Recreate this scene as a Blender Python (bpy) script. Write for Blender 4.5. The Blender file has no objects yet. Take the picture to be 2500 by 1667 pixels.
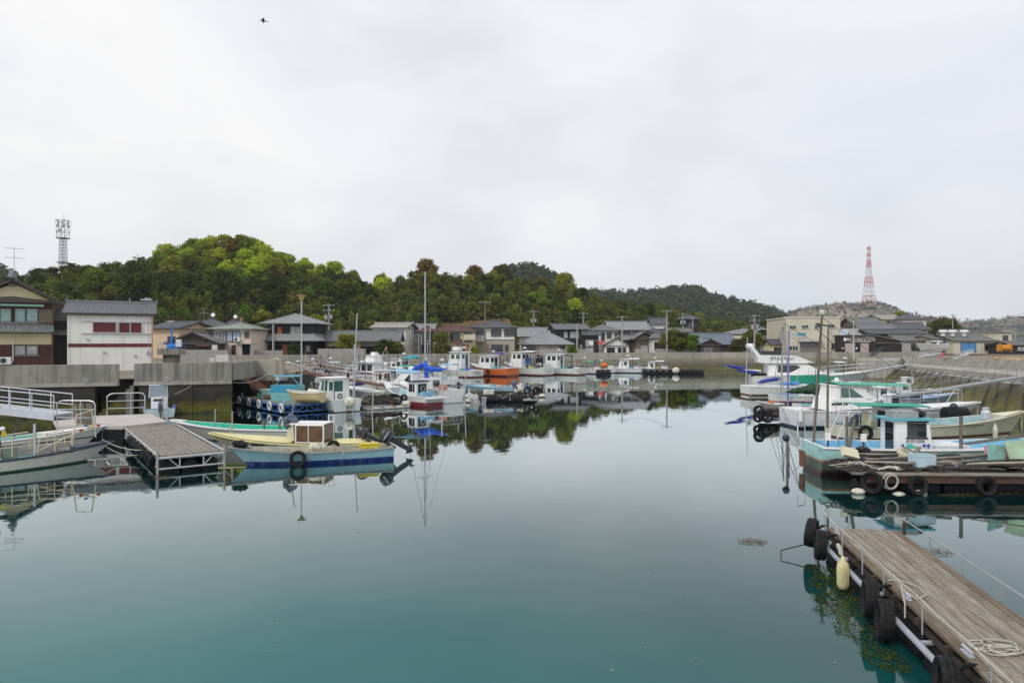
import bpy, math, random
from math import sin, cos, pi, radians as R
from mathutils import Vector, Matrix, noise
random.seed(7)
SC = bpy.context.scene
COL = SC.collection
# ---------------------------------------------------------------- camera
CH, F = 4.8, 1700.0            # eye height above the water, focal length in photo pixels (2500 wide)
cam = bpy.data.cameras.new('camera'); cam.sensor_width = 36; cam.lens = F/2500*36
cam.clip_end = 12000; cam.clip_start = .1
camo = bpy.data.objects.new('camera', cam); COL.objects.link(camo)
camo.location = (0, 0, CH); camo.rotation_euler = (pi/2, 0, 0); SC.camera = camo
# ---------------------------------------------------------------- sky, sun, exposure
SUN_EL, SUN_AZ = R(48), R(218)          # azimuth from north(+Y) clockwise: behind the camera, to the left
wd = bpy.data.worlds.new('World'); SC.world = wd; wd.use_nodes = True
nt = wd.node_tree; nt.nodes.clear()
def wn(t, **k):
    n = nt.nodes.new(t)
    for a, b in k.items(): setattr(n, a, b)
    return n
sky = wn('ShaderNodeTexSky', sky_type='NISHITA', sun_disc=False, sun_elevation=SUN_EL, sun_rotation=SUN_AZ)
sky.dust_density = 3; sky.air_density = 1.2
tc = wn('ShaderNodeTexCoord')
mp = wn('ShaderNodeMapping'); mp.inputs['Scale'].default_value = (1.0, 1.0, 2.1); mp.inputs['Location'].default_value = (.35, .2, .1)
n1 = wn('ShaderNodeTexNoise'); n1.inputs['Scale'].default_value = 1.5; n1.inputs['Detail'].default_value = 4; n1.inputs['Roughness'].default_value = .48; n1.inputs['Distortion'].default_value = .5
r1 = wn('ShaderNodeValToRGB')           # cloud tone: soft grey-blue undersides to bright white
e = r1.color_ramp.elements
e[0].position = .33; e[0].color = (.72, .765, .835, 1); e[1].position = .66; e[1].color = (.90, .895, .89, 1)
m_ = e.new(.50); m_.color = (.815, .828, .862, 1)
n2 = wn('ShaderNodeTexNoise'); n2.inputs['Scale'].default_value = 2.3; n2.inputs['Detail'].default_value = 6; n2.inputs['Roughness'].default_value = .5
r2 = wn('ShaderNodeValToRGB'); r2.color_ramp.elements[0].position = .36; r2.color_ramp.elements[0].color = (.80,)*3+(1,); r2.color_ramp.elements[1].position = .55; r2.color_ramp.elements[1].color = (1,)*3+(1,)
sc10 = wn('ShaderNodeVectorMath', operation='SCALE'); sc10.inputs['Scale'].default_value = 10.0
mx = wn('ShaderNodeMixRGB')
bg = wn('ShaderNodeBackground'); bg.inputs['Strength'].default_value = .1
wo = wn('ShaderNodeOutputWorld')
L_ = nt.links.new
L_(tc.outputs['Generated'], mp.inputs[0]); L_(mp.outputs[0], n1.inputs['Vector']); L_(mp.outputs[0], n2.inputs['Vector'])
L_(n1.outputs[0], r1.inputs[0]); L_(n2.outputs[0], r2.inputs[0]); L_(r1.outputs[0], sc10.inputs[0])
L_(r2.outputs[0], mx.inputs[0]); L_(sky.outputs[0], mx.inputs[1]); L_(sc10.outputs[0], mx.inputs[2])
L_(mx.outputs[0], bg.inputs[0]); L_(bg.outputs[0], wo.inputs[0])
sl = bpy.data.lights.new('sun', 'SUN'); sl.energy = 1.5; sl.angle = R(14); sl.color = (1, .96, .9)
so = bpy.data.objects.new('sun', sl); COL.objects.link(so)
sd = Vector((sin(SUN_AZ)*cos(SUN_EL), cos(SUN_AZ)*cos(SUN_EL), sin(SUN_EL)))
so.rotation_euler = sd.to_track_quat('Z', 'Y').to_euler(); so.location = sd*60
vs = SC.view_settings
vs.view_transform = 'Standard'; vs.look = 'None'; vs.gamma = 1; vs.exposure = 0.14; vs.use_curve_mapping = False
SC.render.engine = 'CYCLES'
SC.cycles.use_denoising = True
SC.cycles.max_bounces = 8; SC.cycles.diffuse_bounces = 3; SC.cycles.glossy_bounces = 4; SC.cycles.transmission_bounces = 6; SC.cycles.transparent_max_bounces = 12
SC.cycles.sample_clamp_indirect = 6
# ---------------------------------------------------------------- measuring helpers (survey of the place from the photograph)
def W(px, py, z=0.0):                    # the point of height z seen at this picture place
    D = (CH-z)*F/(py-833.5)
    return Vector(((px-1250)*D/F, D, z))
def V(px, py, D): return Vector(((px-1250)*D/F, D, CH-(py-833.5)*D/F))
def ZX(px, D): return (px-1250)*D/F
def ZZ(py, D): return CH-(py-833.5)*D/F
# ---------------------------------------------------------------- materials
MATS = {}
def mat(name, col, rough=.65, var=.12, vs=2.5, streak=0, scol=(.10, .085, .06), bump=0, bs=40, metal=0, spec=.4, stretch=(1, 1, .12), bands=None, objcol=False, brown=None, coat=0):
    """procedural paint/wood/stone: base colour, uneven tone, vertical run-off streaks, fine relief. bands=[(z,col),..]: painted bands by height"""
    if name in MATS: return MATS[name]
    m = bpy.data.materials.new(name); m.use_nodes = True; MATS[name] = m
    N = m.node_tree.nodes; K = m.node_tree.links.new; b = N['Principled BSDF']
    b.inputs['Roughness'].default_value = rough; b.inputs['Metallic'].default_value = metal; b.inputs['Specular IOR Level'].default_value = spec
    t = N.new('ShaderNodeTexCoord'); oi = N.new('ShaderNodeObjectInfo')
    ad = N.new('ShaderNodeVectorMath'); ad.operation = 'ADD'; cmb = N.new('ShaderNodeMath'); cmb.operation = 'MULTIPLY'; cmb.inputs[1].default_value = 37
    K(oi.outputs['Random'], cmb.inputs[0]); K(t.outputs['Object'], ad.inputs[0]); K(cmb.outputs[0], ad.inputs[1])
    P = ad.outputs[0]
    if objcol: base = oi.outputs['Color']
    elif bands:
        sp = N.new('ShaderNodeSeparateXYZ'); K(t.outputs['Object'], sp.inputs[0])
        base = None; rgb = N.new('ShaderNodeRGB'); rgb.outputs[0].default_value = (*col, 1); base = rgb.outputs[0]
        nz = N.new('ShaderNodeTexNoise'); nz.inputs['Scale'].default_value = 5; K(P, nz.inputs['Vector'])
        wob = N.new('ShaderNodeMath'); wob.operation = 'MULTIPLY_ADD'; wob.inputs[1].default_value = .03; K(nz.outputs[0], wob.inputs[0]); K(sp.outputs[2], wob.inputs[2])
        for z, c in bands:               # below z the colour is c (list from high to low)
            lt = N.new('ShaderNodeMath'); lt.operation = 'LESS_THAN'; lt.inputs[1].default_value = z+.015; K(wob.outputs[0], lt.inputs[0])
            mm = N.new('ShaderNodeMixRGB'); K(lt.outputs[0], mm.inputs[0]); K(base, mm.inputs[1]); mm.inputs[2].default_value = (*c, 1); base = mm.outputs[0]
    else:
        rgb = N.new('ShaderNodeRGB'); rgb.outputs[0].default_value = (*col, 1); base = rgb.outputs[0]
    if var:
        nz = N.new('ShaderNodeTexNoise'); nz.inputs['Scale'].default_value = vs; nz.inputs['Detail'].default_value = 6; nz.inputs['Roughness'].default_value = .62; K(P, nz.inputs['Vector'])
        mr = N.new('ShaderNodeMapRange'); mr.inputs[1].default_value = .3; mr.inputs[2].default_value = .7; mr.inputs[3].default_value = 1-var; mr.inputs[4].default_value = 1+var; K(nz.outputs[0], mr.inputs[0])
        mm = N.new('ShaderNodeVectorMath'); mm.operation = 'SCALE'; K(base, mm.inputs[0]); K(mr.outputs[0], mm.inputs['Scale']); base = mm.outputs[0]
    if brown:                             # grain along one axis (wood)
        mpn = N.new('ShaderNodeMapping'); mpn.inputs['Scale'].default_value = brown[0]; K(P, mpn.inputs[0])
        nz = N.new('ShaderNodeTexNoise'); nz.inputs['Scale'].default_value = 1; nz.inputs['Detail'].default_value = 8; nz.inputs['Roughness'].default_value = .7; K(mpn.outputs[0], nz.inputs['Vector'])
        rp = N.new('ShaderNodeMapRange'); rp.inputs[1].default_value = .42; rp.inputs[2].default_value = .64; rp.inputs[4].default_value = brown[2]; K(nz.outputs[0], rp.inputs[0])
        mm = N.new('ShaderNodeMixRGB'); K(rp.outputs[0], mm.inputs[0]); K(base, mm.inputs[1]); mm.inputs[2].default_value = (*brown[1], 1); base = mm.outputs[0]
    if streak:
        mpn = N.new('ShaderNodeMapping'); mpn.inputs['Scale'].default_value = tuple(a*vs*1.6 for a in stretch); K(P, mpn.inputs[0])
        nz = N.new('ShaderNodeTexNoise'); nz.inputs['Scale'].default_value = 1; nz.inputs['Detail'].default_value = 7; nz.inputs['Roughness'].default_value = .68; K(mpn.outputs[0], nz.inputs['Vector'])
        rp = N.new('ShaderNodeMapRange'); rp.inputs[1].default_value = .47; rp.inputs[2].default_value = .72; rp.inputs[4].default_value = streak; K(nz.outputs[0], rp.inputs[0])
        mm = N.new('ShaderNodeMixRGB'); K(rp.outputs[0], mm.inputs[0]); K(base, mm.inputs[1]); mm.inputs[2].default_value = (*scol, 1); base = mm.outputs[0]
    K(base, b.inputs['Base Color'])
    if bump:
        nz = N.new('ShaderNodeTexNoise'); nz.inputs['Scale'].default_value = bs; nz.inputs['Detail'].default_value = 5; K(P, nz.inputs['Vector'])
        bp = N.new('ShaderNodeBump'); bp.inputs['Strength'].default_value = bump; bp.inputs['Distance'].default_value = .02; K(nz.outputs[0], bp.inputs['Height']); K(bp.outputs[0], b.inputs['Normal'])
    return m
# ---------------------------------------------------------------- mesh builder
class MB:
    def __init__(s): s.v = []; s.f = []; s.m = []
    def add(s, vs, fs, mi=0):
        o = len(s.v); s.v.extend([tuple(v) for v in vs])
        for f in fs: s.f.append(tuple(i+o for i in f)); s.m.append(mi)
        return s
    def box(s, c, sz, rz=0, mi=0, M=None):
        x, y, z = [a/2 for a in sz]; T = M or Matrix.Rotation(rz, 3, 'Z'); c = Vector(c)
        vs = [c+T@Vector(p) for p in ((-x,-y,-z),(x,-y,-z),(x,y,-z),(-x,y,-z),(-x,-y,z),(x,-y,z),(x,y,z),(-x,y,z))]
        return s.add(vs, [(0,3,2,1),(4,5,6,7),(0,1,5,4),(1,2,6,5),(2,3,7,6),(3,0,4,7)], mi)
    def bar(s, a, b, w, h=None, mi=0):
        a = Vector(a); b = Vector(b); d = b-a; L = d.length
        if L < 1e-6: return s
        q = d.to_track_quat('X', 'Z').to_matrix()
        return s.box((a+b)/2, (L, w, h or w), 0, mi, q)
    def rod(s, a, b, r, n=6, r2=None, mi=0):
        a = Vector(a); b = Vector(b); r2 = r if r2 is None else r2
        q = (b-a).to_track_quat('Z', 'Y').to_matrix(); vs = []
        for p, rr in ((a, r), (b, r2)):
            for k in range(n): vs.append(p+q@Vector((rr*cos(2*pi*k/n), rr*sin(2*pi*k/n), 0)))
        fs = [(k, (k+1) % n, n+(k+1) % n, n+k) for k in range(n)]+[tuple(range(n-1, -1, -1)), tuple(range(n, 2*n))]
        return s.add(vs, fs, mi)
    def tube(s, pts, r, n=5, closed=False, mi=0):
        pts = [Vector(p) for p in pts]; m = len(pts); vs = []
        up = Vector((0, 0, 1))
        for i, p in enumerate(pts):
            a = pts[i-1] if (i or closed) else p; b = pts[(i+1) % m] if (i < m-1 or closed) else p
            t = (b-a).normalized() if (b-a).length > 1e-9 else Vector((1, 0, 0))
            sd_ = t.cross(up)
            if sd_.length < .05: sd_ = t.cross(Vector((1, 0, 0)))
            sd_.normalize(); u2 = sd_.cross(t)
            rr = r[i] if isinstance(r, (list, tuple)) else r
            for k in range(n): vs.append(p+rr*(cos(2*pi*k/n)*sd_+sin(2*pi*k/n)*u2))
        fs = []
        for i in range(m if closed else m-1):
            j = (i+1) % m
            for k in range(n): fs.append((i*n+k, i*n+(k+1) % n, j*n+(k+1) % n, j*n+k))
        if not closed: fs += [tuple(range(n)), tuple(range((m-1)*n+n-1, (m-1)*n-1, -1))]
        return s.add(vs, fs, mi)
    def loft(s, rings, closed=True, caps=True, mi=0):
        n = len(rings[0]); vs = [p for r in rings for p in r]; fs = []
        for i in range(len(rings)-1):
            for k in range(n if closed else n-1): fs.append((i*n+k, i*n+(k+1) % n, (i+1)*n+(k+1) % n, (i+1)*n+k))
        if caps: fs += [tuple(range(n-1, -1, -1)), tuple(range((len(rings)-1)*n, len(rings)*n))]
        return s.add(vs, fs, mi)
    def lathe(s, c, prof, n=12, ax=(0, 0, 1), mi=0):
        q = Vector(ax).to_track_quat('Z', 'Y').to_matrix(); c = Vector(c)
        return s.loft([[c+q@Vector((max(r, .001)*cos(2*pi*k/n), max(r, .001)*sin(2*pi*k/n), z)) for k in range(n)] for r, z in prof], mi=mi)
    def ball(s, c, r, n=12, m=8, sq=(1, 1, 1), mi=0):
        c = Vector(c); rings = []
        for i in range(m+1):
            a = -pi/2+pi*i/m
            rings.append([c+Vector((sq[0]*r*max(cos(a), .01)*cos(2*pi*k/n), sq[1]*r*max(cos(a), .01)*sin(2*pi*k/n), sq[2]*r*sin(a))) for k in range(n)])
        return s.loft(rings, mi=mi)
    def torus(s, c, R_, r, ax=(0, 0, 1), n=20, m=8, flat=1.0, mi=0):
        q = Vector(ax).to_track_quat('Z', 'Y').to_matrix(); c = Vector(c); vs = []; fs = []
        for i in range(n):
            a = 2*pi*i/n
            for k in range(m):
                b = 2*pi*k/m
                rr = R_+r*(abs(cos(b))**.6)*(1 if cos(b) >= 0 else -1); z = r*flat*(abs(sin(b))**.6)*(1 if sin(b) >= 0 else -1)
                vs.append(c+q@Vector((rr*cos(a), rr*sin(a), z)))
        for i in range(n):
            for k in range(m): fs.append((i*m+k, ((i+1) % n)*m+k, ((i+1) % n)*m+(k+1) % m, i*m+(k+1) % m))
        return s.add(vs, fs, mi)
    def prism(s, poly, z0, z1, mi=0):        # polygon in x,y (counter-clockwise), extruded in z
        n = len(poly); vs = [(p[0], p[1], z0) for p in poly]+[(p[0], p[1], z1) for p in poly]
        return s.add(vs, [(k, (k+1) % n, n+(k+1) % n, n+k) for k in range(n)]+[tuple(range(n-1, -1, -1)), tuple(range(n, 2*n))], mi)
    def side(s, poly, y0, y1, mi=0):         # polygon in x,z, extruded in y
        n = len(poly); vs = [(p[0], y0, p[1]) for p in poly]+[(p[0], y1, p[1]) for p in poly]
        return s.add(vs, [(k, (k+1) % n, n+(k+1) % n, n+k) for k in range(n)]+[tuple(range(n-1, -1, -1)), tuple(range(n, 2*n))], mi)
    def quad(s, *p, mi=0): return s.add(p, [tuple(range(len(p)))], mi)
    def mesh(s, name, mats, smooth=False):
        me = bpy.data.meshes.new(name); me.from_pydata(s.v, [], s.f)
        for m in (mats if isinstance(mats, (list, tuple)) else [mats]): me.materials.append(m)
        if len(me.materials) > 1: me.polygons.foreach_set('material_index', s.m)
        if smooth: me.polygons.foreach_set('use_smooth', [True]*len(me.polygons))
        me.update(); return me
    def build(s, name, mats, parent=None, smooth=False, loc=None, rz=0, **tags):
        o = bpy.data.objects.new(name, s.mesh(name, mats, smooth)); COL.objects.link(o)
        if parent: o.parent = parent
        if loc is not None: o.location = loc
        if rz: o.rotation_euler = (0, 0, rz)
        return tag(o, **tags)
def tag(o, label=None, cat=None, group=None, kind=None):
    if label: o['label'] = label
    if cat: o['category'] = cat
    if group: o['group'] = group
    if kind: o['kind'] = kind
    return o
def thing(name, label, cat, loc=(0, 0, 0), rz=0, group=None):
    o = bpy.data.objects.new(name, None); COL.objects.link(o); o.empty_display_size = .2
    o.location = loc; o.rotation_euler = (0, 0, rz); return tag(o, label, cat, group)
def link(name, me, parent=None, loc=(0, 0, 0), rz=0, sc=None, rot=None, **tags):
    o = bpy.data.objects.new(name, me); COL.objects.link(o)
    if parent: o.parent = parent
    o.location = loc; o.rotation_euler = rot or (0, 0, rz)
    if sc: o.scale = sc if isinstance(sc, (tuple, list)) else (sc, sc, sc)
    return tag(o, **tags)
def text(body, size, m, parent, loc, rot, name='lettering', ex=.004, sx=1):
    c = bpy.data.curves.new('t', 'FONT'); c.body = body; c.size = size; c.extrude = ex; c.align_x = 'CENTER'; c.align_y = 'CENTER'; c.resolution_u = 3
    t = bpy.data.objects.new('t', c); COL.objects.link(t); bpy.context.view_layer.update()
    me = bpy.data.meshes.new_from_object(t); bpy.data.objects.remove(t); me.materials.clear(); me.materials.append(m)
    return link(name, me, parent, loc, rot=rot, sc=(sx, 1, 1))
def sag(a, b, s, n=8):
    a = Vector(a); b = Vector(b); return [a.lerp(b, i/n)-Vector((0, 0, s*4*(i/n)*(1-i/n))) for i in range(n+1)]
def wire(name, a, b, s, r, m, label, cat, n=10, group=None): return MB().tube(sag(a, b, s, n), r, 4).build(name, m, label=label, cat=cat, group=group)
ORD = 'first second third fourth fifth sixth seventh eighth ninth tenth eleventh twelfth thirteenth fourteenth fifteenth sixteenth seventeenth'.split()
# ---------------------------------------------------------------- palette
CONC = mat('concrete', (.265, .255, .22), .85, .2, .7, streak=.9, scol=(.085, .082, .07), bump=.3, bs=25, stretch=(2.6, 2.6, .16))
CONCL = mat('concrete_pale', (.35, .33, .285), .85, .15, .6, streak=.65, scol=(.15, .14, .11), bump=.25, bs=25, stretch=(2.2, 2.2, .18))
CONCD = mat('concrete_dark', (.16, .155, .13), .85, .25, 1.2, streak=.6, scol=(.06, .055, .04), bump=.3, bs=20)
CEMENT = mat('cement', (.34, .33, .31), .85, .15, 1.5, streak=.35, scol=(.16, .155, .14), bump=.15)
STEEL = mat('galvanised', (.52, .53, .55), .42, .12, 6, metal=.6)
ALU = mat('aluminium', (.55, .57, .62), .45, .1, 4, metal=.35)
RUST = mat('rust', (.17, .075, .045), .85, .35, 5, streak=.4, scol=(.07, .04, .03))
POLE = mat('pole_concrete', (.33, .32, .30), .8, .12, 2)
POLEW = mat('pole_wood', (.17, .145, .12), .85, .25, 4, stretch=(2, 2, .15), streak=.6, scol=(.07, .055, .045))
DARKM = mat('dark_metal', (.05, .05, .055), .5, .2, 5)
BLACKP = mat('black_plastic', (.009, .0095, .011), .6, .35, 3, spec=.22)
TYRE = mat('tyre_rubber', (.010, .010, .0115), .75, .4, 6, bump=.3, bs=30, spec=.25, streak=.35, scol=(.05, .045, .035), stretch=(1, 1, 1))
WHITE = mat('white_gelcoat', (.70, .71, .71), .32, .07, 1.6, streak=.22, scol=(.42, .38, .30))
WHITEC = mat('white_clean', (.78, .78, .77), .35, .05, 2)
CREAM = mat('cream_gelcoat', (.62, .60, .44), .4, .1, 1.5, streak=.35, scol=(.33, .26, .16))
GLASS = mat('dark_glass', (.018, .024, .027), .06, .2, 1, spec=.8)
GLASSG = mat('green_glass', (.05, .12, .11), .06, .2, 1, spec=.8)
ROPE = mat('rope', (.42, .40, .36), .9, .2, 10)
ROPED = mat('rope_dark', (.045, .042, .04), .9, .3, 10)
FOAM = mat('foam_float', (.60, .59, .50), .7, .2, 4, streak=.6, scol=(.24, .22, .12), stretch=(1, 1, .4))
BLUE = mat('blue_paint', (.03, .14, .40), .5, .2, 3, streak=.4, scol=(.12, .10, .10))
BLUEL = mat('light_blue_paint', (.20, .45, .62), .5, .15, 3)
TARPB = mat('blue_tarp', (.012, .085, .52), .5, .2, 5, bump=.4, bs=8)
TEAL = mat('teal_paint', (.06, .42, .42), .5, .15, 3)
GREENC = mat('green_canvas', (.02, .30, .20), .6, .15, 3)
RED = mat('red_paint', (.40, .05, .03), .5, .15, 4)
ORANGE = mat('orange_paint', (.62, .13, .02), .5, .15, 4)
YEL = mat('yellow_paint', (.62, .50, .05), .5, .15, 4)
PINK = mat('pink_plastic', (.62, .28, .38), .5, .1, 4)
GREYW = mat('weathered_wood', (.27, .245, .205), .85, .2, 2.5, brown=((26, 1.1, 26), (.115, .085, .06), .75), bump=.3, bs=30)
GREYWX = mat('weathered_wood_x', (.25, .23, .20), .85, .2, 2.5, brown=((1.1, 26, 26), (.10, .08, .06), .7), bump=.3, bs=30)
DARKW = mat('dark_wet_wood', (.058, .042, .034), .75, .3, 3, brown=((1.0, 20, 20), (.03, .022, .018), .7))
BLACKTXT = mat('black_letters', (.015, .015, .018), .5, 0)
# ================================================================ SETTING
def water_mat():
    m = bpy.data.materials.new('harbour_water'); m.use_nodes = True; N = m.node_tree.nodes; K = m.node_tree.links.new
    N.clear(); out = N.new('ShaderNodeOutputMaterial'); mix = N.new('ShaderNodeMixShader'); fr = N.new('ShaderNodeFresnel'); fr.inputs[0].default_value = 1.333
    df = N.new('ShaderNodeBsdfDiffuse'); gl = N.new('ShaderNodeBsdfGlossy'); gl.inputs['Roughness'].default_value = .012; gl.inputs['Color'].default_value = (.91, .97, .98, 1)
    t = N.new('ShaderNodeTexCoord')
    nb = N.new('ShaderNodeTexNoise'); nb.inputs['Scale'].default_value = .05; nb.inputs['Detail'].default_value = 3; K(t.outputs['Object'], nb.inputs['Vector'])
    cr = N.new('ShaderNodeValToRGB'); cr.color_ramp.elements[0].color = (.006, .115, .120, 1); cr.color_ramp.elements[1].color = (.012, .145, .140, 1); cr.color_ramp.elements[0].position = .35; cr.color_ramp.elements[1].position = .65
    K(nb.outputs[0], cr.inputs[0]); pass
    n1 = N.new('ShaderNodeTexNoise'); n1.inputs['Scale'].default_value = 1.1; n1.inputs['Detail'].default_value = 3; K(t.outputs['Object'], n1.inputs['Vector'])
    n2 = N.new('ShaderNodeTexNoise'); n2.inputs['Scale'].default_value = 7.0; n2.inputs['Detail'].default_value = 2; K(t.outputs['Object'], n2.inputs['Vector'])
    n3 = N.new('ShaderNodeTexNoise'); n3.inputs['Scale'].default_value = .07; K(t.outputs['Object'], n3.inputs['Vector'])    # breeze patches
    mr = N.new('ShaderNodeMapRange'); mr.inputs[1].default_value = .50; mr.inputs[2].default_value = .68; mr.inputs[3].default_value = .02; mr.inputs[4].default_value = .24; K(n3.outputs[0], mr.inputs[0])
    ml = N.new('ShaderNodeMath'); ml.operation = 'MULTIPLY'; K(n2.outputs[0], ml.inputs[0]); K(mr.outputs[0], ml.inputs[1])
    ad = N.new('ShaderNodeMath'); ad.operation = 'MULTIPLY_ADD'; ad.inputs[1].default_value = .55; K(n1.outputs[0], ad.inputs[0]); K(ml.outputs[0], ad.inputs[2])
    bp = N.new('ShaderNodeBump'); bp.inputs['Strength'].default_value = .5; bp.inputs['Distance'].default_value = .008; K(ad.outputs[0], bp.inputs['Height'])
    K(bp.outputs[0], gl.inputs['Normal']); K(bp.outputs[0], fr.inputs['Normal'])
    fc = N.new('ShaderNodeValToRGB'); EE = fc.color_ramp.elements; EE[0].position = .02; EE[0].color = (.02,)*3+(1,); EE[1].position = 1; EE[1].color = (1,)*3+(1,)
    for p_, v_ in ((.115, .125), (.2, .29), (.27, .47), (.36, .66), (.5, .82), (.7, .93)): k_ = EE.new(p_); k_.color = (v_,)*3+(1,)
    K(fr.outputs[0], fc.inputs[0]); iv = N.new('ShaderNodeMath'); iv.operation = 'SUBTRACT'; iv.inputs[0].default_value = 1; K(fc.outputs[0], iv.inputs[1]); sv = N.new('ShaderNodeVectorMath'); sv.operation = 'SCALE'; sx_ = N.new('ShaderNodeVectorMath'); sx_.operation = 'SUBTRACT'; sx_.inputs[1].default_value = (-11, 5, 0); K(t.outputs['Object'], sx_.inputs[0])   # bright teal body patch; shade and dark reflections painted into the colour round it
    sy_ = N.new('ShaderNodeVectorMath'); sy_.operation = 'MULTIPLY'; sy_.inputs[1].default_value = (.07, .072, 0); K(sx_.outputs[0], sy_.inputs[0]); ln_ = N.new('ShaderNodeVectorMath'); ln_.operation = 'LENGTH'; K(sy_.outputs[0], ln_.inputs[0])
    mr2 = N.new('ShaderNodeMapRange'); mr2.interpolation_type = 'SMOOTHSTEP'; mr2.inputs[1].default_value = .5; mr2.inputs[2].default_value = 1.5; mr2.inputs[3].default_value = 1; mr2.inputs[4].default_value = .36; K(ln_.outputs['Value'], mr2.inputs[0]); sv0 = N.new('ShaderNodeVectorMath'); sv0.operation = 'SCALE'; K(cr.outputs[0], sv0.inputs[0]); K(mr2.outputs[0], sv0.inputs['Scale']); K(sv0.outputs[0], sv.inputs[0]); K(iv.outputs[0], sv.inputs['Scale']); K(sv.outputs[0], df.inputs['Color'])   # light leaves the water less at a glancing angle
    K(fc.outputs[0], mix.inputs[0]); K(df.outputs[0], mix.inputs[1]); K(gl.outputs[0], mix.inputs[2]); K(mix.outputs[0], out.inputs[0]); return m
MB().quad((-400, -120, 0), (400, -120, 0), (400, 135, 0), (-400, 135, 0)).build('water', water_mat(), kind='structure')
# ---- land: one sheet from the quay edges to the horizon
GZ = 2.35
edge = [(-1480, 30), (-62, 32.8), (-31.6, 43.4), (-19.4, 47.8), (-20.9, 53.4), (-17.7, 53.4), (-18.3, 64), (-31, 92.5), (5.7, 107.5), (33, 115.4), (66, 118), (48.5, 86), (39.5, 53), (37, 30), (40, -60), (1480, -60)]
GRASSD = mat('ground_dirt', (.20, .175, .135), .95, .25, .3, bump=.3, bs=6)
MB().add([(x, y, GZ) for x, y in edge]+[(1480, 1640, GZ), (-1480, 1640, GZ)], [tuple(range(len(edge)+2))[::-1]]).build('ground', GRASSD, kind='structure')
# ---- wet wall: dark above, olive and yellow-green weed near the water
def weed_mat(name, hi, c_top, c_weed, c_low, stretch=1.0):
    m = bpy.data.materials.new(name); m.use_nodes = True; N = m.node_tree.nodes; K = m.node_tree.links.new; b = N['Principled BSDF']; b.inputs['Roughness'].default_value = .8
    t = N.new('ShaderNodeTexCoord'); sp = N.new('ShaderNodeSeparateXYZ'); K(t.outputs['Object'], sp.inputs[0])
    nz = N.new('ShaderNodeTexNoise'); nz.inputs['Scale'].default_value = .9; nz.inputs['Detail'].default_value = 8; nz.inputs['Roughness'].default_value = .7; K(t.outputs['Object'], nz.inputs['Vector'])
    a = N.new('ShaderNodeMath'); a.operation = 'MULTIPLY_ADD'; a.inputs[1].default_value = 1.5; a.inputs[2].default_value = -.75; K(nz.outputs[0], a.inputs[0])
    z = N.new('ShaderNodeMath'); z.operation = 'ADD'; K(a.outputs[0], z.inputs[0]); K(sp.outputs[2], z.inputs[1])
    d = N.new('ShaderNodeMath'); d.operation = 'DIVIDE'; d.inputs[1].default_value = hi; K(z.outputs[0], d.inputs[0])
    cr = N.new('ShaderNodeValToRGB'); E = cr.color_ramp.elements; E[0].position = .0; E[0].color = (*c_low, 1); E[1].position = 1; E[1].color = (*c_top, 1)
    for p, c in ((.16, c_weed), (.36, tuple(.55*x for x in c_weed)), (.52, tuple(.45*x for x in c_top))): k = E.new(p); k.color = (*c, 1)
    K(d.outputs[0], cr.inputs[0])
    n5 = N.new('ShaderNodeTexNoise'); n5.inputs['Scale'].default_value = 5; n5.inputs['Detail'].default_value = 8; n5.inputs['Roughness'].default_value = .75; K(t.outputs['Object'], n5.inputs['Vector'])
    mr = N.new('ShaderNodeMapRange'); mr.inputs[1].default_value = .3; mr.inputs[2].default_value = .7; mr.inputs[3].default_value = .45; mr.inputs[4].default_value = 1.45; K(n5.outputs[0], mr.inputs[0])
    s = N.new('ShaderNodeVectorMath'); s.operation = 'SCALE'; K(cr.outputs[0], s.inputs[0]); K(mr.outputs[0], s.inputs['Scale']); K(s.outputs[0], b.inputs['Base Color'])
    bp = N.new('ShaderNodeBump'); bp.inputs['Strength'].default_value = .6; bp.inputs['Distance'].default_value = .06; K(n5.outputs[0], bp.inputs['Height']); K(bp.outputs[0], b.inputs['Normal'])
    return m
WEED = weed_mat('tidal_weed', 1.95, (.050, .043, .032), (.125, .115, .010), (.03, .035, .012))
WEEDF = weed_mat('tidal_weed_far', 1.9, (.20, .185, .13), (.105, .10, .035), (.05, .05, .025))
WEEDR = weed_mat('tidal_weed_right', 3.6, (.20, .175, .13), (.105, .10, .016), (.04, .045, .015))
def wallpath(root, pts, z0, z1, th, m, name, seg, cap=0, jit=.02, gapf=None):
    """concrete sections one beside the other along a path, narrow open joints between them"""
    for (a, b) in zip(pts, pts[1:]):
        a = Vector((*a, 0)); b = Vector((*b, 0)); L = (b-a).length; n = max(1, round(L/seg)); d = (b-a)/L; nr = Vector((d.y, -d.x, 0))
        for i in range(n):
            p, q = a+d*(L*i/n+.012), a+d*(L*(i+1)/n-.012); j = random.uniform(-jit, jit)
            o = nr*j
            poly = [p+o, q+o, q+o-nr*th, p+o-nr*th]
            mb = MB(); zt = z1+random.uniform(-jit, jit)*.6
            mb.prism([(v.x, v.y) for v in poly], z0, zt)
            mb.build(name, m, root)
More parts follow.
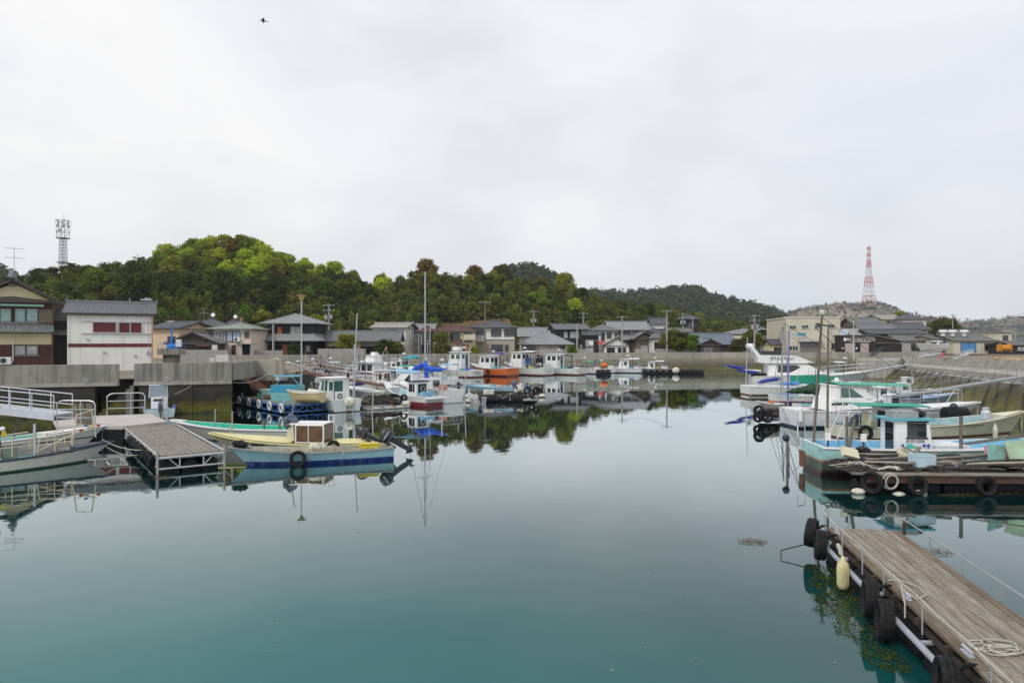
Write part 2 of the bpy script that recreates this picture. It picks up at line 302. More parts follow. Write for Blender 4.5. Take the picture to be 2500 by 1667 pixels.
# left seawall (near), with the opening for the steps
t = thing('seawall', 'streaked grey concrete seawall behind the left boats, opening onto steps in its middle', 'seawall')
dL = (Vector((-19.1, 47.4))-Vector((-31.6, 43.0))).normalized()
def lw(px):                               # point of the left wall's face at a picture column
    k = (px-1250)/F; s = (k*43.0+31.6)/(dL.x-k*dL.y); return Vector((-31.6, 43.0))+dL*s
pA, pB, pC, pD = Vector((-62, 32.3)), lw(289), lw(327), lw(566)
wallpath(t, [pA, lw(-60), lw(268), pB], 2.16, 3.32, .42, CONC, 'panel', 9)
wallpath(t, [pC, lw(349), pD], 2.16, 3.36, .42, CONC, 'panel', 12)
nl = Vector((dL.y, -dL.x))
mb = MB()
for a, b in ((pA, pB), (pC, pD)):
    mb.prism([tuple(a+nl*.16), tuple(b+nl*.16), tuple(b-nl*.5), tuple(a-nl*.5)], 1.93, 2.155)
    mb.build('ledge', CONCL, t); mb = MB()
mb = MB()
for a, b in ((pA, lw(232)), (lw(340), lw(470)), (lw(471), pD)):
    mb.prism([tuple(a+nl*.05), tuple(b+nl*.05), tuple(b-nl*.9), tuple(a-nl*.9)], -1.5, 1.925)
    mb.build('base_wall', WEED, t); mb = MB()
mb = MB(); mb.prism([tuple(lw(232)-nl*1.6), tuple(lw(340)-nl*1.6), tuple(lw(340)-nl*2.2), tuple(lw(232)-nl*2.2)], -1.5, 2.1); mb.build('base_wall', WEED, t)
for i in range(9):                        # steps down behind the face, to the left
    p = lw(326-9.5*i); q = lw(326-9.5*(i+1))
    MB().prism([tuple(q-nl*.02), tuple(p-nl*.02), tuple(p-nl*1.55), tuple(q-nl*1.55)], -1.2, 1.9-.21*i).build('step', WEED if i > 1 else CONCD, t)
for px, z in ((210, 2.33), (408, 2.33), (434, 2.1)):
    p = lw(px)+nl*.22; MB().torus((p.x, p.y, z), .11, .03, ax=(nl.x, nl.y, 0), n=12, m=6).build('mooring_ring', STEEL, t)
# setback block with dark culvert, then the side quay
t = thing('seawall', 'set-back concrete quay block above the rusty gangway and dark culvert', 'seawall')
wallpath(t, [(-19.0, 47.6), (-19.35, 52.9)], 2.16, 3.36, .4, CONC, 'panel', 3)
wallpath(t, [(-21.2, 53), (-19.6, 53), (-17.4, 53)], 2.2, 3.44, .42, CONCL, 'panel', 2)
wallpath(t, [(-17.5, 53.05), (-20.2, 60)], 2.2, 3.40, .4, CONCL, 'panel', 4)
MB().box((-19.4, 53.3, 2.0), (4.2, 1.1, .34)).build('slab', CONC, t)
MB().prism([(-19.5, 52.95), (-17.4, 52.95), (-17.4, 54.5), (-19.5, 54.5)], -1.5, 1.82).build('base_wall', WEED, t)
MB().prism([(-22, 56.5), (-19.2, 56.5), (-19.2, 57), (-22, 57)], -1.5, 1.8).build('culvert_back', CONCD, t)
t = thing('seawall', 'low weedy side quay running back behind the moored boats', 'seawall')
wallpath(t, [(-17.45, 54.6), (-18.1, 64), (-30.6, 92)], -1.5, 1.95, .6, WEED, 'base_wall', 9)
wallpath(t, [(-17.55, 54.6), (-18.2, 64), (-30.7, 92)], 1.96, 2.36, .5, CONCL, 'kerb', 6)
# far seawall
t = thing('seawall', 'long pale concrete seawall below the row of far houses', 'seawall')
fw = [(-40, 90.8), (-30.5, 92.7), (5.7, 107), (33, 115), (72, 117.6)]
wallpath(t, fw, 1.95, 3.02, .4, CONCL, 'panel', 7.5)
mb = MB(); k = [Vector(p) for p in fw]
for a, b in zip(k, k[1:]):
    d = (b-a).normalized(); nr = Vector((d.y, -d.x))
    mb = MB(); a1, b1 = a+nr*.05, b+nr*.05; a2, b2 = a+nr*.6, b+nr*.6; a3, b3 = a+nr*2.4, b+nr*2.4
    n = 8
    for i in range(n):
        p = [q0.lerp(q1, f) for q0, q1 in ((a1, b1), (a2, b2), (a3, b3)) for f in (i/n, (i+1)/n)]
        mb.add([(*p[0], 2.0), (*p[1], 2.0), (*p[2], .95), (*p[3], .95), (*p[4], -.6), (*p[5], -.6)], [(0, 2, 3, 1), (2, 4, 5, 3)])
    mb.build('weedy_toe', WEEDF, t)
MB().prism([(-3, 102.6), (4.5, 105.6), (4.6, 105.0), (-2.8, 102.1)], 1.96, 2.3).build('step', CONC, t)
# right-hand seawall: parapet, walkway, step, and the sloped revetment running down to the water
t = thing('seawall', 'stepped concrete seawall with weedy sloping revetment along the right side', 'seawall')
def rl(a, b, s): return tuple(x+(y-x)*s for x, y in zip(a, b))
R0 = [(40.0, 51, 3.37), (39.4, 50.9, 2.52), (34.6, 46, 2.45), (34.4, 45.8, 1.98), (33.3, 45.2, 1.95), (26.8, 37, -.6)]
R1 = [(48.6, 86, 2.80), (48.0, 86, 2.12), (44.9, 80, 2.06), (44.7, 79.8, 1.72), (43.6, 79.2, 1.7), (38.0, 74, -.6)]
Rm = [rl(a, b, -.75) for a, b in zip(R0, R1)]
st = [Rm]+[[rl(a, b, i/9) for a, b in zip(R0, R1)] for i in range(10)]
for i in range(len(st)-1):
    A, B = st[i], st[i+1]
    for j, nm, m in ((0, 'parapet', CONC), (1, 'walkway', CONCL), (2, 'step_face', CONC), (3, 'walkway', CONCL), (4, 'revetment_slab', WEEDR)):
        g = .012
        a0, a1, b0, b1 = rl(A[j], B[j], g/4), rl(A[j+1], B[j+1], g/4), rl(A[j], B[j], 1-g/4), rl(A[j+1], B[j+1], 1-g/4)
        mb = MB(); mb.add([a0, a1, b1, b0], [(0, 1, 2, 3)])
        if j == 0:
            c0, c1 = (a0[0]+.5, a0[1]+.25, a0[2]), (b0[0]+.5, b0[1]+.25, b0[2]); c2, c3 = (c0[0], c0[1], 1.2), (c1[0], c1[1], 1.2)
            mb.add([a0, b0, c1, c0, c2, c3], [(0, 1, 2, 3), (3, 2, 5, 4)])
        elif j == 4:
            n_ = 5; mb = MB()
            for u in range(n_):
                for w_ in range(6):
                    def q(u_, v_):
                        p = Vector(rl(rl(a0, b0, u_), rl(a1, b1, u_), v_)); p.z += .06*noise.noise(p*1.7); return p
                    mb.add([q(u/n_, w_/6), q(u/n_, (w_+1)/6), q((u+1)/n_, (w_+1)/6), q((u+1)/n_, w_/6)], [(0, 1, 2, 3)])
        mb.build(nm, m, t)
# weed ropes hanging on the revetment
for i in range(17):
    f = i/17+random.uniform(-.01, .01); a = Vector(rl(R0[4], R1[4], f)); b = Vector(rl(R0[5], R1[5], f)); L = random.uniform(.25, .8)
    pts = [a.lerp(b, L*k/6)+Vector((random.uniform(-.05, .05), random.uniform(-.05, .05), .09)) for k in range(7)]
    MB().tube([a+Vector((.5, .3, .12))]+pts, random.choice((.03, .05)), 5).build('mooring_rope', ROPED, label='dark weedy rope hanging down the sloped right seawall, %s from the near end' % ORD[i], cat='rope', group='ropes on the right seawall')
# quay end where the right wall turns (pale faces under the lamp)
t = thing('seawall', 'low pale concrete quay end beneath the white street lamp', 'seawall')
wallpath(t, [(49, 98), (44.5, 90), (48.5, 86.3)], .2, 2.45, .5, CONCL, 'panel', 6)
MB().prism([(49.2, 98), (44.9, 90), (48.6, 86.5), (58, 90), (58, 100)], 2.2, 2.44).build('slab', CONCL, t)
# soil bank with loose stones behind the right parapet
SOIL = mat('soil_bank', (.23, .155, .10), .95, .3, 1.5, bump=.5, bs=5)
mb = MB(); nx, ny = 36, 6
def bank(u, v):
    x = 45+u*75; y = 57+v*16+u*28; z = 2.3+.95*sin(min(1, v*1.5)*pi/2)+.12*noise.noise(Vector((x*.4, y*.4, 0)))
    return (x, y, z)
for i in range(nx):
    for j in range(ny): mb.add([bank(i/nx, j/ny), bank((i+1)/nx, j/ny), bank((i+1)/nx, (j+1)/ny), bank(i/nx, (j+1)/ny)], [(0, 1, 2, 3)])
mb.build('soil_bank', SOIL, kind='structure')
STONE = mat('rubble_stone', (.42, .31, .20), .9, .3, 3)
mb = MB()
for i in range(900):
    u, v = random.random(), random.uniform(.02, .5); x, y, z = bank(u, v); s = random.uniform(.12, .36)
    mb.ball((x, y, z+s*.2), s, 5, 4, (1, random.uniform(.6, 1), random.uniform(.5, .9)))
mb.build('rubble', STONE, kind='stuff')
# ---------------------------------------------------------------- wooded hill
import bisect
HP = [  # column, tree-top row, distance of the crest, distance of the foot
 (-420, 745, 200, 105), (-150, 705, 195, 100), (0, 682, 195, 100), (64, 662, 195, 102), (138, 640, 195, 105), (212, 634, 195, 108), (287, 625, 198, 112), (351, 617, 200, 118), (414, 606, 205, 124), (470, 594, 210, 130), (531, 587, 214, 134), (595, 585, 218, 136),
 (659, 597, 222, 140), (701, 622, 224, 140), (744, 629, 226, 142), (808, 638, 230, 143), (850, 646, 232, 144), (893, 664, 234, 145), (957, 661, 236, 146), (1010, 650, 238, 147), (1047, 645, 240, 148), (1084, 659, 240, 150), (1127, 657, 242, 152), (1190, 654, 244, 154),
 (1244, 651, 246, 156), (1286, 664, 248, 158), (1329, 686, 250, 160), (1382, 681, 252, 165), (1414, 702, 256, 170), (1467, 723, 262, 176), (1510, 736, 268, 182), (1595, 750, 276, 190), (1658, 757, 282, 198), (1722, 770, 288, 206), (1786, 781, 294, 214), (1850, 808, 300, 222), (1920, 830, 300, 225)]
HX = [h[0] for h in HP]
def hill_row(px):
    i = max(1, min(len(HP)-1, bisect.bisect(HX, px))); a, b = HP[i-1], HP[i]; f = (px-a[0])/(b[0]-a[0]); r_ = [a[k]+(b[k]-a[k])*f for k in (1, 2, 3)]; r_[1] = r_[2]+(r_[1]-r_[2])*(.6 if px < 350 else max(.45, .6-(px-350)*.0005)); return r_
def hill(px, s):                           # s: 0 foot, 1 crest, beyond 1 the far side
    top, Dc, Df = hill_row(px); zc = ZZ(top, Dc)-(5.9 if px < 1400 else max(3.6, 5.9-(px-1400)*.02)); zc = max(zc, 2.6); D = Df+(Dc-Df)*s; k = (px-1250)/F
    if s <= 1: q = .72*max(s, 0)+.28*sin(max(s, 0)*pi/2)
    else: q = 1-((s-1)/.9)**2*1.0
    x = k*D; z = 2.4+(zc-2.4)*q+1.2*noise.noise(Vector((x*.05, D*.05, 1)))*min(1, max(s, 0)*3)
    return Vector((x, D, max(z, 1.0)))
EARTHH = mat('hill_soil', (.075, .07, .03), .95, .4, .25, bump=.6, bs=3)
mb = MB(); cols = [-420+i*20 for i in range(118)]; rows = [i*.1 for i in range(19)]
vs_ = [hill(c, r_) for c in cols for r_ in rows]; n = len(rows)
mb.add(vs_, [(i*n+j, (i+1)*n+j, (i+1)*n+j+1, i*n+j+1) for i in range(len(cols)-1) for j in range(n-1)])
mb.build('hillside', EARTHH, smooth=True, kind='structure')
# leaves: small faces; the object's colour is the tree's own foliage tint
def leaf_mat(name, obj=True, col=(.05, .07, .02), hue=None):
    m = bpy.data.materials.new(name); m.use_nodes = True; N = m.node_tree.nodes; K = m.node_tree.links.new; N.clear()
    out = N.new('ShaderNodeOutputMaterial'); df = N.new('ShaderNodeBsdfDiffuse'); tr = N.new('ShaderNodeBsdfTranslucent'); mx_ = N.new('ShaderNodeMixShader'); mx_.inputs[0].default_value = .32
    ge = N.new('ShaderNodeNewGeometry'); mr = N.new('ShaderNodeMapRange'); mr.inputs[3].default_value = .55; mr.inputs[4].default_value = 1.45; K(ge.outputs['Random Per Island'], mr.inputs[0])
    if obj: oi = N.new('ShaderNodeObjectInfo'); base = oi.outputs['Color']
    else:
        t = N.new('ShaderNodeTexCoord'); nz = N.new('ShaderNodeTexNoise'); nz.inputs['Scale'].default_value = .06; nz.inputs['Detail'].default_value = 4; K(t.outputs['Object'], nz.inputs['Vector'])
        cr = N.new('ShaderNodeValToRGB'); E = cr.color_ramp.elements; E[0].position = .35; E[0].color = (*col, 1); E[1].position = .65; E[1].color = (*(hue or col), 1); K(nz.outputs[0], cr.inputs[0]); base = cr.outputs[0]
    s = N.new('ShaderNodeVectorMath'); s.operation = 'SCALE'; K(base, s.inputs[0]); K(mr.outputs[0], s.inputs['Scale'])
    K(s.outputs[0], df.inputs['Color']); K(s.outputs[0], tr.inputs['Color']); K(df.outputs[0], mx_.inputs[1]); K(tr.outputs[0], mx_.inputs[2]); K(mx_.outputs[0], out.inputs[0]); return m
LEAF = leaf_mat('foliage'); BARK = mat('bark', (.10, .08, .06), .9, .3, 4)
rnd = random.Random(11)
def leafq(mb, p, s, nrm):
    u = nrm.cross(Vector((rnd.gauss(0, 1), rnd.gauss(0, 1), rnd.gauss(0, 1))))
    if u.length < 1e-3: return
    u.normalize(); w_ = nrm.cross(u); a = s*rnd.uniform(.7, 1.3); b = s*rnd.uniform(.5, .9)
    mb.v.extend([tuple(p-u*a), tuple(p+w_*b), tuple(p+u*a), tuple(p-w_*b)]); i = len(mb.v); mb.f.append((i-4, i-3, i-2, i-1)); mb.m.append(0)
def crown(Rx, H, base, lobes, leaves, ls, flat=1.0, upb=.35, thin=.0):
    """a crown of many small leaf sprays spread through overlapping lobes; gaps stay between the lobes"""
    mb = MB(); C = []
    for i in range(lobes):
        a = rnd.uniform(0, 2*pi); r_ = Rx*.72*math.sqrt(rnd.random()); z = base+(H-base)*rnd.random()**.75
        k = 1-abs((z-base)/(H-base)-.45)*.9; r_ *= max(.25, k)
        C.append((Vector((r_*cos(a), r_*sin(a), z)), Rx*rnd.uniform(.24, .44)))
    for i in range(leaves):
        c, r_ = rnd.choice(C); d = Vector((rnd.gauss(0, 1), rnd.gauss(0, 1), rnd.gauss(0, 1)+.35)).normalized()
        q = rnd.random()**.4; p = c+Vector((d.x, d.y, d.z*flat))*r_*(q+rnd.uniform(-.05, .12))
        nr = (d*.8+Vector((rnd.gauss(0, .55), rnd.gauss(0, .55), rnd.gauss(0, .55)+upb))).normalized(); leafq(mb, p, ls*rnd.uniform(.6, 1.25), nr)
    return mb.mesh('crown', LEAF)
def trunk(H, r_, limbs=5, spread=2.2):
    mb = MB(); mb.tube([(0, 0, -1.2), (.05, 0, H*.3), (-.08, .1, H*.6), (.1, .05, H)], [r_, r_*.8, r_*.6, r_*.3], 7)
    for i in range(limbs):
        a = i*2.4; z = H*(.45+.1*(i % 4)); mb.tube([(0, 0, z), (spread*.5*cos(a), spread*.5*sin(a), z+H*.18), (spread*cos(a), spread*sin(a), z+H*.28)], [r_*.4, r_*.28, r_*.1], 5)
    return mb.mesh('trunk', BARK)
CROWNS = {
 'dome': [crown(4.6, 7.6, 1.6, 34, 4200, .32, .85) for _ in range(2)],
 'ragged': [crown(4.2, 8.0, 1.2, 30, 3900, .31) for _ in range(3)],
 'plume': [crown(3.0, 8.2, .6, 22, 2600, .30, 1.5, .1) for _ in range(2)],
 'bush': [crown(3.8, 4.6, .2, 22, 2600, .33, .9) for _ in range(2)],
 'cloud': [crown(5.2, 8.2, 2.4, 20, 3800, .31, .62) for _ in range(2)]}
TRUNKS = [trunk(6, .22), trunk(6.5, .16, 6), trunk(5.5, .3, 4, 2.8)]
KCOL = {'lime': (.36, .43, .035), 'green': (.14, .21, .028), 'olive': (.15, .16, .028), 'dark': (.06, .085, .022), 'brownish': (.09, .09, .028), 'rust': (.19, .125, .028), 'golden': (.25, .265, .036), 'bamboo': (.19, .20, .048)}
KWORD = {'lime': 'bright lime-green', 'green': 'fresh green', 'olive': 'olive', 'dark': 'dark green', 'brownish': 'brownish dark', 'rust': 'rust-orange', 'golden': 'yellow-green', 'bamboo': 'pale feathery'}
LANDM = [(150, 'the yellow gabled house'), (380, 'the white red-shuttered building'), (500, 'the blue pump platform'), (600, 'the pink two-storey house'), (740, 'the black hip-roofed house'), (830, 'the grey utility pole'), (930, 'the long tiled house'), (1030, 'the small white upper house'), (1130, 'the brown-roofed house'), (1230, 'the grey hip-roofed house'), (1340, 'the low hip-roofed house'), (1430, 'the black boarded house'), (1520, 'the white plaster house'), (1640, 'the temple-like roof'), (1760, 'the blue-roofed barn'), (9999, 'the beige house by the hill end')]
TREES = []; used_lab = {}
def plant_tree(px, s, kind, shape, sc=1.0, special=None, P=None, grp='trees on the wooded hill'):
    p = P or hill(px, s); sc *= .8*rnd.uniform(.9, 1.12)
    if special: lab = special
    else:
        zone = 'at the foot of the hill' if s < .22 else 'low on the slope' if s < .45 else 'midway up the slope' if s < .68 else 'high on the slope' if s < .9 else 'on the hill crest'
        lm = next(n_ for x_, n_ in LANDM if px < x_)
        lab = f'{KWORD[kind]} {"dome-shaped" if shape == "dome" else "ragged" if shape == "ragged" else "plumed" if shape == "plume" else "bushy" if shape == "bush" else "layered"} tree {zone} above {lm}'.replace('at the foot of the hill', 'at the hill foot').replace('dome-shaped', 'domed')
    r_ = thing('broadleaf_tree', lab, 'tree', p, rnd.uniform(0, 6.28), grp); r_.scale = (sc, sc, sc*rnd.uniform(.9, 1.05))
    link('trunk', rnd.choice(TRUNKS), r_)
    c = link('crown', rnd.choice(CROWNS[shape]), r_, rz=rnd.uniform(0, 6.28)); k = KCOL[kind]; j = rnd.uniform(.85, 1.18)
    c.color = (k[0]*j*rnd.uniform(.93, 1.08), k[1]*j, k[2]*j, 1); TREES.append(p)
for a in (  # trees one can single out
 (1043, .97, 'rust', 'dome', 1.0, 'broad rust-orange dome tree on the crest left of the tall mast'), (1402, .5, 'lime', 'dome', .95, 'single bright yellow-green round tree among dark trees right of centre'),
 (1310, .52, 'green', 'cloud', 1.15, 'fresh green layered tree left of the bright yellow-green one'), (1378, .98, 'golden', 'dome', 1.0, 'golden dome tree at the right end of the main crest'),
 (665, .42, 'dark', 'dome', 1.0, 'very dark round tree below the lime crest trees'), (545, .34, 'dark', 'cloud', 1.1, 'big dark layered tree midway up behind the pink house'), (560, .95, 'rust', 'ragged', .85, 'rusty brown tree just below the lime trees of the summit'),
 (640, .12, 'golden', 'cloud', .85, 'yellow-green tree standing behind the left corner of the black house'), (600, .17, 'green', 'ragged', .85, 'fresh green tree beside the yellow-green one behind the black house'), (775, .16, 'golden', 'dome', .8, 'round yellow-green tree behind the tall quay lamp'),
 (330, .3, 'dark', 'ragged', 1.35, 'tall dark tree with bare trunk above the white building roof'), (1160, .97, 'rust', 'dome', .95, 'reddish dome tree on the crest right of the mast'), (1225, .98, 'brownish', 'dome', .95, 'wide brown-green dome tree at the second crest'), (1205, .93, 'golden', 'ragged', .8, 'small yellow tree tucked in the second crest'),
 (815, 1.0, 'lime', 'dome', .85, 'round airy pale-green tree alone on the dip of the crest'), (745, 1.0, 'lime', 'ragged', .9, 'light green crest tree left of the crest dip')):
    plant_tree(a[0], a[1], a[2], a[3], a[4], a[5])
def bare(px, s): return (1060 < px < 1245 and s < .34) or (1290 < px < 1405 and s < .30)
for i in range(30):
    px = 400+10.5*i+rnd.uniform(-6, 6); plant_tree(px, rnd.choice((1.0, .98, rnd.uniform(.72, .95))), rnd.choice(('lime', 'lime', 'lime', 'golden', 'green')), rnd.choice(('dome', 'cloud', 'dome')), rnd.uniform(.68, .9))
tries = 0
while len(TREES) < 297 and tries < 60000:
    tries += 1
    px = rnd.uniform(-40, 1840); s = 1.0 if rnd.random() < .2 else rnd.uniform(.02, 1.04)
    if bare(px, s): continue
    p = hill(px, s); mind = 4.1+2.6*rnd.random() if tries < 20000 else 3.8
    if any((p.x-q.x)**2+(p.y-q.y)**2 < mind*mind for q in TREES): continue
    u = rnd.random()
    if px < 420: kd = 'lime' if (px > 270 and s > .93 and u < .35) else 'brownish' if u < .42 else 'olive' if u < .68 else 'dark' if u < .9 else 'green'
    elif px < 700: kd = ('lime' if u < .8 else 'green') if s > .6 else ('dark' if u < .5 else 'brownish' if u < .68 else 'olive' if u < .85 else 'green')
    elif px < 1000: kd = ('lime' if u < .35 else 'olive' if u < .6 else 'golden' if u < .8 else 'brownish') if s > .8 else ('bamboo' if u < .45 else 'olive' if u < .75 else 'green' if u < .88 else 'dark')
    elif px < 1300: kd = ('rust' if u < .07 else 'golden' if u < .4 else 'dark' if u < .75 else 'olive') if s > .75 else ('bamboo' if u < .5 else 'olive' if u < .72 else 'dark' if u < .87 else 'green')
    elif px < 1450: kd = 'dark' if u < .45 else 'olive' if u < .75 else 'bamboo' if u < .9 else 'green'
    else: kd = 'olive' if u < .38 else 'bamboo' if u < .6 else 'golden' if u < .78 else 'green' if u < .9 else 'dark'
    sh = {'bamboo': ('plume', 'bush'), 'lime': ('dome', 'cloud', 'ragged'), 'golden': ('dome', 'ragged', 'bush')}.get(kd, ('ragged', 'dome', 'cloud', 'bush', 'ragged'))
    plant_tree(px, s, kd, rnd.choice(sh), rnd.uniform(.5, .85) if px < 1450 else rnd.uniform(.45, .72))
# understorey that nobody could count: shrubs, bamboo grass and the wood behind
UND = leaf_mat('understorey_leaves', False, (.09, .10, .022), (.17, .17, .036))
mb = MB()
while len(mb.f) < 62000:
    px = rnd.uniform(-60, 1860); s = rnd.random()**.85*1.05
    if bare(px, s): continue
    p = hill(px, s); n_ = rnd.randint(14, 34); h_ = rnd.uniform(.7, 2.6); r_ = rnd.uniform(.7, 1.6)
    for _ in range(n_):
        d = Vector((rnd.gauss(0, 1), rnd.gauss(0, 1), abs(rnd.gauss(0, 1)))).normalized()
        leafq(mb, p+Vector((d.x*r_, d.y*r_, d.z*h_)), rnd.uniform(.22, .42), (d+Vector((rnd.gauss(0, .5), rnd.gauss(0, .5), .3))).normalized())
mb.build('undergrowth', UND, kind='stuff')
# the rest of the wood between the trees built singly: reads as one mass
mb = MB(); nt_ = 0; spots = []
while nt_ < 720:
    px = rnd.uniform(-40, 1850); s = rnd.uniform(.02, 1.0) if nt_ < 500 else rnd.uniform(.9, 1.03)
    if bare(px, s): continue
    p = hill(px, s)
    if any((p.x-q.x)**2+(p.y-q.y)**2 < (5 if nt_ < 500 else 2.5) for q in spots): continue
    spots.append(p); nt_ += 1; R0_ = rnd.uniform(1.4, 2.3); H0_ = rnd.uniform(2.9, 4.8); LB = [(Vector((rnd.gauss(0, R0_*.4), rnd.gauss(0, R0_*.4), H0_*rnd.uniform(.35, .95))), R0_*rnd.uniform(.3, .5)) for _ in range(9)]
    for _ in range(320):
        c, r_ = rnd.choice(LB); d = Vector((rnd.gauss(0, 1), rnd.gauss(0, 1), rnd.gauss(0, 1)+.3)).normalized(); leafq(mb, p+c+d*r_*rnd.uniform(.6, 1.1), .27*rnd.uniform(.6, 1.25), (d+Vector((rnd.gauss(0, .5), rnd.gauss(0, .5), .35))).normalized())
mb.build('hill_wood', leaf_mat('hill_wood_leaves', False, (.06, .085, .022), (.155, .17, .036)), kind='stuff')
# cleared banks with cut dry brush
DRY = leaf_mat('dry_cut_brush', False, (.24, .16, .085), (.36, .25, .14))
for (x0, x1, D0, h_) in ((1068, 1240, 158, 3.9), (1296, 1398, 172, 3.4)):
    mb = MB(); sm = MB()
    def bk(px, v): return hill(px, v*.33)+Vector((0, -.3, .75))
    for i in range(26):
        for j in range(8):
            a, b = x0-6+(x1-x0+12)*i/26, x0-6+(x1-x0+12)*(i+1)/26
            mb.add([bk(a, j/8), bk(b, j/8), bk(b, (j+1)/8), bk(a, (j+1)/8)], [(0, 1, 2, 3)])
    mb.build('bare_bank', mat('bare_bank_soil', (.20, .14, .08), .95, .3, .6, bump=.5, bs=4), kind='structure')
    for i in range(9000):
        p = bk(rnd.uniform(x0, x1), rnd.random()**.8); leafq(sm, p+Vector((0, 0, rnd.uniform(0, .25))), rnd.uniform(.10, .3), Vector((rnd.gauss(0, .6), rnd.gauss(-.3, .6), 1)).normalized())
    sm.build('cut_brush', DRY, kind='stuff')
# ---------------------------------------------------------------- far hills
def rock_mat(name, rock, scrub, scale, lo, hi, facing=0):
    m = bpy.data.materials.new(name); m.use_nodes = True; N = m.node_tree.nodes; K = m.node_tree.links.new; b = N['Principled BSDF']; b.inputs['Roughness'].default_value = .95; b.inputs['Specular IOR Level'].default_value = .1
    t = N.new('ShaderNodeTexCoord'); nz = N.new('ShaderNodeTexNoise'); nz.inputs['Scale'].default_value = scale; nz.inputs['Detail'].default_value = 10; nz.inputs['Roughness'].default_value = .68; K(t.outputs['Object'], nz.inputs['Vector'])
    cr = N.new('ShaderNodeValToRGB'); E = cr.color_ramp.elements; E[0].position = lo; E[0].color = (*rock, 1); E[1].position = hi; E[1].color = (*scrub, 1); K(nz.outputs[0], cr.inputs[0])
    n2_ = N.new('ShaderNodeTexNoise'); n2_.inputs['Scale'].default_value = scale*4; n2_.inputs['Detail'].default_value = 6; K(t.outputs['Object'], n2_.inputs['Vector'])
    mr = N.new('ShaderNodeMapRange'); mr.inputs[1].default_value = .3; mr.inputs[2].default_value = .7; mr.inputs[3].default_value = .8; mr.inputs[4].default_value = 1.2; K(n2_.outputs[0], mr.inputs[0])
    s = N.new('ShaderNodeVectorMath'); s.operation = 'SCALE'; K(cr.outputs[0], s.inputs[0]); K(mr.outputs[0], s.inputs['Scale']); K(s.outputs[0], b.inputs['Base Color']); return m
def ridge(prof, D, depth, rough, z0=2):
    X = [p[0] for p in prof]
    def top(px):
        i = max(1, min(len(prof)-1, bisect.bisect(X, px))); a, b = prof[i-1], prof[i]; f = max(0, min(1, (px-a[0])/(b[0]-a[0]))); f = f*f*(3-2*f)*.5+f*.5; return a[1]+(b[1]-a[1])*f
    def h(px, s):
        Dd = D-depth*(1-s); zc = max(3, ZZ(top(px), D)); k = (px-1250)/F; x = k*D
        if s <= 1: q = (.55*s+.45*sin(s*pi/2))
        else: q = 1-(s-1)**1.3
        z = z0+(zc-z0)*q; nn = noise.fractal(Vector((x*.012, Dd*.012, D*.01)), 1, 2, 6)*rough*min(1, 4*abs(1-s)+.35)
        return Vector((k*Dd if s <= 1 else k*Dd, Dd, z+nn*(q+.1)))
    return h
def hillmesh(name, prof, D, depth, rough, m, step=6, rows=22):
    h = ridge(prof, D, depth, rough); c = []; x = prof[0][0]
    while x <= prof[-1][0]: c.append(x); x += step
    mb = MB(); mb.add([h(x, 1.5*r_/rows) for x in c for r_ in range(rows+1)], [(i*(rows+1)+j, (i+1)*(rows+1)+j, (i+1)*(rows+1)+j+1, i*(rows+1)+j+1) for i in range(len(c)-1) for j in range(rows)])
    mb.build(name, m, smooth=True, kind='structure'); return h
PR1 = [(1250, 816), (1300, 776), (1380, 731), (1420, 724), (1480, 728), (1550, 732), (1600, 729), (1635, 722), (1662, 717), (1700, 719), (1740, 732), (1780, 747), (1820, 758), (1870, 769), (1910, 788), (1950, 816), (1990, 846)]
h1 = hillmesh('wooded_ridge', PR1, 620, 190, 5, rock_mat('ridge_ground', (.30, .24, .17), (.055, .07, .035), .012, .30, .42))
PR2 = [(1820, 825), (1880, 795), (1930, 768), (1990, 757), (2060, 747), (2100, 740), (2150, 738), (2175, 745), (2210, 762), (2260, 780), (2330, 800), (2420, 820)]
h2 = hillmesh('rocky_hill', PR2, 980, 300, 13, rock_mat('granite_hill', (.32, .26, .21), (.10, .095, .065), .014, .44, .60))
PR3 = [(2150, 822), (2230, 802), (2300, 792), (2380, 787), (2440, 785), (2500, 783), (2600, 780), (2750, 800)]
h3 = hillmesh('scrub_hill', PR3, 1250, 320, 14, rock_mat('scrub_ground', (.30, .23, .19), (.075, .085, .055), .010, .40, .56))
PR4 = [(1180, 720), (1230, 672), (1285, 663), (1320, 672), (1350, 690), (1400, 730)]
h4 = hillmesh('wooded_ridge', PR4, 480, 90, 3, MATS.get('ridge_ground') or bpy.data.materials['ridge_ground'])
PR5 = [(-200, 690), (-60, 660), (0, 678), (22, 690), (60, 720), (160, 760)]
h5 = hillmesh('wooded_ridge', PR5, 420, 90, 3, bpy.data.materials['ridge_ground'])
FARL = leaf_mat('far_leaves', False, (.045, .07, .033), (.09, .10, .04))
SCRUB = leaf_mat('far_scrub', False, (.055, .065, .04), (.10, .085, .055))
def wood(name, h, x0, x1, n, D, r0, r1, m, s0=.1, ht=1.0, nl=26, gate=None):
    mb = MB()
    for i in range(n):
        px = rnd.uniform(x0, x1); s = 1.02 if rnd.random() < .16 else rnd.uniform(s0, 1.02); p = h(px, s)
        if gate and noise.noise(p*.02) < gate: continue
        if p.z < 5: continue
        r_ = rnd.uniform(r0, r1); th = r_*rnd.uniform(1.1, 2.2)*ht
        for _ in range(nl):
            d = Vector((rnd.gauss(0, 1), rnd.gauss(0, 1), rnd.gauss(0, 1))).normalized()
            leafq(mb, p+Vector((d.x*r_*.8, d.y*r_*.8, th*.6+d.z*th*.62)), r_*.38, (d+Vector((rnd.gauss(0, .4), rnd.gauss(0, .4), .4))).normalized())
    mb.build(name, m, kind='stuff')
wood('far_woodland', h1, 1280, 1985, 2600, 620, 2.2, 4.2, FARL, .25, gate=-.36)
wood('far_woodland', h4, 1200, 1380, 260, 480, 2.5, 4.2, FARL, .6)
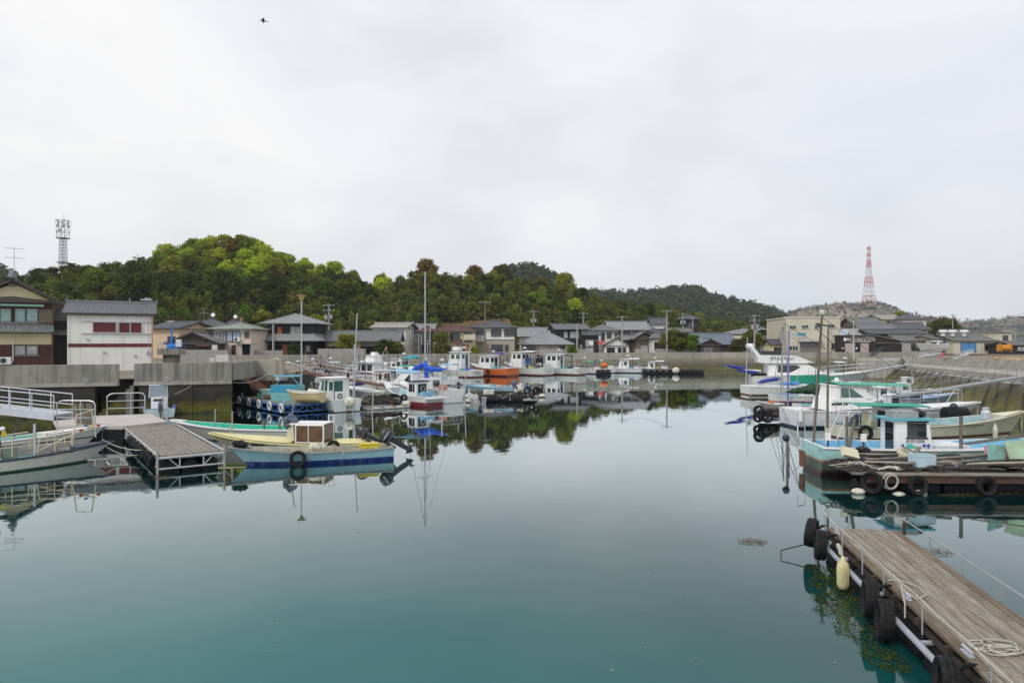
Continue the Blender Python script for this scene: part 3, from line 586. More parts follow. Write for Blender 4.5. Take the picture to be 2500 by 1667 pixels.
wood('far_woodland', h5, -80, 120, 300, 420, 2.5, 4.2, FARL, .3)
wood('hill_scrub', h2, 1840, 2400, 2200, 980, .9, 2.4, SCRUB, .2, .8, 12, gate=.0)
wood('hill_scrub', h3, 2160, 2700, 2200, 1250, 1.4, 3.2, SCRUB, .2, .8, 14, gate=-.12)
# rock scar on the wooded ridge
mb = MB(); sc_ = []
for i in range(14):
    for j in range(14):
        def q(a, b):
            px = 1652+(a-7)*4.0+3*noise.noise(Vector((a, b, 3))); p = h1(px, .52+b*.03); return p+Vector((0, -3.2, 1.8+.8*noise.noise(p*.1)))
        if noise.noise(Vector((i*.35, j*.35, 9)))+.9-((i-7)/7)**2*1.3-((j-7)/7)**2*1.1 > .15: mb.add([q(i, j), q(i+1, j), q(i+1, j+1), q(i, j+1)], [(0, 1, 2, 3)])
mb.build('rock_scar', rock_mat('scar_rock', (.42, .33, .24), (.16, .12, .085), .05, .4, .62), kind='structure')
# ================================================================ HOUSES
TILE = mat('grey_roof_tile', (.17, .175, .185), .55, .22, 2.2, streak=.3, scol=(.22, .22, .22), stretch=(1, 1, 1))
TILEL = mat('silver_roof_tile', (.28, .285, .295), .55, .18, 2, streak=.3, scol=(.13, .13, .13), stretch=(1, 1, 1))
TILED = mat('dark_roof_tile', (.10, .105, .12), .5, .2, 2)
TILEB = mat('blue_grey_roof_tile', (.155, .185, .225), .5, .15, 2)
TILER = mat('red_brown_roof_tile', (.125, .065, .06), .6, .2, 2)
ROOFG = mat('green_grey_sheet_roof', (.30, .335, .29), .7, .2, 1.5)
ROOFA = mat('grey_sheet_roof', (.20, .20, .195), .8, .2, 1, streak=.35)
ROOFP = mat('pale_sheet_roof', (.36, .35, .32), .8, .15, 1)
P_WHITE = mat('plaster_white', (.75, .75, .71), .85, .07, .8, streak=.22, scol=(.50, .49, .43), stretch=(1.5, 1.5, .12))
P_CREAM = mat('plaster_cream', (.68, .61, .38), .85, .06, .6, streak=.12, scol=(.40, .35, .22))
P_PALE = mat('plaster_pale', (.62, .58, .47), .85, .07, .8, streak=.18, scol=(.33, .30, .25))
P_PINK = mat('plaster_pink', (.68, .57, .50), .85, .07, .8, streak=.18, scol=(.36, .30, .26))
P_PEACH = mat('plaster_peach', (.60, .46, .31), .85, .06, .8)
P_GREY = mat('plaster_grey', (.36, .36, .37), .85, .08, .8, streak=.2, scol=(.22, .22, .22))
P_TAUPE = mat('siding_taupe', (.36, .31, .28), .8, .06, .8)
P_BEIGE = mat('siding_beige', (.57, .53, .42), .75, .07, .5, streak=.25, scol=(.33, .29, .22))
CHAR = mat('charred_boards', (.022, .021, .022), .8, .35, 3, streak=.4, scol=(.055, .05, .045))
BOARD = mat('weathered_boards', (.055, .048, .042), .85, .4, 2.5, streak=.6, scol=(.13, .12, .11))
BROWNW = mat('brown_panel', (.085, .035, .028), .7, .2, 2, streak=.3, scol=(.05, .02, .018))
MAROON = mat('maroon_paint', (.115, .016, .022), .55, .08, 2)
FRAME = mat('bronze_frame', (.06, .052, .045), .5, .1, 4)
FRAMEA = mat('alu_frame', (.42, .42, .41), .45, .1, 4, metal=.3)
CURT = mat('curtain_glass', (.40, .42, .41), .12, .25, 2.2, stretch=(3, 3, .05), streak=.5, scol=(.22, .25, .26), spec=.7)
CURTG = mat('green_curtain_glass', (.25, .42, .40), .12, .25, 3, stretch=(4, 4, .05), streak=.6, scol=(.12, .22, .22), spec=.7)
SHUT = mat('shutter_slat', (.20, .19, .175), .6, .1, 2)
BLOCKW = mat('block_wall', (.33, .325, .31), .9, .15, 1.2, streak=.35, scol=(.17, .165, .15))
def tiles(mb, a, b, c, d, tw=.44, ch=.36, amp=.035, ns=4):
    """one roof slope: eave a->b, top d->c; curved tiles in overlapping courses"""
    a, b, c, d = map(Vector, (a, b, c, d)); L = (b-a).length
    if L < .3: return
    ex = (b-a)/L; mid = ((d+c)/2-(a+b)/2); nr = ex.cross(mid).normalized()
    if nr.z < 0: nr = -nr
    S = mid.length; nc = max(1, round(S/ch))
    for j in range(nc):
        rows_ = []
        for v, lift in ((j/nc, .035), (min(1, (j+1.05)/nc), .0)):
            l, r_ = a.lerp(d, v), b.lerp(c, v); n = max(2, int(L/tw*ns)); row = []
            for i in range(n+1):
                p = l.lerp(r_, i/n); x = (p-a).dot(ex); row.append(p+nr*(lift+amp*(.5+.5*cos(2*pi*x/tw))))
            rows_.append(row)
        n = len(rows_[0]); o = len(mb.v)
        mb.v.extend([tuple(p) for p in rows_[0]+rows_[1]]+[tuple(p-nr*.05) for p in rows_[0]])
        for i in range(n-1):
            mb.f.append((o+i, o+i+1, o+n+i+1, o+n+i)); mb.f.append((o+2*n+i, o+2*n+i+1, o+i+1, o+i)); mb.m += [0, 0]
def ridgecap(root, a, b, m, w=.3, h=.22, ends=True):
    a, b = Vector(a), Vector(b); mb = MB(); mb.bar(a+Vector((0, 0, h/2)), b+Vector((0, 0, h/2)), w, h); d = (b-a).normalized()
    mb.build('ridge_cap', m, root)
    if ends and abs(d.z) < .1:
        for p in (a, b): MB().box(p+Vector((0, 0, h*.9)), (w*.6, w*1.1, h*1.7)).build('ridge_end_tile', m, root)
def roof(house, kind, x0, x1, y0, y1, ze, zr, m, over=.55, tw=.44, ch=.36, flat=False, rin=None, gablem=None, name='roof', thick=.12):
    """roof over walls x0..x1, y0..y1 (local), eave at ze, ridge at zr"""
    X0, X1, Y0, Y1 = x0-over, x1+over, y0-over, y1+over; mb = MB(); kw = dict(tw=tw, ch=ch, amp=.0 if flat else tw*.14, ns=1 if flat else 4)
    ym, xm = (Y0+Y1)/2, (X0+X1)/2; T = lambda *p: tiles(mb, *p, **kw)
    if kind == 'gx':
        T((X0, Y0, ze), (X1, Y0, ze), (X1, ym, zr), (X0, ym, zr)); T((X1, Y1, ze), (X0, Y1, ze), (X0, ym, zr), (X1, ym, zr)); rg = [((X0, ym, zr), (X1, ym, zr))]
    elif kind == 'gy':
        T((X0, Y1, ze), (X0, Y0, ze), (xm, Y0, zr), (xm, Y1, zr)); T((X1, Y0, ze), (X1, Y1, ze), (xm, Y1, zr), (xm, Y0, zr)); rg = [((xm, Y0, zr), (xm, Y1, zr))]
    elif kind == 'shed':
        T((X0, Y0, ze), (X1, Y0, ze), (X1, Y1, zr), (X0, Y1, zr)); rg = []
    else:                                  # hip
        if X1-X0 >= Y1-Y0: k = rin if rin is not None else (Y1-Y0)/2; A, B = (X0+k, ym, zr), (X1-k, ym, zr)
        else: k = rin if rin is not None else (X1-X0)/2; A, B = (xm, Y0+k, zr), (xm, Y1-k, zr)
        c = [(X0, Y0, ze), (X1, Y0, ze), (X1, Y1, ze), (X0, Y1, ze)]
        if X1-X0 >= Y1-Y0: T(c[0], c[1], B, A); T(c[1], c[2], B, B); T(c[2], c[3], A, B); T(c[3], c[0], A, A); rg = [(A, B), (c[0], A), (c[3], A), (c[1], B), (c[2], B)]
        else: T(c[0], c[1], A, A); T(c[1], c[2], B, A); T(c[2], c[3], B, B); T(c[3], c[0], A, B); rg = [(A, B), (c[0], A), (c[1], A), (c[2], B), (c[3], B)]
    r_ = mb.build(name, m, house)
    for i, (p, q) in enumerate(rg): ridgecap(r_, p, q, m, .26 if i == 0 else .2, .2 if i == 0 else .12, i == 0 and kind != 'hip')
    # eave board / soffit
    sb = MB(); e_ = .09
    if kind in ('gx', 'gy', 'hip'):
        sb.box(((X0+X1)/2, Y0+.06, ze-e_/2-.03), (X1-X0-.02, .1, e_)); sb.box(((X0+X1)/2, Y1-.06, ze-e_/2-.03), (X1-X0-.02, .1, e_))
        for x in (X0+.06, X1-.06):
            if kind != 'gx': sb.box((x, (Y0+Y1)/2, ze-e_/2-.03), (.1, Y1-Y0-.24, e_))
        sb.build('eave_board', gablem or FRAME, r_)
        MB().box(((X0+X1)/2, ym, ze-.02), (X1-X0-.3, Y1-Y0-.3, .03)).build('soffit', gablem or P_GREY, r_)
    if kind == 'gx':
        for sx, x in ((-1, x0), (1, x1)):
            MB().add([(x, y0, ze), (x, y1, ze), (x, (y0+y1)/2, zr-over*.5*(zr-ze)/((y1-y0)/2+over))], [(0, 1, 2)]).build('gable_wall', _curw, house)
            bb = MB(); X = X0 if sx < 0 else X1
            bb.bar((X, Y0, ze-.05), (X, ym, zr-.05), .06, .2); bb.bar((X, Y1, ze-.05), (X, ym, zr-.05), .06, .2); bb.build('bargeboard', gablem or FRAME, r_)
    if kind == 'gy':
        MB().add([(x0, y0, ze), (x1, y0, ze), (xm, y0, zr-over*(zr-ze)/((X1-X0)/2))], [(0, 1, 2)]).build('gable_wall', _curw, house)
        for X in (X0, X1): bb = MB(); bb.bar((X, Y0, ze-.05), (xm, Y0, zr-.05), .06, .2); bb.build('bargeboard', gablem or FRAME, r_)
    return r_
def win(house, face, x0, x1, y0, y1, u, z, w, h, pane=None, fm=None, sill=True, muls=1, bars=None, name='window', dep=.05):
    """window on a face of the box x0..x1,y0..y1. u: metres along that face from its middle"""
    pane = pane or GLASS; fm = fm or FRAME; xm, ym = (x0+x1)/2, (y0+y1)/2
    if face == 'f': T = Matrix.Translation((xm+u, y0, z))
    elif face == 'r': T = Matrix.Translation((x1, ym+u, z)) @ Matrix.Rotation(pi/2, 4, 'Z')
    elif face == 'l': T = Matrix.Translation((x0, ym-u, z)) @ Matrix.Rotation(-pi/2, 4, 'Z')
    fb = MB(); t_ = .07
    fb.box((0, -dep/2, h/2), (w+t_, dep, t_)); fb.box((0, -dep/2, -h/2), (w+t_, dep, t_))
    for s_ in (-1, 1): fb.box((s_*w/2, -dep/2, 0), (t_, dep-.004, h-t_))
    for i in range(muls): fb.box((w*((i+1)/(muls+1)-.5), -dep/2+.004, 0), (.05, dep-.01, h-t_))
    o = fb.build(name, fm, house); o.matrix_local = T
    MB().box((0, -.012, 0), (w-.01, .024, h-.01)).build('pane', pane, o)
    if sill: MB().box((0, -.06, -h/2-.06), (w+.2, .12, .05)).build('sill', FRAMEA, o)
    if bars:
        bb = MB()
        for i in range(bars): bb.box((w*((i+.5)/bars-.5), -.16, -h*.18), (.025, .025, h*.6))
        bb.box((0, -.16, -h*.18+h*.3), (w, .03, .03)); bb.box((0, -.16, -h*.18-h*.3), (w, .03, .03)); bb.build('guard_rail', FRAMEA, o)
    return o
def hbox(house, x0, x1, y0, y1, z0, z1, m, name='wall'): return MB().box(((x0+x1)/2, (y0+y1)/2, (z0+z1)/2), (x1-x0, y1-y0, z1-z0)).build(name, m, house)
def house(label, xl, xr, D, ye, yr, kind, wallm, roofm, depth=7, over=.6, z0=GZ, wins=(), rz=0, yb=None, cat='house', dado=None, skirt=None, flat=False, rin=None, name='house', tw=.44, fm=None, storey2=None, roofedge=True):
    """house measured in the photograph: roof edges xl..xr at distance D, eave row ye, ridge row yr.
    wins: (face, u 0..1 across, z 0..1 up, w m, h m, pane, muls)"""
    w = (xr-xl)*D/F/cos(rz); wd_ = w-2*over if roofedge else w; xc = ZX((xl+xr)/2, D); ze, zr = ZZ(ye, D)-z0, ZZ(yr, D)-z0
    t = thing(name, label, cat, (xc, D, z0), rz); pass
    x0, x1 = -wd_/2, wd_/2; y0, y1 = 0, depth
    hbox(t, x0, x1, y0, y1, -.4, ze-.02, wallm)
    if dado:
        dm, dh = dado; hbox(t, x0-.025, x1+.025, y0-.025, y1, -.35, ze*dh, dm, 'dado')
        MB().box((0, -.04, ze*dh+.05), (wd_+.1, .05, .1)).build('band', FRAME, t)
    r_ = roof_(t, kind, x0, x1, y0, y1, ze, zr, roofm, over, wallm, flat=flat, rin=rin, tw=tw)
    if skirt:                              # pent roof round the first floor: (row of eave, row of top, projection)
        sa, sb_, pr = skirt; za, zb = ZZ(sa, D)-z0, ZZ(sb_, D)-z0; mb = MB()
        A = [(x0-pr, y0-pr, za), (x1+pr, y0-pr, za), (x1+pr, y1, za), (x0-pr, y1, za)]; B = [(x0, y0, zb), (x1, y0, zb), (x1, y1, zb), (x0, y1, zb)]
        tiles(mb, A[0], A[1], B[1], B[0], tw); tiles(mb, A[1], A[2], B[2], B[1], tw); tiles(mb, A[3], A[0], B[0], B[3], tw)
        s_ = mb.build('pent_roof', roofm, t); MB().box((0, -pr+.05, za-.07), (wd_+2*pr-.05, .08, .1)).build('eave_board', FRAME, s_)
        for a_, b_ in ((0, 0), (1, 1)): ridgecap(s_, A[a_], B[b_], roofm, .16, .1, False)
    for wn_ in wins:
        f, u, zf, ww, hh = wn_[:5]; pn = wn_[5] if len(wn_) > 5 else GLASS; mu = wn_[6] if len(wn_) > 6 else 1
        span = wd_ if f == 'f' else depth
        win(t, f, x0, x1, y0-(.03 if dado else 0), y1, (u-.5)*span, zf*ze, ww, hh, pn, fm, muls=mu, dep=.09 if dado else .05)
    return t
def roof_(t, kind, x0, x1, y0, y1, ze, zr, m, over, wallm, **k):
    global _curw; _curw = wallm
    return roof(t, kind, x0, x1, y0, y1, ze, zr, m, over, **k)
def at_house(t, D, px, py, dy=0): return Vector((ZX(px, D)-t.location.x, dy, ZZ(py, D)-t.location.z))
def antenna(t, p, h=2.2, m=None):
    mb = MB(); x, y, z = p; mb.rod((x, y, z), (x, y, z+h), .025, 5)
    for k, zz in enumerate((h*.97, h*.62)):
        mb.rod((x-.7, y, z+zz), (x+.7, y, z+zz), .018, 4)
        for i in range(6): mb.rod((x-.6+i*.24, y-.28, z+zz), (x-.6+i*.24, y+.28, z+zz), .012, 4)
    return mb.build('antenna', m or STEEL, t)
def dish(t, p):
    mb = MB(); mb.rod((p[0], p[1], p[2]-.5), p, .03, 5); mb.lathe(p, [(.02, .0), (.2, .05), (.33, .14), (.31, .15), (.02, .03)], 12, (0.25, -1, .35)); return mb.build('satellite_dish', WHITEC, t)
def aircon(t, p, rz=0):
    mb = MB(); mb.box((0, 0, .3), (.8, .3, .58)); o = mb.build('air_conditioner', WHITEC, t, loc=p, rz=rz)
    MB().lathe((-.12, -.152, .3), [(.22, .0), (.22, .012), (.2, .012)], 16, (0, -1, 0)).build('fan_grille', DARKM, o); return o
class Fac:                                # a facade turned by rz: picture place -> metres along it and height
    def __init__(s, O, rz, z0): s.O, s.d, s.z0 = O, (cos(rz), sin(rz)), z0
    def __call__(s, px, py):
        k = (px-1250)/F; u = (k*s.O[1]-s.O[0])/(s.d[0]-k*s.d[1]); return u, ZZ(py, s.O[1]+u*s.d[1])-s.z0
# ---- yellow gabled house at the left edge
D = 57.0
t = thing('house', 'cream-yellow gabled house with green curtains at the left edge', 'house', (ZX(32, D), D, GZ), R(31))
q = Fac((ZX(32, D), D), R(31), GZ)
hw = q(129, 740)[0]; _, zE = q(145, 738); _, zA = q(32, 682)
hbox(t, -hw, hw, 0, 9, -.4, zE, P_CREAM); _, z1 = q(60, 811); _, z2 = q(60, 841)
hbox(t, -hw-.02, hw+.02, -.03, 8.9, -.35, z2, BROWNW, 'dado')
roof_(t, 'gy', -hw, hw, 0, 9, zE, zA, TILE, .6, P_CREAM, tw=.33, ch=.28)
MB().lathe((0, -.7, zA+.1), [(.34, 0), (.3, .25), (.16, .35), (.1, .6), (.02, .75)], 8).build('ridge_ornament', TILE, t)
MB().side([(-.35, zA-.62), (.35, zA-.62), (.2, zA-.38), (-.2, zA-.38)], -.72, -.66).build('gable_pendant', BOARD, t)
_, za = q(60, 811); _, zb = q(60, 791); mb = MB(); tiles(mb, (-hw-.5, -.75, za), (hw+.1, -.75, za), (hw+.05, 0, zb), (-hw-.5, 0, zb), .3, .25); s_ = mb.build('pent_roof', TILE, t); MB().box((-.2, -.72, za-.08), (2*hw+.5, .06, .1)).build('gutter', FRAME, s_)
_, zh0 = q(50, 746); _, zh1 = q(32, 733); _, zh2 = q(32, 723)     # dark hood above the upper windows
MB().add([(-hw-.3, -.62, zh1-.3), (hw-.05, -.62, zh0+.3), (hw-.05, 0, zh0+.42), (0, 0, zh2), (0, -.62, zh2-.12), (-hw-.3, 0, zh1)], [(0, 1, 4), (1, 2, 3, 4), (0, 4, 3, 5)]).build('window_hood', FRAME, t)
x_, _ = q(105, 0); MB().box((x_/2-1.2, -.66, zh0), (x_+2.6, .08, .17)).build('hood_gutter', mat('mint_gutter', (.17, .33, .27), .6), t)
hbox(t, -hw-.01, hw+.01, -.02, .3, q(60, 790)[1], zh0+.25, BROWNW, 'upper_band')
for a, b, y0_, y1_, pn in ((-30, -3, 753, 786, CURTG), (0, 28, 753, 786, CURTG), (36, 63, 753, 786, CURTG), (64, 93, 753, 786, CURTG), (35, 63, 843, 866, CURT), (64, 93, 843, 866, CURT)):
    xa, zt = q(a, y0_); xb, zb_ = q(b, y1_); win(t, 'f', -hw, hw, -.035, 9, (xa+xb)/2, (zt+zb_)/2, xb-xa, zt-zb_, pn, FRAME, muls=0, dep=.1)
xa, zt = q(95, 755); xb, zb_ = q(128, 788); MB().box(((xa+xb)/2, -.12, (zt+zb_)/2), (xb-xa, .2, zt-zb_)).build('shutter_box', mat('shutter_box_brown', (.15, .125, .085), .6, .1), t)
x_, z_ = q(14, 889); aircon(t, (x_, -.35, z_)); x_, z_ = q(32, 830); mb = MB(); mb.tube([(x_+.35, -.08, z_), (x_, -.08, z_), (x_, -.08, z_-1.7), (x_-.15, -.15, z_-1.9)], .045, 6); mb.build('pipe_cover', WHITEC, t)
mb = MB(); mb.rod((hw-.03, -.09, -.3), (hw-.03, -.09, zE), .05, 6); mb.build('drainpipe', RUST, t)
antenna(t, (0, 1.0, zA+.5), 2.2); 
for i in range(4): MB().box((hw+.03, 1+i*2, zE*.5), (.04, .1, zE)).build('corner_board', FRAME, t)
# ---- tiled link house in the gap
D = 57.6
t = thing('house', 'dark narrow tiled house squeezed between the yellow and white houses', 'house', (ZX(150, 59), 59, GZ), R(31))
hbox(t, -1.4, 1.4, .6, 7, -.4, 4.2, CHAR)
for ya, yb_, yy in ((789, 748, 1.4), (817, 783, .3)):
    mb = MB(); za, zb = ZZ(ya, D)-GZ, ZZ(yb_, D)-GZ; tiles(mb, (-1.6, yy-.6, za), (1.6, yy-.6, za), (1.6, yy+2.0, zb), (-1.6, yy+2.0, zb), .3, .28); mb.build('pent_roof', TILE, t)
hbox(t, -1.4, 1.4, 1.6, 6, 4.2, ZZ(789, D)-GZ, P_GREY, 'upper_wall'); MB().box((-.2, .58, 1.0), (.9, .05, 2.0)).build('door', CHAR, t)
# ---- white building with maroon shutters
rzW = R(27); OW = (ZX(268.5, 58.2), 58.2); q = Fac(OW, rzW, GZ)
t = thing('house', 'white two-storey building with maroon shutters and maroon stripe', 'house', (*OW, GZ), rzW)
xl_, zE = q(164, 764); xr_, zE2 = q(373, 767); hw = (xr_-xl_)/2; xo = (xr_+xl_)/2; zA = ZZ(740, 60.7)-GZ
t2 = t; x0_, x1_ = xl_, xr_
hbox(t, x0_, x1_, 0, 5.5, -.9, zE, P_WHITE)
roof_(t, 'gx', x0_, x1_, 0, 5.5, zE, zA, TILE, .3, P_WHITE, tw=.33, ch=.3)
MB().box((xo, -.25, zE-.12), (2*hw+.56, .1, .1)).build('gutter', FRAME, t)
z0_, z1_ = q(268, 847)[1], q(268, 838.5)[1]; MB().box((xo, -.012, (z0_+z1_)/2), (2*hw+.01, .04, z1_-z0_)).build('stripe', MAROON, t)
for a, b, y0_, y1_ in ((227, 284, 786, 812), (290, 317.7, 787, 813), (318.8, 346, 787, 813)):
    xa, zt = q(a, y0_); xb, zb_ = q(b, y1_); win(t, 'f', 0, 0, 0, 5.5, (xa+xb)/2, (zt+zb_)/2, xb-xa, zt-zb_, MAROON, FRAMEA, muls=0, sill=True, dep=.11)
for a, b, y_ in ((199, 227, 784), (199, 284, 813.5), (290, 371, 814.5), (346, 371, 787)):
    xa, z_ = q(a, y_); xb, _ = q(b, y_); MB().box(((xa+xb)/2, -.05, z_), (xb-xa, .08, .05)).build('shutter_rail', FRAMEA, t)
mb = MB(); mb.rod((x1_-.05, -.1, -.3), (x1_-.05, -.1, zE-.1), .05, 6); mb.build('drainpipe', mat('pink_pipe', (.42, .22, .17), .6), t)
mb = MB(); mb.rod((x0_+.05, -.08, -.3), (x0_+.05, -.08, zE-.3), .03, 6); mb.build('drainpipe', WHITEC, t)
for u in (-2.2, -.6, .9, 2.2): MB().box((xo+u, -.003, zE/2), (.012, .012, zE-.3)).build('panel_joint', P_GREY, t)
for px, py in ((215, 828), (255, 860), (330, 868)): x_, z_ = q(px, py); MB().box((x_, -.05, z_), (.2, .1, .14)).build('vent_hood', FRAMEA, t)
x_, z_ = q(362, 862); MB().box((x_, -.07, z_), (.22, .13, .34)).build('electric_meter', P_GREY, t); MB().rod((x_, -.05, z_+.1), (x_, -.05, zE-.3), .016, 5).build('conduit', P_GREY, t)
x_, z_ = q(356, 742); z_ = zA; mb = MB(); mb.rod((x_, 2.7, z_-.4), (x_, 2.7, z_+.4), .03, 5); mb.box((x_, 2.7, z_+.35), (.95, .25, .1)); mb.box((x_+.1, 2.7, z_+.48), (.5, .2, .08)); mb.build('antenna', STEEL, t)
x_, _ = q(314, 737); mb = MB(); mb.rod((x_, 2.7, zA-.3), (x_, 2.7, zA+.5), .02, 5); mb.bar((x_-.15, 2.7, zA+.1), (x_+.2, 2.7, zA+.16), .05); mb.build('antenna', WHITEC, t)
# ================================================================ far row, left to right
G1 = 2.5
house('peach gabled house half hidden behind the blue pump platform', 352, 452, 102, 802, 785, 'gx', P_PEACH, TILED, 7, .6, G1, [('f', .75, .62, 1.4, .9)], rz=R(-18))
t = house('grey hip-roofed house with a satellite dish behind the black shed', 436, 548, 107, 806, 778, 'hip', P_GREY, TILED, 7.5, .6, G1, [('f', .62, .75, 1.2, 1.2), ('f', .85, .75, .8, 1.6), ('f', .4, .25, 1.6, 1.2)]); dish(t, (.4, 3.2, ZZ(769, 110)-G1)); antenna(t, (-1.4, 4, 5.6), 2)
t = house('second grey hip roof with a white dish behind the pink house', 530, 590, 114, 800, 781, 'hip', P_GREY, TILED, 6, .5, G1); dish(t, (0, 2.5, ZZ(773, 116)-G1))
t = house('weathered black boarded shed with rusty awnings below its gable', 408, 530, 92, 838, 811, 'gy', BOARD, ROOFA, 9, .35, G1, [('f', .45, .25, 1.4, .6), ('f', .78, .3, .8, .8)], rz=R(14), flat=True, name='shed', cat='shed')
for u in (-1.9, 1.4): MB().add([(u-.9, -.55, 1.75), (u+.9, -.55, 1.75), (u+.9, 0, 1.98), (u-.9, 0, 1.98), (u-.9, -.55, 1.70), (u+.9, -.55, 1.70)], [(0, 1, 2, 3), (4, 5, 1, 0)]).build('awning', RUST, t)
for i in range(16): MB().box((-2.7+i*.36, -.02, .9), (.03, .03, 1.8)).build('batten', BOARD, t)
t = house('pink two-storey house with pale green roof and blue shutters', 508, 624, 99, 803, 789, 'hip', P_PINK, ROOFG, 8, .7, G1, [('f', .45, .74, .85, 1.35, mat('blue_shutter', (.40, .50, .62), .6), 0), ('f', .62, .74, 1.1, 1.35, mat('blue_shutter', (.4, .5, .6), .6), 1), ('f', .9, .8, .6, .8), ('f', .1, .72, .9, 1.3, CURT), ('f', .28, .72, .7, 1.5, CURT), ('f', .2, .22, .5, 1.5), ('f', .55, .2, .55, 1.9, BROWNW, 0), ('f', .88, .25, 1.0, 1.8)], flat=True)
mb = MB(); x0 = -3.0
for i in range(11): mb.box((x0+i*.2, -.85, 2.55), (.03, .03, .8))
mb.box((x0+1, -.85, 2.95), (2.1, .05, .05)); mb.box((x0+1, -.45, 2.12), (2.2, .9, .08)); mb.build('balcony', FRAMEA, t)
for y in (.0,): MB().box((2.3, -.5, 1.95), (2.6, 1.1, .07)).build('porch_roof', ROOFA, t)
for x in (1.15, 3.4): MB().box((x, -.95, .9), (.08, .08, 2.1)).build('porch_post', FRAMEA, t)
aircon(t, (.9, -.3, 2.3))
t = house('small tiled outbuilding roof left of the black hip-roofed house', 614, 652, 112, 818, 800, 'gy', CHAR, TILEL, 6, .5, G1)
t = house('black two-storey house with grey hip roof and lower skirt roof', 638, 778, 106, 790, 766, 'hip', CHAR, TILEL, 7.5, .95, G1, [('f', .62, .80, 1.55, 1.15, CURT), ('f', .93, .80, .8, 1.1, GLASS, 0), ('f', .05, .8, 1.5, 1.3), ('f', .27, .78, .7, 1.2, mat('orange_shutter', (.42, .14, .06), .6), 0), ('f', .63, .25, 1.5, 1.1, CURT), ('f', .9, .25, .7, .9, CURT, 0), ('f', .38, .22, .9, 1.7, mat('orange_shutter', (.4, .1, .05), .6), 0)], skirt=(832, 815, 1.5), rin=3.2)
hbox(t, -5.0, -3.6, -1.2, 3, -.3, 2.3, CHAR, 'porch_wall'); MB().box((-4.3, -1.3, 2.35), (2.0, 1.2, .1)).build('porch_roof', ROOFP, t)
t = house('long single-storey white-gabled house with wavy grey tile roof', 790, 978, 109, 833, 808, 'gx', P_PALE, TILE, 8, .75, G1, [('f', .3, .3, 2.6, 1.1, CHAR, 2), ('f', .86, .35, 1.2, 1.0, CURT), ('f', .6, .3, 2.2, 1.4, CHAR, 2)], dado=(CHAR, .62), rz=R(5))
MB().box((.9, -1.2, 2.05), (3.4, 1.6, .12)).build('porch_roof', FRAME, t); MB().box((-.2, -1.8, 1.0), (.35, .2, 2.1)).build('porch_post', mat('yellow_post', (.33, .25, .07), .7), t)
t = house('small white upper house with an orange shutter behind the long tiled roof', 901, 998, 119, 800, 788, 'gx', P_WHITE, ROOFP, 6, .55, G1, [('f', .3, .78, 1.2, 1.2, CURT), ('f', .62, .76, 1.3, 1.5, mat('amber_shutter', (.55, .24, .05), .6), 0), ('f', .83, .76, 1.3, 1.3, GLASS, 1)], rz=R(-8), flat=True)
mb = MB()
for i in range(9): mb.box((.4+i*.25, -.35, 2.7), (.03, .03, .6))
mb.box((1.4, -.35, 3.0), (2.2, .04, .04)); mb.build('balcony_rail', FRAMEA, t)
t = house('low shed with open balcony frames between white and brown-roofed houses', 997, 1062, 124, 809, 791, 'gx', P_GREY, TILEL, 6, .4, G1, [('f', .25, .62, 2, 1.3, CURT, 2), ('f', .75, .55, 1.6, 1.4)])
for i in range(5): MB().rod((-1.8+i*.95, -1.6, 0), (-1.8+i*.95, -1.6, 3.6), .03, 5).build('frame_post', STEEL, t)
t = house('cream two-storey house with red-brown roof and two white balconies', 1050, 1168, 116, 809, 790, 'hip', mat('plaster_ivory', (.58, .54, .40), .85, .06, .8, streak=.15, scol=(.38, .35, .25)), TILER, 7.5, .55, G1, [('f', .22, .78, 1.2, 1.9), ('f', .52, .8, 1.6, 1.7), ('f', .82, .78, 1.1, 1.8), ('f', .3, .2, 1.6, 1.6), ('f', .78, .22, .9, 1.8, mat('tan_door', (.42, .22, .08), .6), 0)], rin=2.6)
for x in (-1.75, 2.6): hbox(t, x-.95, x+.95, -1.0, -.02, 2.55, 3.45, MATS['plaster_ivory'], 'balcony')
tm = MB(); tiles(tm, (-.4, -1.5, 2.0), (1.5, -1.5, 2.0), (1.3, -.05, 2.75), (-.2, -.05, 2.75), .4, .3); tm.build('porch_roof', TILER, t)
house('left wing of the brown-roofed house with dark veranda', 1022, 1056, 118, 811, 797, 'hip', P_PALE, TILER, 6, .4, G1, [('f', .5, .7, 1.2, 1.6), ('f', .5, .25, 1.4, 1.5)])
t = house('grey hip-roofed house with white upper and taupe lower storey', 1142, 1264, 119, 800, 781, 'hip', P_WHITE, TILED, 8, .55, G1, [('f', .58, .82, 1.7, 1.15, GLASS, 1), ('f', .88, .82, 1.7, 1.15, GLASS, 1), ('f', .6, .25, 1.9, 1.2, GLASS, 1), ('f', .82, .25, .5, 1.1, GLASS, 0), ('f', .2, .82, 1.6, 1.2, GLASS, 2)], dado=(P_TAUPE, .55), rin=3.6)
mb = MB()
for x in (-3.6, -2.5, -1.4):
    mb.rod((x, -1.5, 0), (x, -1.5, 2.3), .05, 6)
mb.box((-2.5, -.85, 2.35), (2.6, 1.5, .08)); mb.box((-2.5, -1.55, 2.85), (2.6, .04, .95)); mb.build('deck_balcony', FRAMEA, t)
house('weathered tiled roof cottage behind the low hip-roofed house', 1262, 1346, 136, 822, 800, 'gx', P_PALE, TILEL, 7, .6, G1, [('f', .3, .5, 2, .8)])
t = house('low hip-roofed house with wide ribbed grey roof', 1263, 1402, 123, 841, 812, 'hip', P_PALE, TILEL, 8, .8, G1, [('f', .62, .45, 1.6, 1.2, CURT), ('f', .84, .45, 1.0, 1.4), ('f', .15, .45, 2.2, 1.3)], rin=4.2)
mb = MB(); 
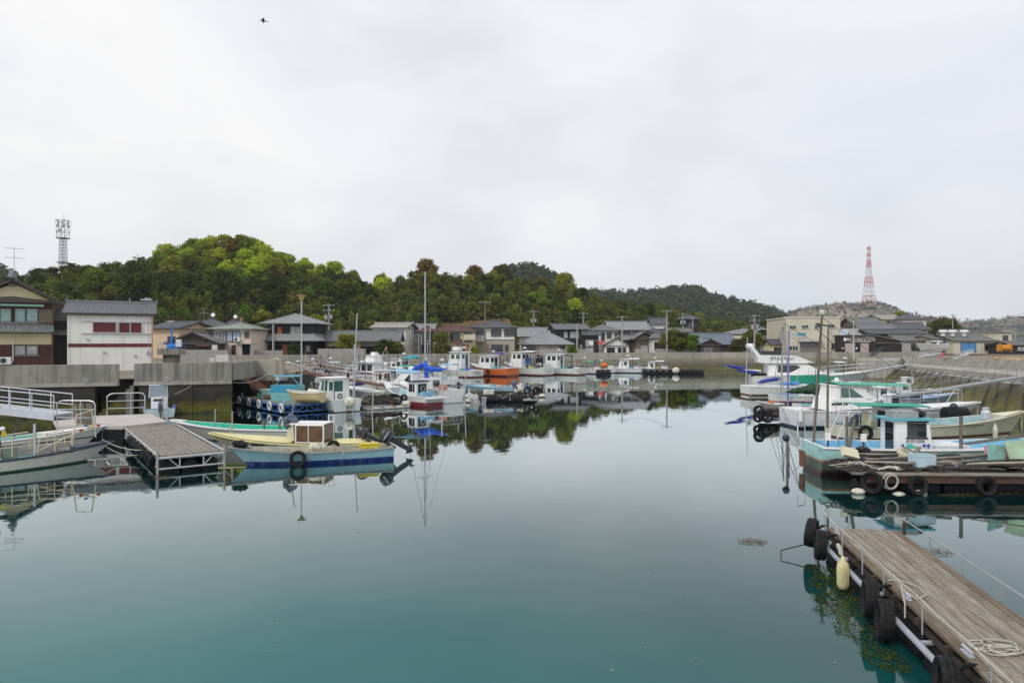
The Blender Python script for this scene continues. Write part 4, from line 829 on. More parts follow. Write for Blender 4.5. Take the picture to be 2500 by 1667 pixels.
mb.loft([[(-4.6+3.6*k/6, -3.2, 1.35+.42*sin(pi*k/6)) for k in range(7)], [(-4.6+3.6*k/6, -.85, 1.35+.42*sin(pi*k/6)) for k in range(7)]], closed=False, caps=False); c_ = mb.build('carport_canopy', ROOFA, t)
for x in (-4.5, -1.1): MB().rod((x, -3.1, -.1), (x, -3.1, 1.4), .05, 6).build('carport_post', STEEL, t)
t = house('black boarded two-storey house with red cloth on its balcony', 1351, 1442, 129, 804, 791, 'gx', CHAR, TILE, 7, .55, G1, [('f', .3, .78, .7, 1.1, CURT, 0), ('f', .58, .78, 1.7, 1.2, CURT), ('f', .88, .78, .9, 1.6, CURT), ('f', .5, .25, 1.6, 1.1), ('f', .85, .25, 1.3, 1.3, CURT)], rz=R(6))
house('black annex with tiled lean-to roof and balcony', 1420, 1466, 127, 818, 807, 'hip', CHAR, TILED, 5, .35, G1, [('f', .4, .58, 1.5, 1.2, CURT), ('f', .4, .2, 1.5, 1.0, CURT)])
D = 126; t = thing('laundry', 'red and white laundry hung on the black house balcony', 'laundry', (ZX(1445, D), D-.6, 0))
for px0, px1, y0_, y1_, m_ in ((1437, 1447, 833, 841, WHITEC), (1459, 1472, 832, 841, mat('red_cloth', (.60, .10, .12), .8))):
    MB().box(((px0+px1)/2*D/F-1250*D/F-t.location.x, 0, (ZZ(y0_, D)+ZZ(y1_, D))/2), ((px1-px0)*D/F, .05, (y1_-y0_)*D/F)).build('cloth', m_, t)
MB().rod((-.8, 0, ZZ(831.5, D)), (2.4, 0, ZZ(831.5, D)), .03, 5).build('drying_pole', STEEL, t)
t = house('white plaster house with narrow windows and hipped grey roof', 1438, 1516, 133, 807, 792, 'hip', P_WHITE, TILE, 7, .55, G1, [('f', .42, .72, .7, 1.6, GLASS, 0), ('f', .66, .8, .9, 1.1), ('f', .92, .8, .6, 1.0, GLASS, 0)])
t = house('large temple-like house with sweeping irimoya roof', 1484, 1588, 138, 806, 785, 'gx', mat('timber_plaster', (.20, .16, .12), .8, .3, 2), TILEL, 8, .8, G1, [('f', .7, .82, 2.4, 1.1, CURT, 3), ('f', .3, .8, 1.5, 1.0)], skirt=(830, 817, 1.6))
t = house('ornate tiled entrance gable beside the temple-like house', 1545, 1602, 132, 828, 810, 'gy', mat('timber_plaster', (.2, .16, .12), .8), TILE, 6, .7, G1, [('f', .5, .3, 1.5, 1.5, CURT), ('f', .85, .3, .8, 1.5)])
t = house('small white gabled gate porch before the white plaster house', 1472, 1540, 126, 843, 824, 'gy', P_WHITE, ROOFP, 3, .3, G1, [('f', .25, .3, 1.4, 1.4), ('f', .7, .3, 1.4, 1.4)], flat=True)
house('white house with two dark shutters under tiled roof', 1588, 1636, 128, 826, 814, 'hip', P_WHITE, TILE, 6, .45, G1, [('f', .3, .5, 1.1, 1.4, CHAR, 0), ('f', .75, .5, 1.3, 1.6, CHAR, 0)])
house('white-walled upper house behind the shuttered white house', 1578, 1622, 140, 812, 802, 'hip', P_WHITE, TILED, 5, .4, G1, [('f', .5, .7, 1.2, .8)])
house('grey tiled cottage behind the bamboo fence right of centre', 1614, 1672, 140, 818, 808, 'gx', P_GREY, TILE, 6, .5, G1, [('f', .5, .5, 1.5, .9)])
house('hillside house with dark tiled roof above the shuttered house', 1588, 1634, 180, 792, 776, 'gx', P_WHITE, TILED, 6, .5, 5.2, [('f', .5, .6, 2.0, .9)])
house('long pale flat-roofed building stepped into the hillside', 1628, 1692, 162, 810, 801, 'gx', P_PALE, ROOFA, 6, .5, 4.2, [('f', .3, .5, 2, 1), ('f', .7, .5, 2, 1)], flat=True)
house('dark temple roof among the hillside trees', 1664, 1712, 205, 779, 768, 'hip', CHAR, TILED, 7, .8, 8.5, [('f', .5, .5, 2, 1)])
t = house('long dark barn with a broad blue-grey tiled roof', 1646, 1806, 126, 841, 814, 'gx', BOARD, TILEB, 9, .6, G1, [('f', .25, .45, 1.6, .9, CURT), ('f', .1, .4, 1.2, 1.0)], rz=R(3))
t = house('small boarded porch gable in front of the blue-roofed barn', 1705, 1763, 120, 841, 828, 'gy', BOARD, TILEB, 3.5, .35, G1, [('f', .4, .42, 1.7, 1.2, SHUT, 2)])
for i in range(9): MB().box((-1.9+i*.42, -.6, .45), (.08, .05, .9)).build('fence_board', BOARD, t)
t = house('beige two-storey house with hipped roof and long eaves', 1776, 1886, 141, 816, 802, 'hip', P_PALE, TILEL, 8, .7, G1, [('f', .16, .72, 1.6, 1.2, CURT), ('f', .5, .76, 2.0, 1.3, CURT, 2), ('f', .78, .76, 1.1, 1.2), ('f', .92, .76, .6, 1.2), ('f', .3, .25, 1.5, 1.2), ('f', .75, .22, 1.2, 1.6, CURT)])
MB().box((0, -.6, 2.72), (8.2, 1.1, .12)).build('balcony_slab', P_PALE, t); MB().box((0, -1.1, 3.1), (8.2, .07, .7)).build('balcony_front', P_PALE, t)
house('grey hipped roof behind the beige two-storey house', 1858, 1910, 160, 811, 797, 'hip', P_GREY, TILEL, 7, .6, G1, [('f', .6, .6, 1.2, 1)])
house('tiny cream annex with dark lean-to roof beside the warehouse', 1880, 1912, 125, 841, 830, 'gx', P_CREAM, TILED, 4, .3, G1, [('f', .4, .5, .6, .8), ('f', .8, .5, .6, .7)])
# ---- big beige workshop
D = 122.0; Z0 = 2.6; KX = lambda px: ZX(px, D)
t = thing('workshop', 'three-level beige workshop with blue sign and grey roller shutter', 'building', (KX(1984), D, Z0), R(-9))
hw = (2047-1921)/2*D/F/cos(R(9)); zt = ZZ(776, D)-Z0
hbox(t, -hw, hw, 0, 16, -.6, zt, P_BEIGE); MB().box((0, 8, zt+.1), (2*hw+.25, 16.2, .22)).build('roof_slab', P_PALE, t)
for i in range(1, 13): MB().box((-hw+2*hw*i/13, -.004, zt/2), (.02, .02, zt)).build('siding_joint', P_GREY, t)
q = lambda px, py: ((KX(px)-KX(1984))/cos(R(9)), ZZ(py, D)-Z0)
for a, b, y0_, y1_ in ((1931, 1946, 795, 802), (1959, 1974, 794, 801), (1989, 2003, 793, 801), (2017, 2033, 792, 801), (1929, 1937, 845, 854), (1938, 1944, 845, 854), (1945, 1950, 845, 854), (2026, 2034, 838, 853)):
    xa, z_a = q(a, y0_); xb, z_b = q(b, y1_); win(t, 'f', -hw, hw, 0, 16, (xa+xb)/2, (z_a+z_b)/2, xb-xa, z_a-z_b, GLASS, FRAMEA, muls=1 if b-a > 9 else 0)
for u in (-4, 1, 6): win(t, 'r', -hw, hw, 0, 16, u, ZZ(796, D)-Z0-.4, 1.6, 1.1, GLASS, FRAMEA)
xa, z_a = q(1955, 834); xb, z_b = q(2000, 859); MB().box(((xa+xb)/2, -.06, (z_a+z_b)/2), (xb-xa, .1, z_a-z_b)).build('roller_shutter', SHUT, t)
for k in range(8): MB().box(((xa+xb)/2, -.12, z_b+(z_a-z_b)*(k+.5)/8), (xb-xa-.1, .03, .04)).build('shutter_slat', SHUT, t)
MB().add([(xa-.4, -1.0, z_a+.1), (xb+.3, -1.0, z_a+.1), (xb+.3, 0, z_a+.45), (xa-.4, 0, z_a+.45), (xa-.4, -1.0, z_a), (xb+.3, -1.0, z_a)], [(0, 1, 2, 3), (4, 5, 1, 0), (4, 0, 3), (5, 2, 1)]).build('awning', ROOFP, t)
SIGNB = mat('sign_blue', (.02, .22, .42), .5, 0)
x_, z_ = q(1939, 817); text('T.V.C.', .62, SIGNB, t, (x_, -.02, z_), (pi/2, 0, 0)); 
for i, (w_, px) in enumerate(((3.4, 1950), (4.2, 1954.5), (3.2, 1959), (3.6, 1963), (3.0, 1966))):     # thick blue letters run together, not readable
    x_, z_ = q(px, 816.2); mb = MB(); k_ = w_*D/F; mb.side([(x_-k_/2, z_-.26), (x_+k_/2, z_-.26), (x_+k_/2+.06, z_+.26), (x_-k_/2+.06, z_+.26)], -.03, -.003); mb.build('lettering', SIGNB if i % 2 else mat('sign_blue_light', (.02, .30, .45), .5, 0), t)
x_, z_ = q(1936, 825); MB().tube([(x_+.11*k, -.02, z_+.10*sin(k*2.3)+.01*k) for k in range(9)], .03, 4).build('script_sign', mat('sign_red', (.55, .12, .14), .5, 0), t); x_, z_ = q(1958, 825.2); MB().box((x_, -.012, z_), (1.3, .02, .3)).build('sign_strip', P_GREY, t)
# ---- black bike rental shop
D = 119.5; Z0 = 2.6
t = thing('shop', 'black boarded bicycle rental shop with white lettering', 'shop', (ZX(2090, D), D, Z0), R(-6))
CLAD = mat('black_brown_cladding', (.028, .020, .017), .7, .2, 2)
KX = lambda px: (ZX(px, D)-ZX(2090, D)); hw = KX(2132); zt = ZZ(819.5, D)-Z0
MB().side([(-hw, -.4), (hw, -.4), (hw+4.2, -.4), (hw+4.2, zt-.9), (hw, zt), (-hw, zt)], 0, 9).build('wall', CLAD, t)
MB().side([(-hw-.15, zt+.01), (hw+.05, zt+.01), (hw+4.4, zt-.92), (hw+4.4, zt-.78), (hw+.05, zt+.14), (-hw-.15, zt+.14)], -.2, 9.2).build('roof', ROOFA, t)
for i in range(7): MB().box((-hw*.0+0, -.01, .35+i*.32), (2*hw, .02, .02)).build('cladding_joint', BOARD, t)
for a, b in ((2064, 2087), (2100, 2119)):
    MB().box(((KX(a)+KX(b))/2, -.05, (ZZ(838, D)+ZZ(860, D))/2-Z0), (KX(b)-KX(a), .08, 22*D/F)).build('sliding_door', mat('dusty_pink_door', (.46, .38, .36), .7, .05), t)
for a in (2059, 2091): MB().box((KX(a), -.04, ZZ(850, D)-Z0), (.3, .04, .25)).build('notice', WHITEC, t)
text('RENT A BIKE & CYCLE', .62, WHITEC, t, (KX(2100), -.03, ZZ(829.5, D)-Z0), (pi/2, 0, 0), sx=.80); text('レンタルバイク・レンタサイクル', .34, WHITEC, t, (KX(2100), -.03, ZZ(824, D)-Z0), (pi/2, 0, 0), sx=.9)

for a_, b_ in ((2077, 2080), (2081, 2095), (2097.5, 2103), (2104, 2110), (2111, 2124)): MB().box(((KX(a_)+KX(b_))/2, -.02, ZZ(834, D)-Z0), (KX(b_)-KX(a_), .03, .1)).build('small_print', WHITEC, t)
mb = MB(); cx_, cz_ = KX(2063.5), ZZ(828.5, D)-Z0; mb.side([(cx_-.18, cz_-.2), (cx_, cz_-.36), (cx_+.18, cz_-.2), (cx_+.18, cz_+.24), (cx_, cz_+.36), (cx_-.18, cz_+.24)], -.035, -.005); mb.build('emblem', WHITEC, t); text('下ト', .42, WHITEC, t, (KX(2070.5), -.03, ZZ(828.5, D)-Z0), (pi/2, 0, 0), sx=.6)
house('low brown annex roof beside the bicycle rental shop', 2138, 2206, 119, 838, 832, 'shed', CLAD, ROOFP, 6, .3, Z0, [('f', .3, .4, 1.4, 1.0), ('f', .7, .4, 1.4, 1.0)], flat=True, cat='annex', name='annex')
D = 121; t = thing('signboard', 'white and blue rooftop signboard above the black shop', 'sign', (ZX(2060, D), D, ZZ(812, D))); MB().box((0, 0, 0), (1.25, .12, 1.05)).build('board', mat('sign_pale_blue', (.55, .62, .74), .5, .1, 2), t); 
for x in (-.5, .5): MB().rod((x, .1, -1.3), (x, .1, .4), .04, 5).build('post', STEEL, t)
# ---- houses behind on the right
house('tiled irimoya roof house peeking over the bicycle shop', 2082, 2156, 172, 796, 775, 'gx', mat('timber_plaster', (.2, .16, .12), .8), TILE, 8, .8, 4.2, [('f', .5, .7, 3, .8)])
house('pale-roofed terrace house between the bike shop and irimoya roof', 2074, 2142, 150, 818, 803, 'gx', P_PALE, ROOFP, 7, .5, 3.2, [('f', .4, .5, 2, .8)])
t = house('cream modern house with open gable on the far rise', 2146, 2212, 190, 780, 768, 'gx', P_CREAM, ROOFP, 7, .6, 6.5, [('f', .3, .7, 1.2, 1.6), ('f', .7, .7, 1.2, 1.6)], flat=True, rz=R(10))
house('white house with dark hipped roof on the far rise', 2196, 2266, 186, 780, 768, 'hip', P_WHITE, TILED, 8, .6, 6.0, [('f', .65, .7, .9, .8), ('f', .85, .7, .7, .8)])
house('grey tiled roof house below the white hilltop house', 2100, 2190, 164, 808, 790, 'gx', P_GREY, TILE, 7, .6, 3.6, [('f', .5, .5, 2.4, 1)], rz=R(-8))
house('grey house with broad dark tiled gable under the far rise', 2186, 2272, 166, 804, 788, 'gx', P_GREY, TILED, 8, .6, 3.4, [('f', .3, .6, 1.5, 1)])
t = house('long charcoal warehouse with small square windows', 2122, 2264, 146, 815, 804, 'gx', CLAD, TILED, 8, .4, 3.0, [('f', .3, .62, .7, .6, WHITEC, 0), ('f', .55, .62, .7, .6, WHITEC, 0), ('f', .85, .62, 1.0, .7, CURT)], rz=R(-5), name='warehouse', cat='warehouse')
house('grey sheet-roofed warehouse behind the boat trailer', 2196, 2284, 131, 832, 819, 'gx', P_GREY, ROOFA, 9, .3, 3.0, [('f', .45, .4, 1.6, 1.3), ('f', .8, .4, 1.2, 1.6, SHUT, 0)], flat=True, rz=R(-8), name='warehouse', cat='warehouse')
house('narrow warehouse with a single blue door', 2276, 2332, 128, 828, 819, 'gx', P_BEIGE, ROOFA, 8, .3, 3.0, [('f', .6, .38, 1.0, 2.0, mat('blue_door', (.08, .25, .55), .6), 0)], flat=True, name='warehouse', cat='warehouse')
t = house('beige warehouse with wide blue doors and roof ventilators', 2326, 2430, 125, 832, 816, 'gx', P_BEIGE, ROOFA, 10, .3, 3.0, [('f', .36, .40, 2.6, 1.6, mat('blue_door', (.1, .25, .5), .6), 1), ('f', .85, .45, 1.3, 1.2)], flat=True, rz=R(-4), name='warehouse', cat='warehouse')
for px in (2308, 2331, 2358):
    p = at_house(t, 127, px, 812, 2.8); MB().lathe(p, [(.35, -.6), (.35, 0), (.75, .1), (.75, .35), (.5, .5)], 12).build('roof_ventilator', WHITEC, t)
house('dark tiled roof behind the beige warehouse', 2318, 2408, 150, 818, 804, 'gx', CLAD, TILED, 7, .5, 3.2, [('f', .5, .5, 2, 1)])
house('tall beige block building near the right edge', 2412, 2473, 136, 812, 806, 'shed', P_BEIGE, ROOFA, 8, .25, 3.0, [('f', .72, .7, 1.0, 1.0), ('f', .72, .35, 1.0, 1.0), ('f', .3, .3, 1.0, 1.8, SHUT, 0)], flat=True, name='warehouse', cat='building')
house('dark shed at the far right edge', 2468, 2530, 118, 842, 834, 'gx', CLAD, ROOFA, 6, .3, 3.0, [('f', .4, .5, 1.4, .7, CURT)], flat=True, name='shed', cat='shed')
# garden walls between the houses and the seawall
for (a, b, D, yt, lab) in ((776, 893, 103, 854, 'grey block garden wall before the long white-gabled house'), (620, 690, 100, 858, 'low block garden wall before the black hip-roofed house'), (1318, 1375, 116, 853, 'grey block wall beside the low hip-roofed house'), (1376, 1434, 118, 853, 'block wall below the black boarded house'), (1550, 1580, 120, 852, 'pale wall panel beside the ornate entrance'), (1600, 1690, 121, 852, 'low grey wall by the blue-roofed barn'), (440, 520, 88, 858, 'concrete wall below the weathered black shed'), (470, 556, 86, 858, 'second low wall right of the black shed')):
    t = thing('garden_wall', lab, 'wall', (ZX((a+b)/2, D), D, 2.2)); w_ = (b-a)*D/F; h_ = ZZ(yt, D)-2.2
    for i in range(int(h_/.22)+1): MB().box((0, 0, .11+.22*i), (w_, .16-.01*(i % 2), .215)).build('block_course', BLOCKW, t)
# ================================================================ BOATS
class Boat: pass
def hullpaint(name, top, bands=(), dirt=.28, scol=(.30, .22, .13), rough=.38): return mat('hull_'+name, top, rough, .07, 3.2, streak=dirt*.8, scol=scol, bands=list(bands) or None, stretch=(1.2, 1.2, .1))
def boat(name, label, cat, stern, bow, B, fb, hm, im=None, rm=None, dr=.35, rake=.7, tm=.42, tw=.82, pw=2.3, sole=.12, fore=.26, foredz=.04, th=.05, gw=.1, aft=0, rail=.035, group=None, fm=None, tilt=0, bowmin=.03):
    """an open planked or moulded hull: outer shell with flare and raked stem, gunwale, inner skin, floor, foredeck, rubbing strakes.
    stern, bow: world points of the waterline ends; fb = freeboard at stern, amidships and bow"""
    s_, b_ = Vector(stern[:2]), Vector(bow[:2]); L = (b_-s_).length+rake*.5; rz = math.atan2(b_.y-s_.y, b_.x-s_.x)
    im = im or hm; rm = rm or hm; fm = fm or im
    t = thing(name, label, cat, (s_.x, s_.y, 0), rz, group)
    bt = Boat(); bt.t, bt.L, bt.B, bt.rz = t, L, B, rz
    f0, f1, f2 = fb
    def half(q):
        if q < tm: return B/2*(tw+(1-tw)*(1-((tm-q)/tm)**2))
        return max(bowmin, B/2*(1-((q-tm)/(1-tm))**pw))
    def sheer(q): return f1+(f0-f1)*((.35-q)/.35)**2 if q < .35 else f1+(f2-f1)*((q-.35)/.65)**1.9
    US = (1, .84, .66, .48, .3, .14, 0); MIDF = (1, .985, .96, .92, .86, .62, .02); BOWF = (1, .84, .66, .49, .33, .18, .02)
    def pt(q, k, side, off=0):
        u = US[k]; w_ = MIDF[k]+(BOWF[k]-MIDF[k])*q**2.2; kz = -dr*(1-q**7); z = kz+(sheer(q)-kz)*u
        return Vector((q*L-rake*(1-u)*q**4, side*max(.01, half(q)*w_-off), z))
    bt.half, bt.sheer, bt.pt = half, sheer, pt
    def wid(q, z):                         # half-breadth of the outer skin at height z
        kz = -dr*(1-q**7); u = max(0, min(1, (z-kz)/(sheer(q)-kz)))
        for k in range(len(US)-1):
            if US[k] >= u >= US[k+1]:
                f = (u-US[k+1])/(US[k]-US[k+1]); w0, w1 = [MIDF[j]+(BOWF[j]-MIDF[j])*q**2.2 for j in (k, k+1)]; return half(q)*(w1+(w0-w1)*f)
        return half(q)
    bt.wid = wid
    n = 18; Q = [i/n for i in range(n+1)]; Q[-1] = 1.0; mb = MB(); nk = len(US)
    for sd_ in (1, -1):
        vs_ = [pt(q, k, sd_) for q in Q for k in range(nk)]
        fs_ = [(i*nk+k, (i+1)*nk+k, (i+1)*nk+k+1, i*nk+k+1) for i in range(n) for k in range(nk-1)]
        mb.add(vs_, fs_ if sd_ < 0 else [f[::-1] for f in fs_])
    tr = [pt(0, k, 1) for k in range(nk)]+[pt(0, k, -1) for k in range(nk-1, -1, -1)]; mb.add(tr, [tuple(range(len(tr)))])
    st_ = [pt(1, k, 1) for k in range(nk)]+[pt(1, k, -1) for k in range(nk-1, -1, -1)]; mb.add(st_, [tuple(range(len(st_)))[::-1]])
    mb.build('hull', [hm], t, smooth=True); o_ = t.children[-1]
    try: o_.data.set_sharp_from_angle(angle=R(38))
    except Exception: pass
    # gunwale cap + inner skin
    g = MB(); inn = MB()
    Qi = [q for q in Q if q <= .97]
    for sd_ in (1, -1):
        A = [Vector((q*L, sd_*half(q), sheer(q)+.012)) for q in Qi]; Bq = [Vector((q*L, sd_*max(.0, half(q)-gw), sheer(q)+.012)) for q in Qi]; Cq = [Vector((p.x-rake*.6*q**4, sd_*max(0, min(abs(p.y)*.97, wid(q, sole)-.07)), min(sole, p.z-.03))) for p, q in zip(Bq, Qi)]
        m_ = len(Qi)
        g.add(A+Bq, [(i, i+1, m_+i+1, m_+i) if sd_ < 0 else (i, m_+i, m_+i+1, i+1) for i in range(m_-1)])
        inn.add(Bq+Cq, [(i, i+1, m_+i+1, m_+i) for i in range(m_-1)])
    h0 = max(.01, half(0)-.03)
    g.box((.05, 0, sheer(0)+.006), (.1, 2*h0, .02)); inn.box((.11, 0, (sheer(0)+sole)/2), (.02, 2*h0, sheer(0)-sole-.01))
    g.build('gunwale', rm, t); inn.build('inner_skin', im, t)
    m_ = len(Qi); fl = MB(); fl.add([(q*L-rake*.6*q**4, max(.0, min(half(q)-gw-.02, wid(q, sole)-.06)), sole) for q in Qi]+[(q*L-rake*.6*q**4, -max(.0, min(half(q)-gw-.02, wid(q, sole)-.06)), sole) for q in Qi], [(i, m_+i, m_+i+1, i+1) for i in range(m_-1)]); fl.build('floor', fm, t)
    def deck(q0, q1, dz, nm, m):
        qs = [q0+(q1-q0)*i/8 for i in range(9)]; d = MB()
        top = [Vector((q*L, (half(q)-.02), sheer(q)+dz)) for q in qs]+[Vector((q*L, 0, sheer(q)+dz+.05*half(q))) for q in qs]+[Vector((q*L, -(half(q)-.02), sheer(q)+dz)) for q in qs]
        fs_ = [(j*9+i, (j+1)*9+i, (j+1)*9+i+1, j*9+i+1) for j in range(2) for i in range(8)]
        d.add(top, fs_)
        for q in (q0, q1):
            a = Vector((q*L, half(q)-.02, sheer(q)+dz)); b2 = Vector((q*L, -(half(q)-.02), sheer(q)+dz)); w9 = max(.01, wid(q, sole)-.07); d.add([a, (q*L, 0, a.z+.05*half(q)), b2, (b2.x, -w9, sole), (a.x, w9, sole)], [(0, 1, 2, 3, 4)])
        d.build(nm, m, t)
    bt.deck = deck
    if fore: deck(1-fore, .985, foredz, 'foredeck', rm)
    if aft: deck(.01, aft, foredz, 'aft_deck', rm)
    if rail:
        for sd_ in (1, -1):
            MB().tube([Vector((q*L, sd_*(half(q)+.01), sheer(q)-.03)) for q in Q], rail, 5).build('rub_rail', rm, t)
    return bt
def P(bt, x, y, z): return Vector((x, y, z))
def wcabin(bt, prof, w, m, wins=(), fw=(), roofm=None, over=.12, name='cabin', glass=None, rt=.06, taper=1.0, y=0, back=(), rz_=None):
    """wheelhouse: prof = side outline [(x,z)..] anticlockwise from aft-bottom: aft-bottom, fore-bottom, fore-top, aft-top. wins: side windows (x0,x1,z0,z1) ; fw: front windows (y0,y1,f0,f1)"""
    (ax, az), (bx, bz), (cx, cz), (dx, dz) = prof; hw = w/2; tp = hw*taper
    vs_ = [(ax, -hw+y, az), (bx, -hw+y, bz), (cx, -tp+y, cz), (dx, -tp+y, dz), (ax, hw+y, az), (bx, hw+y, bz), (cx, tp+y, cz), (dx, tp+y, dz)]
    mb = MB(); mb.add(vs_, [(0, 1, 2, 3), (7, 6, 5, 4), (0, 4, 5, 1), (1, 5, 6, 2), (2, 6, 7, 3), (3, 7, 4, 0)])
    c = mb.build(name, m, bt.t); glass = glass or GLASS
    if roofm is not None:
        r_ = MB(); r_.side([(dx-over, dz+.005), (cx+over, cz+.005), (cx+over*.9, cz+rt), ((cx+dx)/2, max(cz, dz)+rt*1.5), (dx-over*.9, dz+rt)], y-tp-over, y+tp+over); r_.build('cabin_roof', roofm, c)
    def yy(z): k = (z-az)/(dz-az) if dz != az else 0; return hw+(tp-hw)*max(0, min(1, k))
    for (x0, x1, z0, z1) in wins:
        for s_ in (-1, 1):
            e_ = .012; o = MB(); f0, f1 = yy(z0)+.002, yy(z1)+.002; sl_ = (cx-bx)/(cz-bz) if (x1 > min(bx, cx)-.35 and abs(cx-bx) > .15) else 0
            q = [(x0, y+s_*f0, z0), (x1, y+s_*f0, z0), (x1+sl_*(z1-z0), y+s_*f1, z1), (x0, y+s_*f1, z1)]
            q2 = [(a, b+s_*e_, d) for a, b, d in q]; o.add(q+q2, [(4, 5, 6, 7), (0, 1, 5, 4), (1, 2, 6, 5), (2, 3, 7, 6), (3, 0, 4, 7)]); o.build('window', glass, c)
    for (y0, y1, g0, g1) in fw:
        def fp(yv, g, e_): return (bx+(cx-bx)*g+e_, y+yv*(hw+(tp-hw)*g), bz+(cz-bz)*g)
        o = MB(); q = [fp(y0, g0, .004), fp(y1, g0, .004), fp(y1, g1, .004), fp(y0, g1, .004)]; q2 = [fp(y0, g0, .018), fp(y1, g0, .018), fp(y1, g1, .018), fp(y0, g1, .018)]
        o.add(q+q2, [(4, 5, 6, 7), (0, 1, 5, 4), (1, 2, 6, 5), (2, 3, 7, 6), (3, 0, 4, 7)]); o.build('window', glass, c)
    for (y0, y1, z0, z1) in back:
        MB().box((ax+(dx-ax)*.5-.006, y+(y0+y1)/2*hw, (z0+z1)/2), (abs(dx-ax)+.02, (y1-y0)*hw, z1-z0)).build('window', glass, c)
    return c
def outboard(bt, y=0, x=0, z=None, tilt=0, m=None, sc=1.0, letters=None):
    """outboard motor on the transom: cowl, mid leg, skeg and propeller; tilted up by tilt radians"""
    m = m or mat('outboard_black', (.02, .022, .027), .3, .15, 3, spec=.6); z = bt.sheer(0)+.02 if z is None else z
    o = bpy.data.objects.new('outboard_motor', None); COL.objects.link(o); o.parent = bt.t; o.location = (x, y, z); o.rotation_euler = (0, tilt, 0); o.scale = (sc,)*3
    b = MB(); rg = []
    for zz, lx, ly, sx in ((.06, .17, .13, -.16), (.14, .25, .17, -.17), (.32, .27, .175, -.18), (.46, .22, .15, -.2), (.53, .11, .08, -.22)): rg.append([(sx+lx*cos(a)*(1 if cos(a) > 0 else 1.05), ly*sin(a), zz) for a in [2*pi*k/14 for k in range(14)]])
    b.loft(rg); c = b.build('cowl', m, o, smooth=True)
    MB().box((-.17, 0, .135), (.53, .352, .03)).build('cowl_band', mat('motor_grey', (.12, .12, .13), .4), c)
    l = MB(); l.loft([[(-.16+dx_*(1-f*.25), dy*(1-f*.3), .06-f*.75) for dx_, dy in ((-.12, -.07), (.1, -.07), (.1, .07), (-.12, .07))] for f in (0, .5, 1)]); l.build('leg', m, o)
    g = MB(); g.loft([[(xx, .06*sin(a)*k_, -.72+.06*cos(a)*k_) for a in [2*pi*k/8 for k in range(8)]] for xx, k_ in ((-.36, .5), (-.28, 1), (-.1, 1), (.02, .3))]); g.add([(-.25, -.008, -.77), (-.02, -.008, -.77), (-.2, -.008, -.93), (-.25, .008, -.77), (-.02, .008, -.77), (-.2, .008, -.93)], [(0, 1, 2), (5, 4, 3), (0, 2, 5, 3), (1, 4, 5, 2)]); g.build('gearcase', m, o)
    p = MB()
    for k in range(3): a = 2*pi*k/3; p.add([(-.37, 0, -.72), (-.35, .12*cos(a), -.72+.12*sin(a)), (-.40, .14*cos(a+.7), -.72+.14*sin(a+.7))], [(0, 1, 2)])
    p.rod((-.36, 0, -.72), (-.44, 0, -.72), .03, 6); p.build('propeller', STEEL, o)
    MB().box((.03, 0, -.08), (.1, .24, .3)).build('clamp', DARKM, o)
    if letters: text(letters, .09, WHITEC, o, (-.18, -.182, .33), (pi/2, 0, 0), ex=.006); text(letters, .09, WHITEC, o, (-.18, .182, .33), (pi/2, 0, pi), ex=.006)
    return o
def hrail(bt, pts, h=.5, r_=.016, m=None, every=1, mid=False, name='guard_rail'):
    m = m or STEEL; mb = MB(); top = [Vector(p)+Vector((0, 0, h)) for p in pts]; mb.tube(top, r_, 5)
    if mid: mb.tube([Vector(p)+Vector((0, 0, h*.5)) for p in pts], r_*.8, 4)
    for i in range(0, len(pts), every): mb.rod(pts[i], top[i], r_*.9, 5)
    return mb.build(name, m, bt.t)
def pole(bt, x, y, z0, z1, r_=.03, m=None, dx=0, dy=0, name='mast', r2=None): return MB().rod((x, y, z0), (x+dx, y+dy, z1), r_, 7, r2).build(name, m or STEEL, bt.t)
def canopy(bt, x0, x1, w, z, m, dz=.0, posts=True, pm=None, zb=.3, name='canopy', curve=.12):
    mb = MB(); rg = []
    n = 6; top = [[(x, w/2*(2*k/n-1), z+dz*(x-x0)/(x1-x0)+curve*(1-(2*k/n-1)**2)) for k in range(n+1)] for x in (x0, (x0+x1)/2, x1)]
    o = 0; mb.loft(top, closed=False, caps=False); mb.loft([[(a, b, c-.035) for a, b, c in r_] for r_ in top], closed=False, caps=False)
    for x in (0, 2): mb.add([top[x][k] for k in range(n+1)]+[(a, b, c-.035) for a, b, c in top[x]], [(k, k+1, n+2+k, n+1+k) for k in range(n)])
    for k in (0, n): mb.add([top[i][k] for i in range(3)]+[(top[i][k][0], top[i][k][1], top[i][k][2]-.035) for i in range(3)], [(i, i+1, 4+i, 3+i) for i in range(2)])
    c = mb.build(name, m, bt.t)
    if posts:
        for x in (x0+.08, x1-.08):
            for s_ in (-1, 1): MB().rod((x, s_*(w/2-.06), zb), (x, s_*(w/2-.06), z+dz*(x-x0)/(x1-x0)), .018, 5).build('canopy_post', pm or STEEL, bt.t)
    return c
_tyres = {}
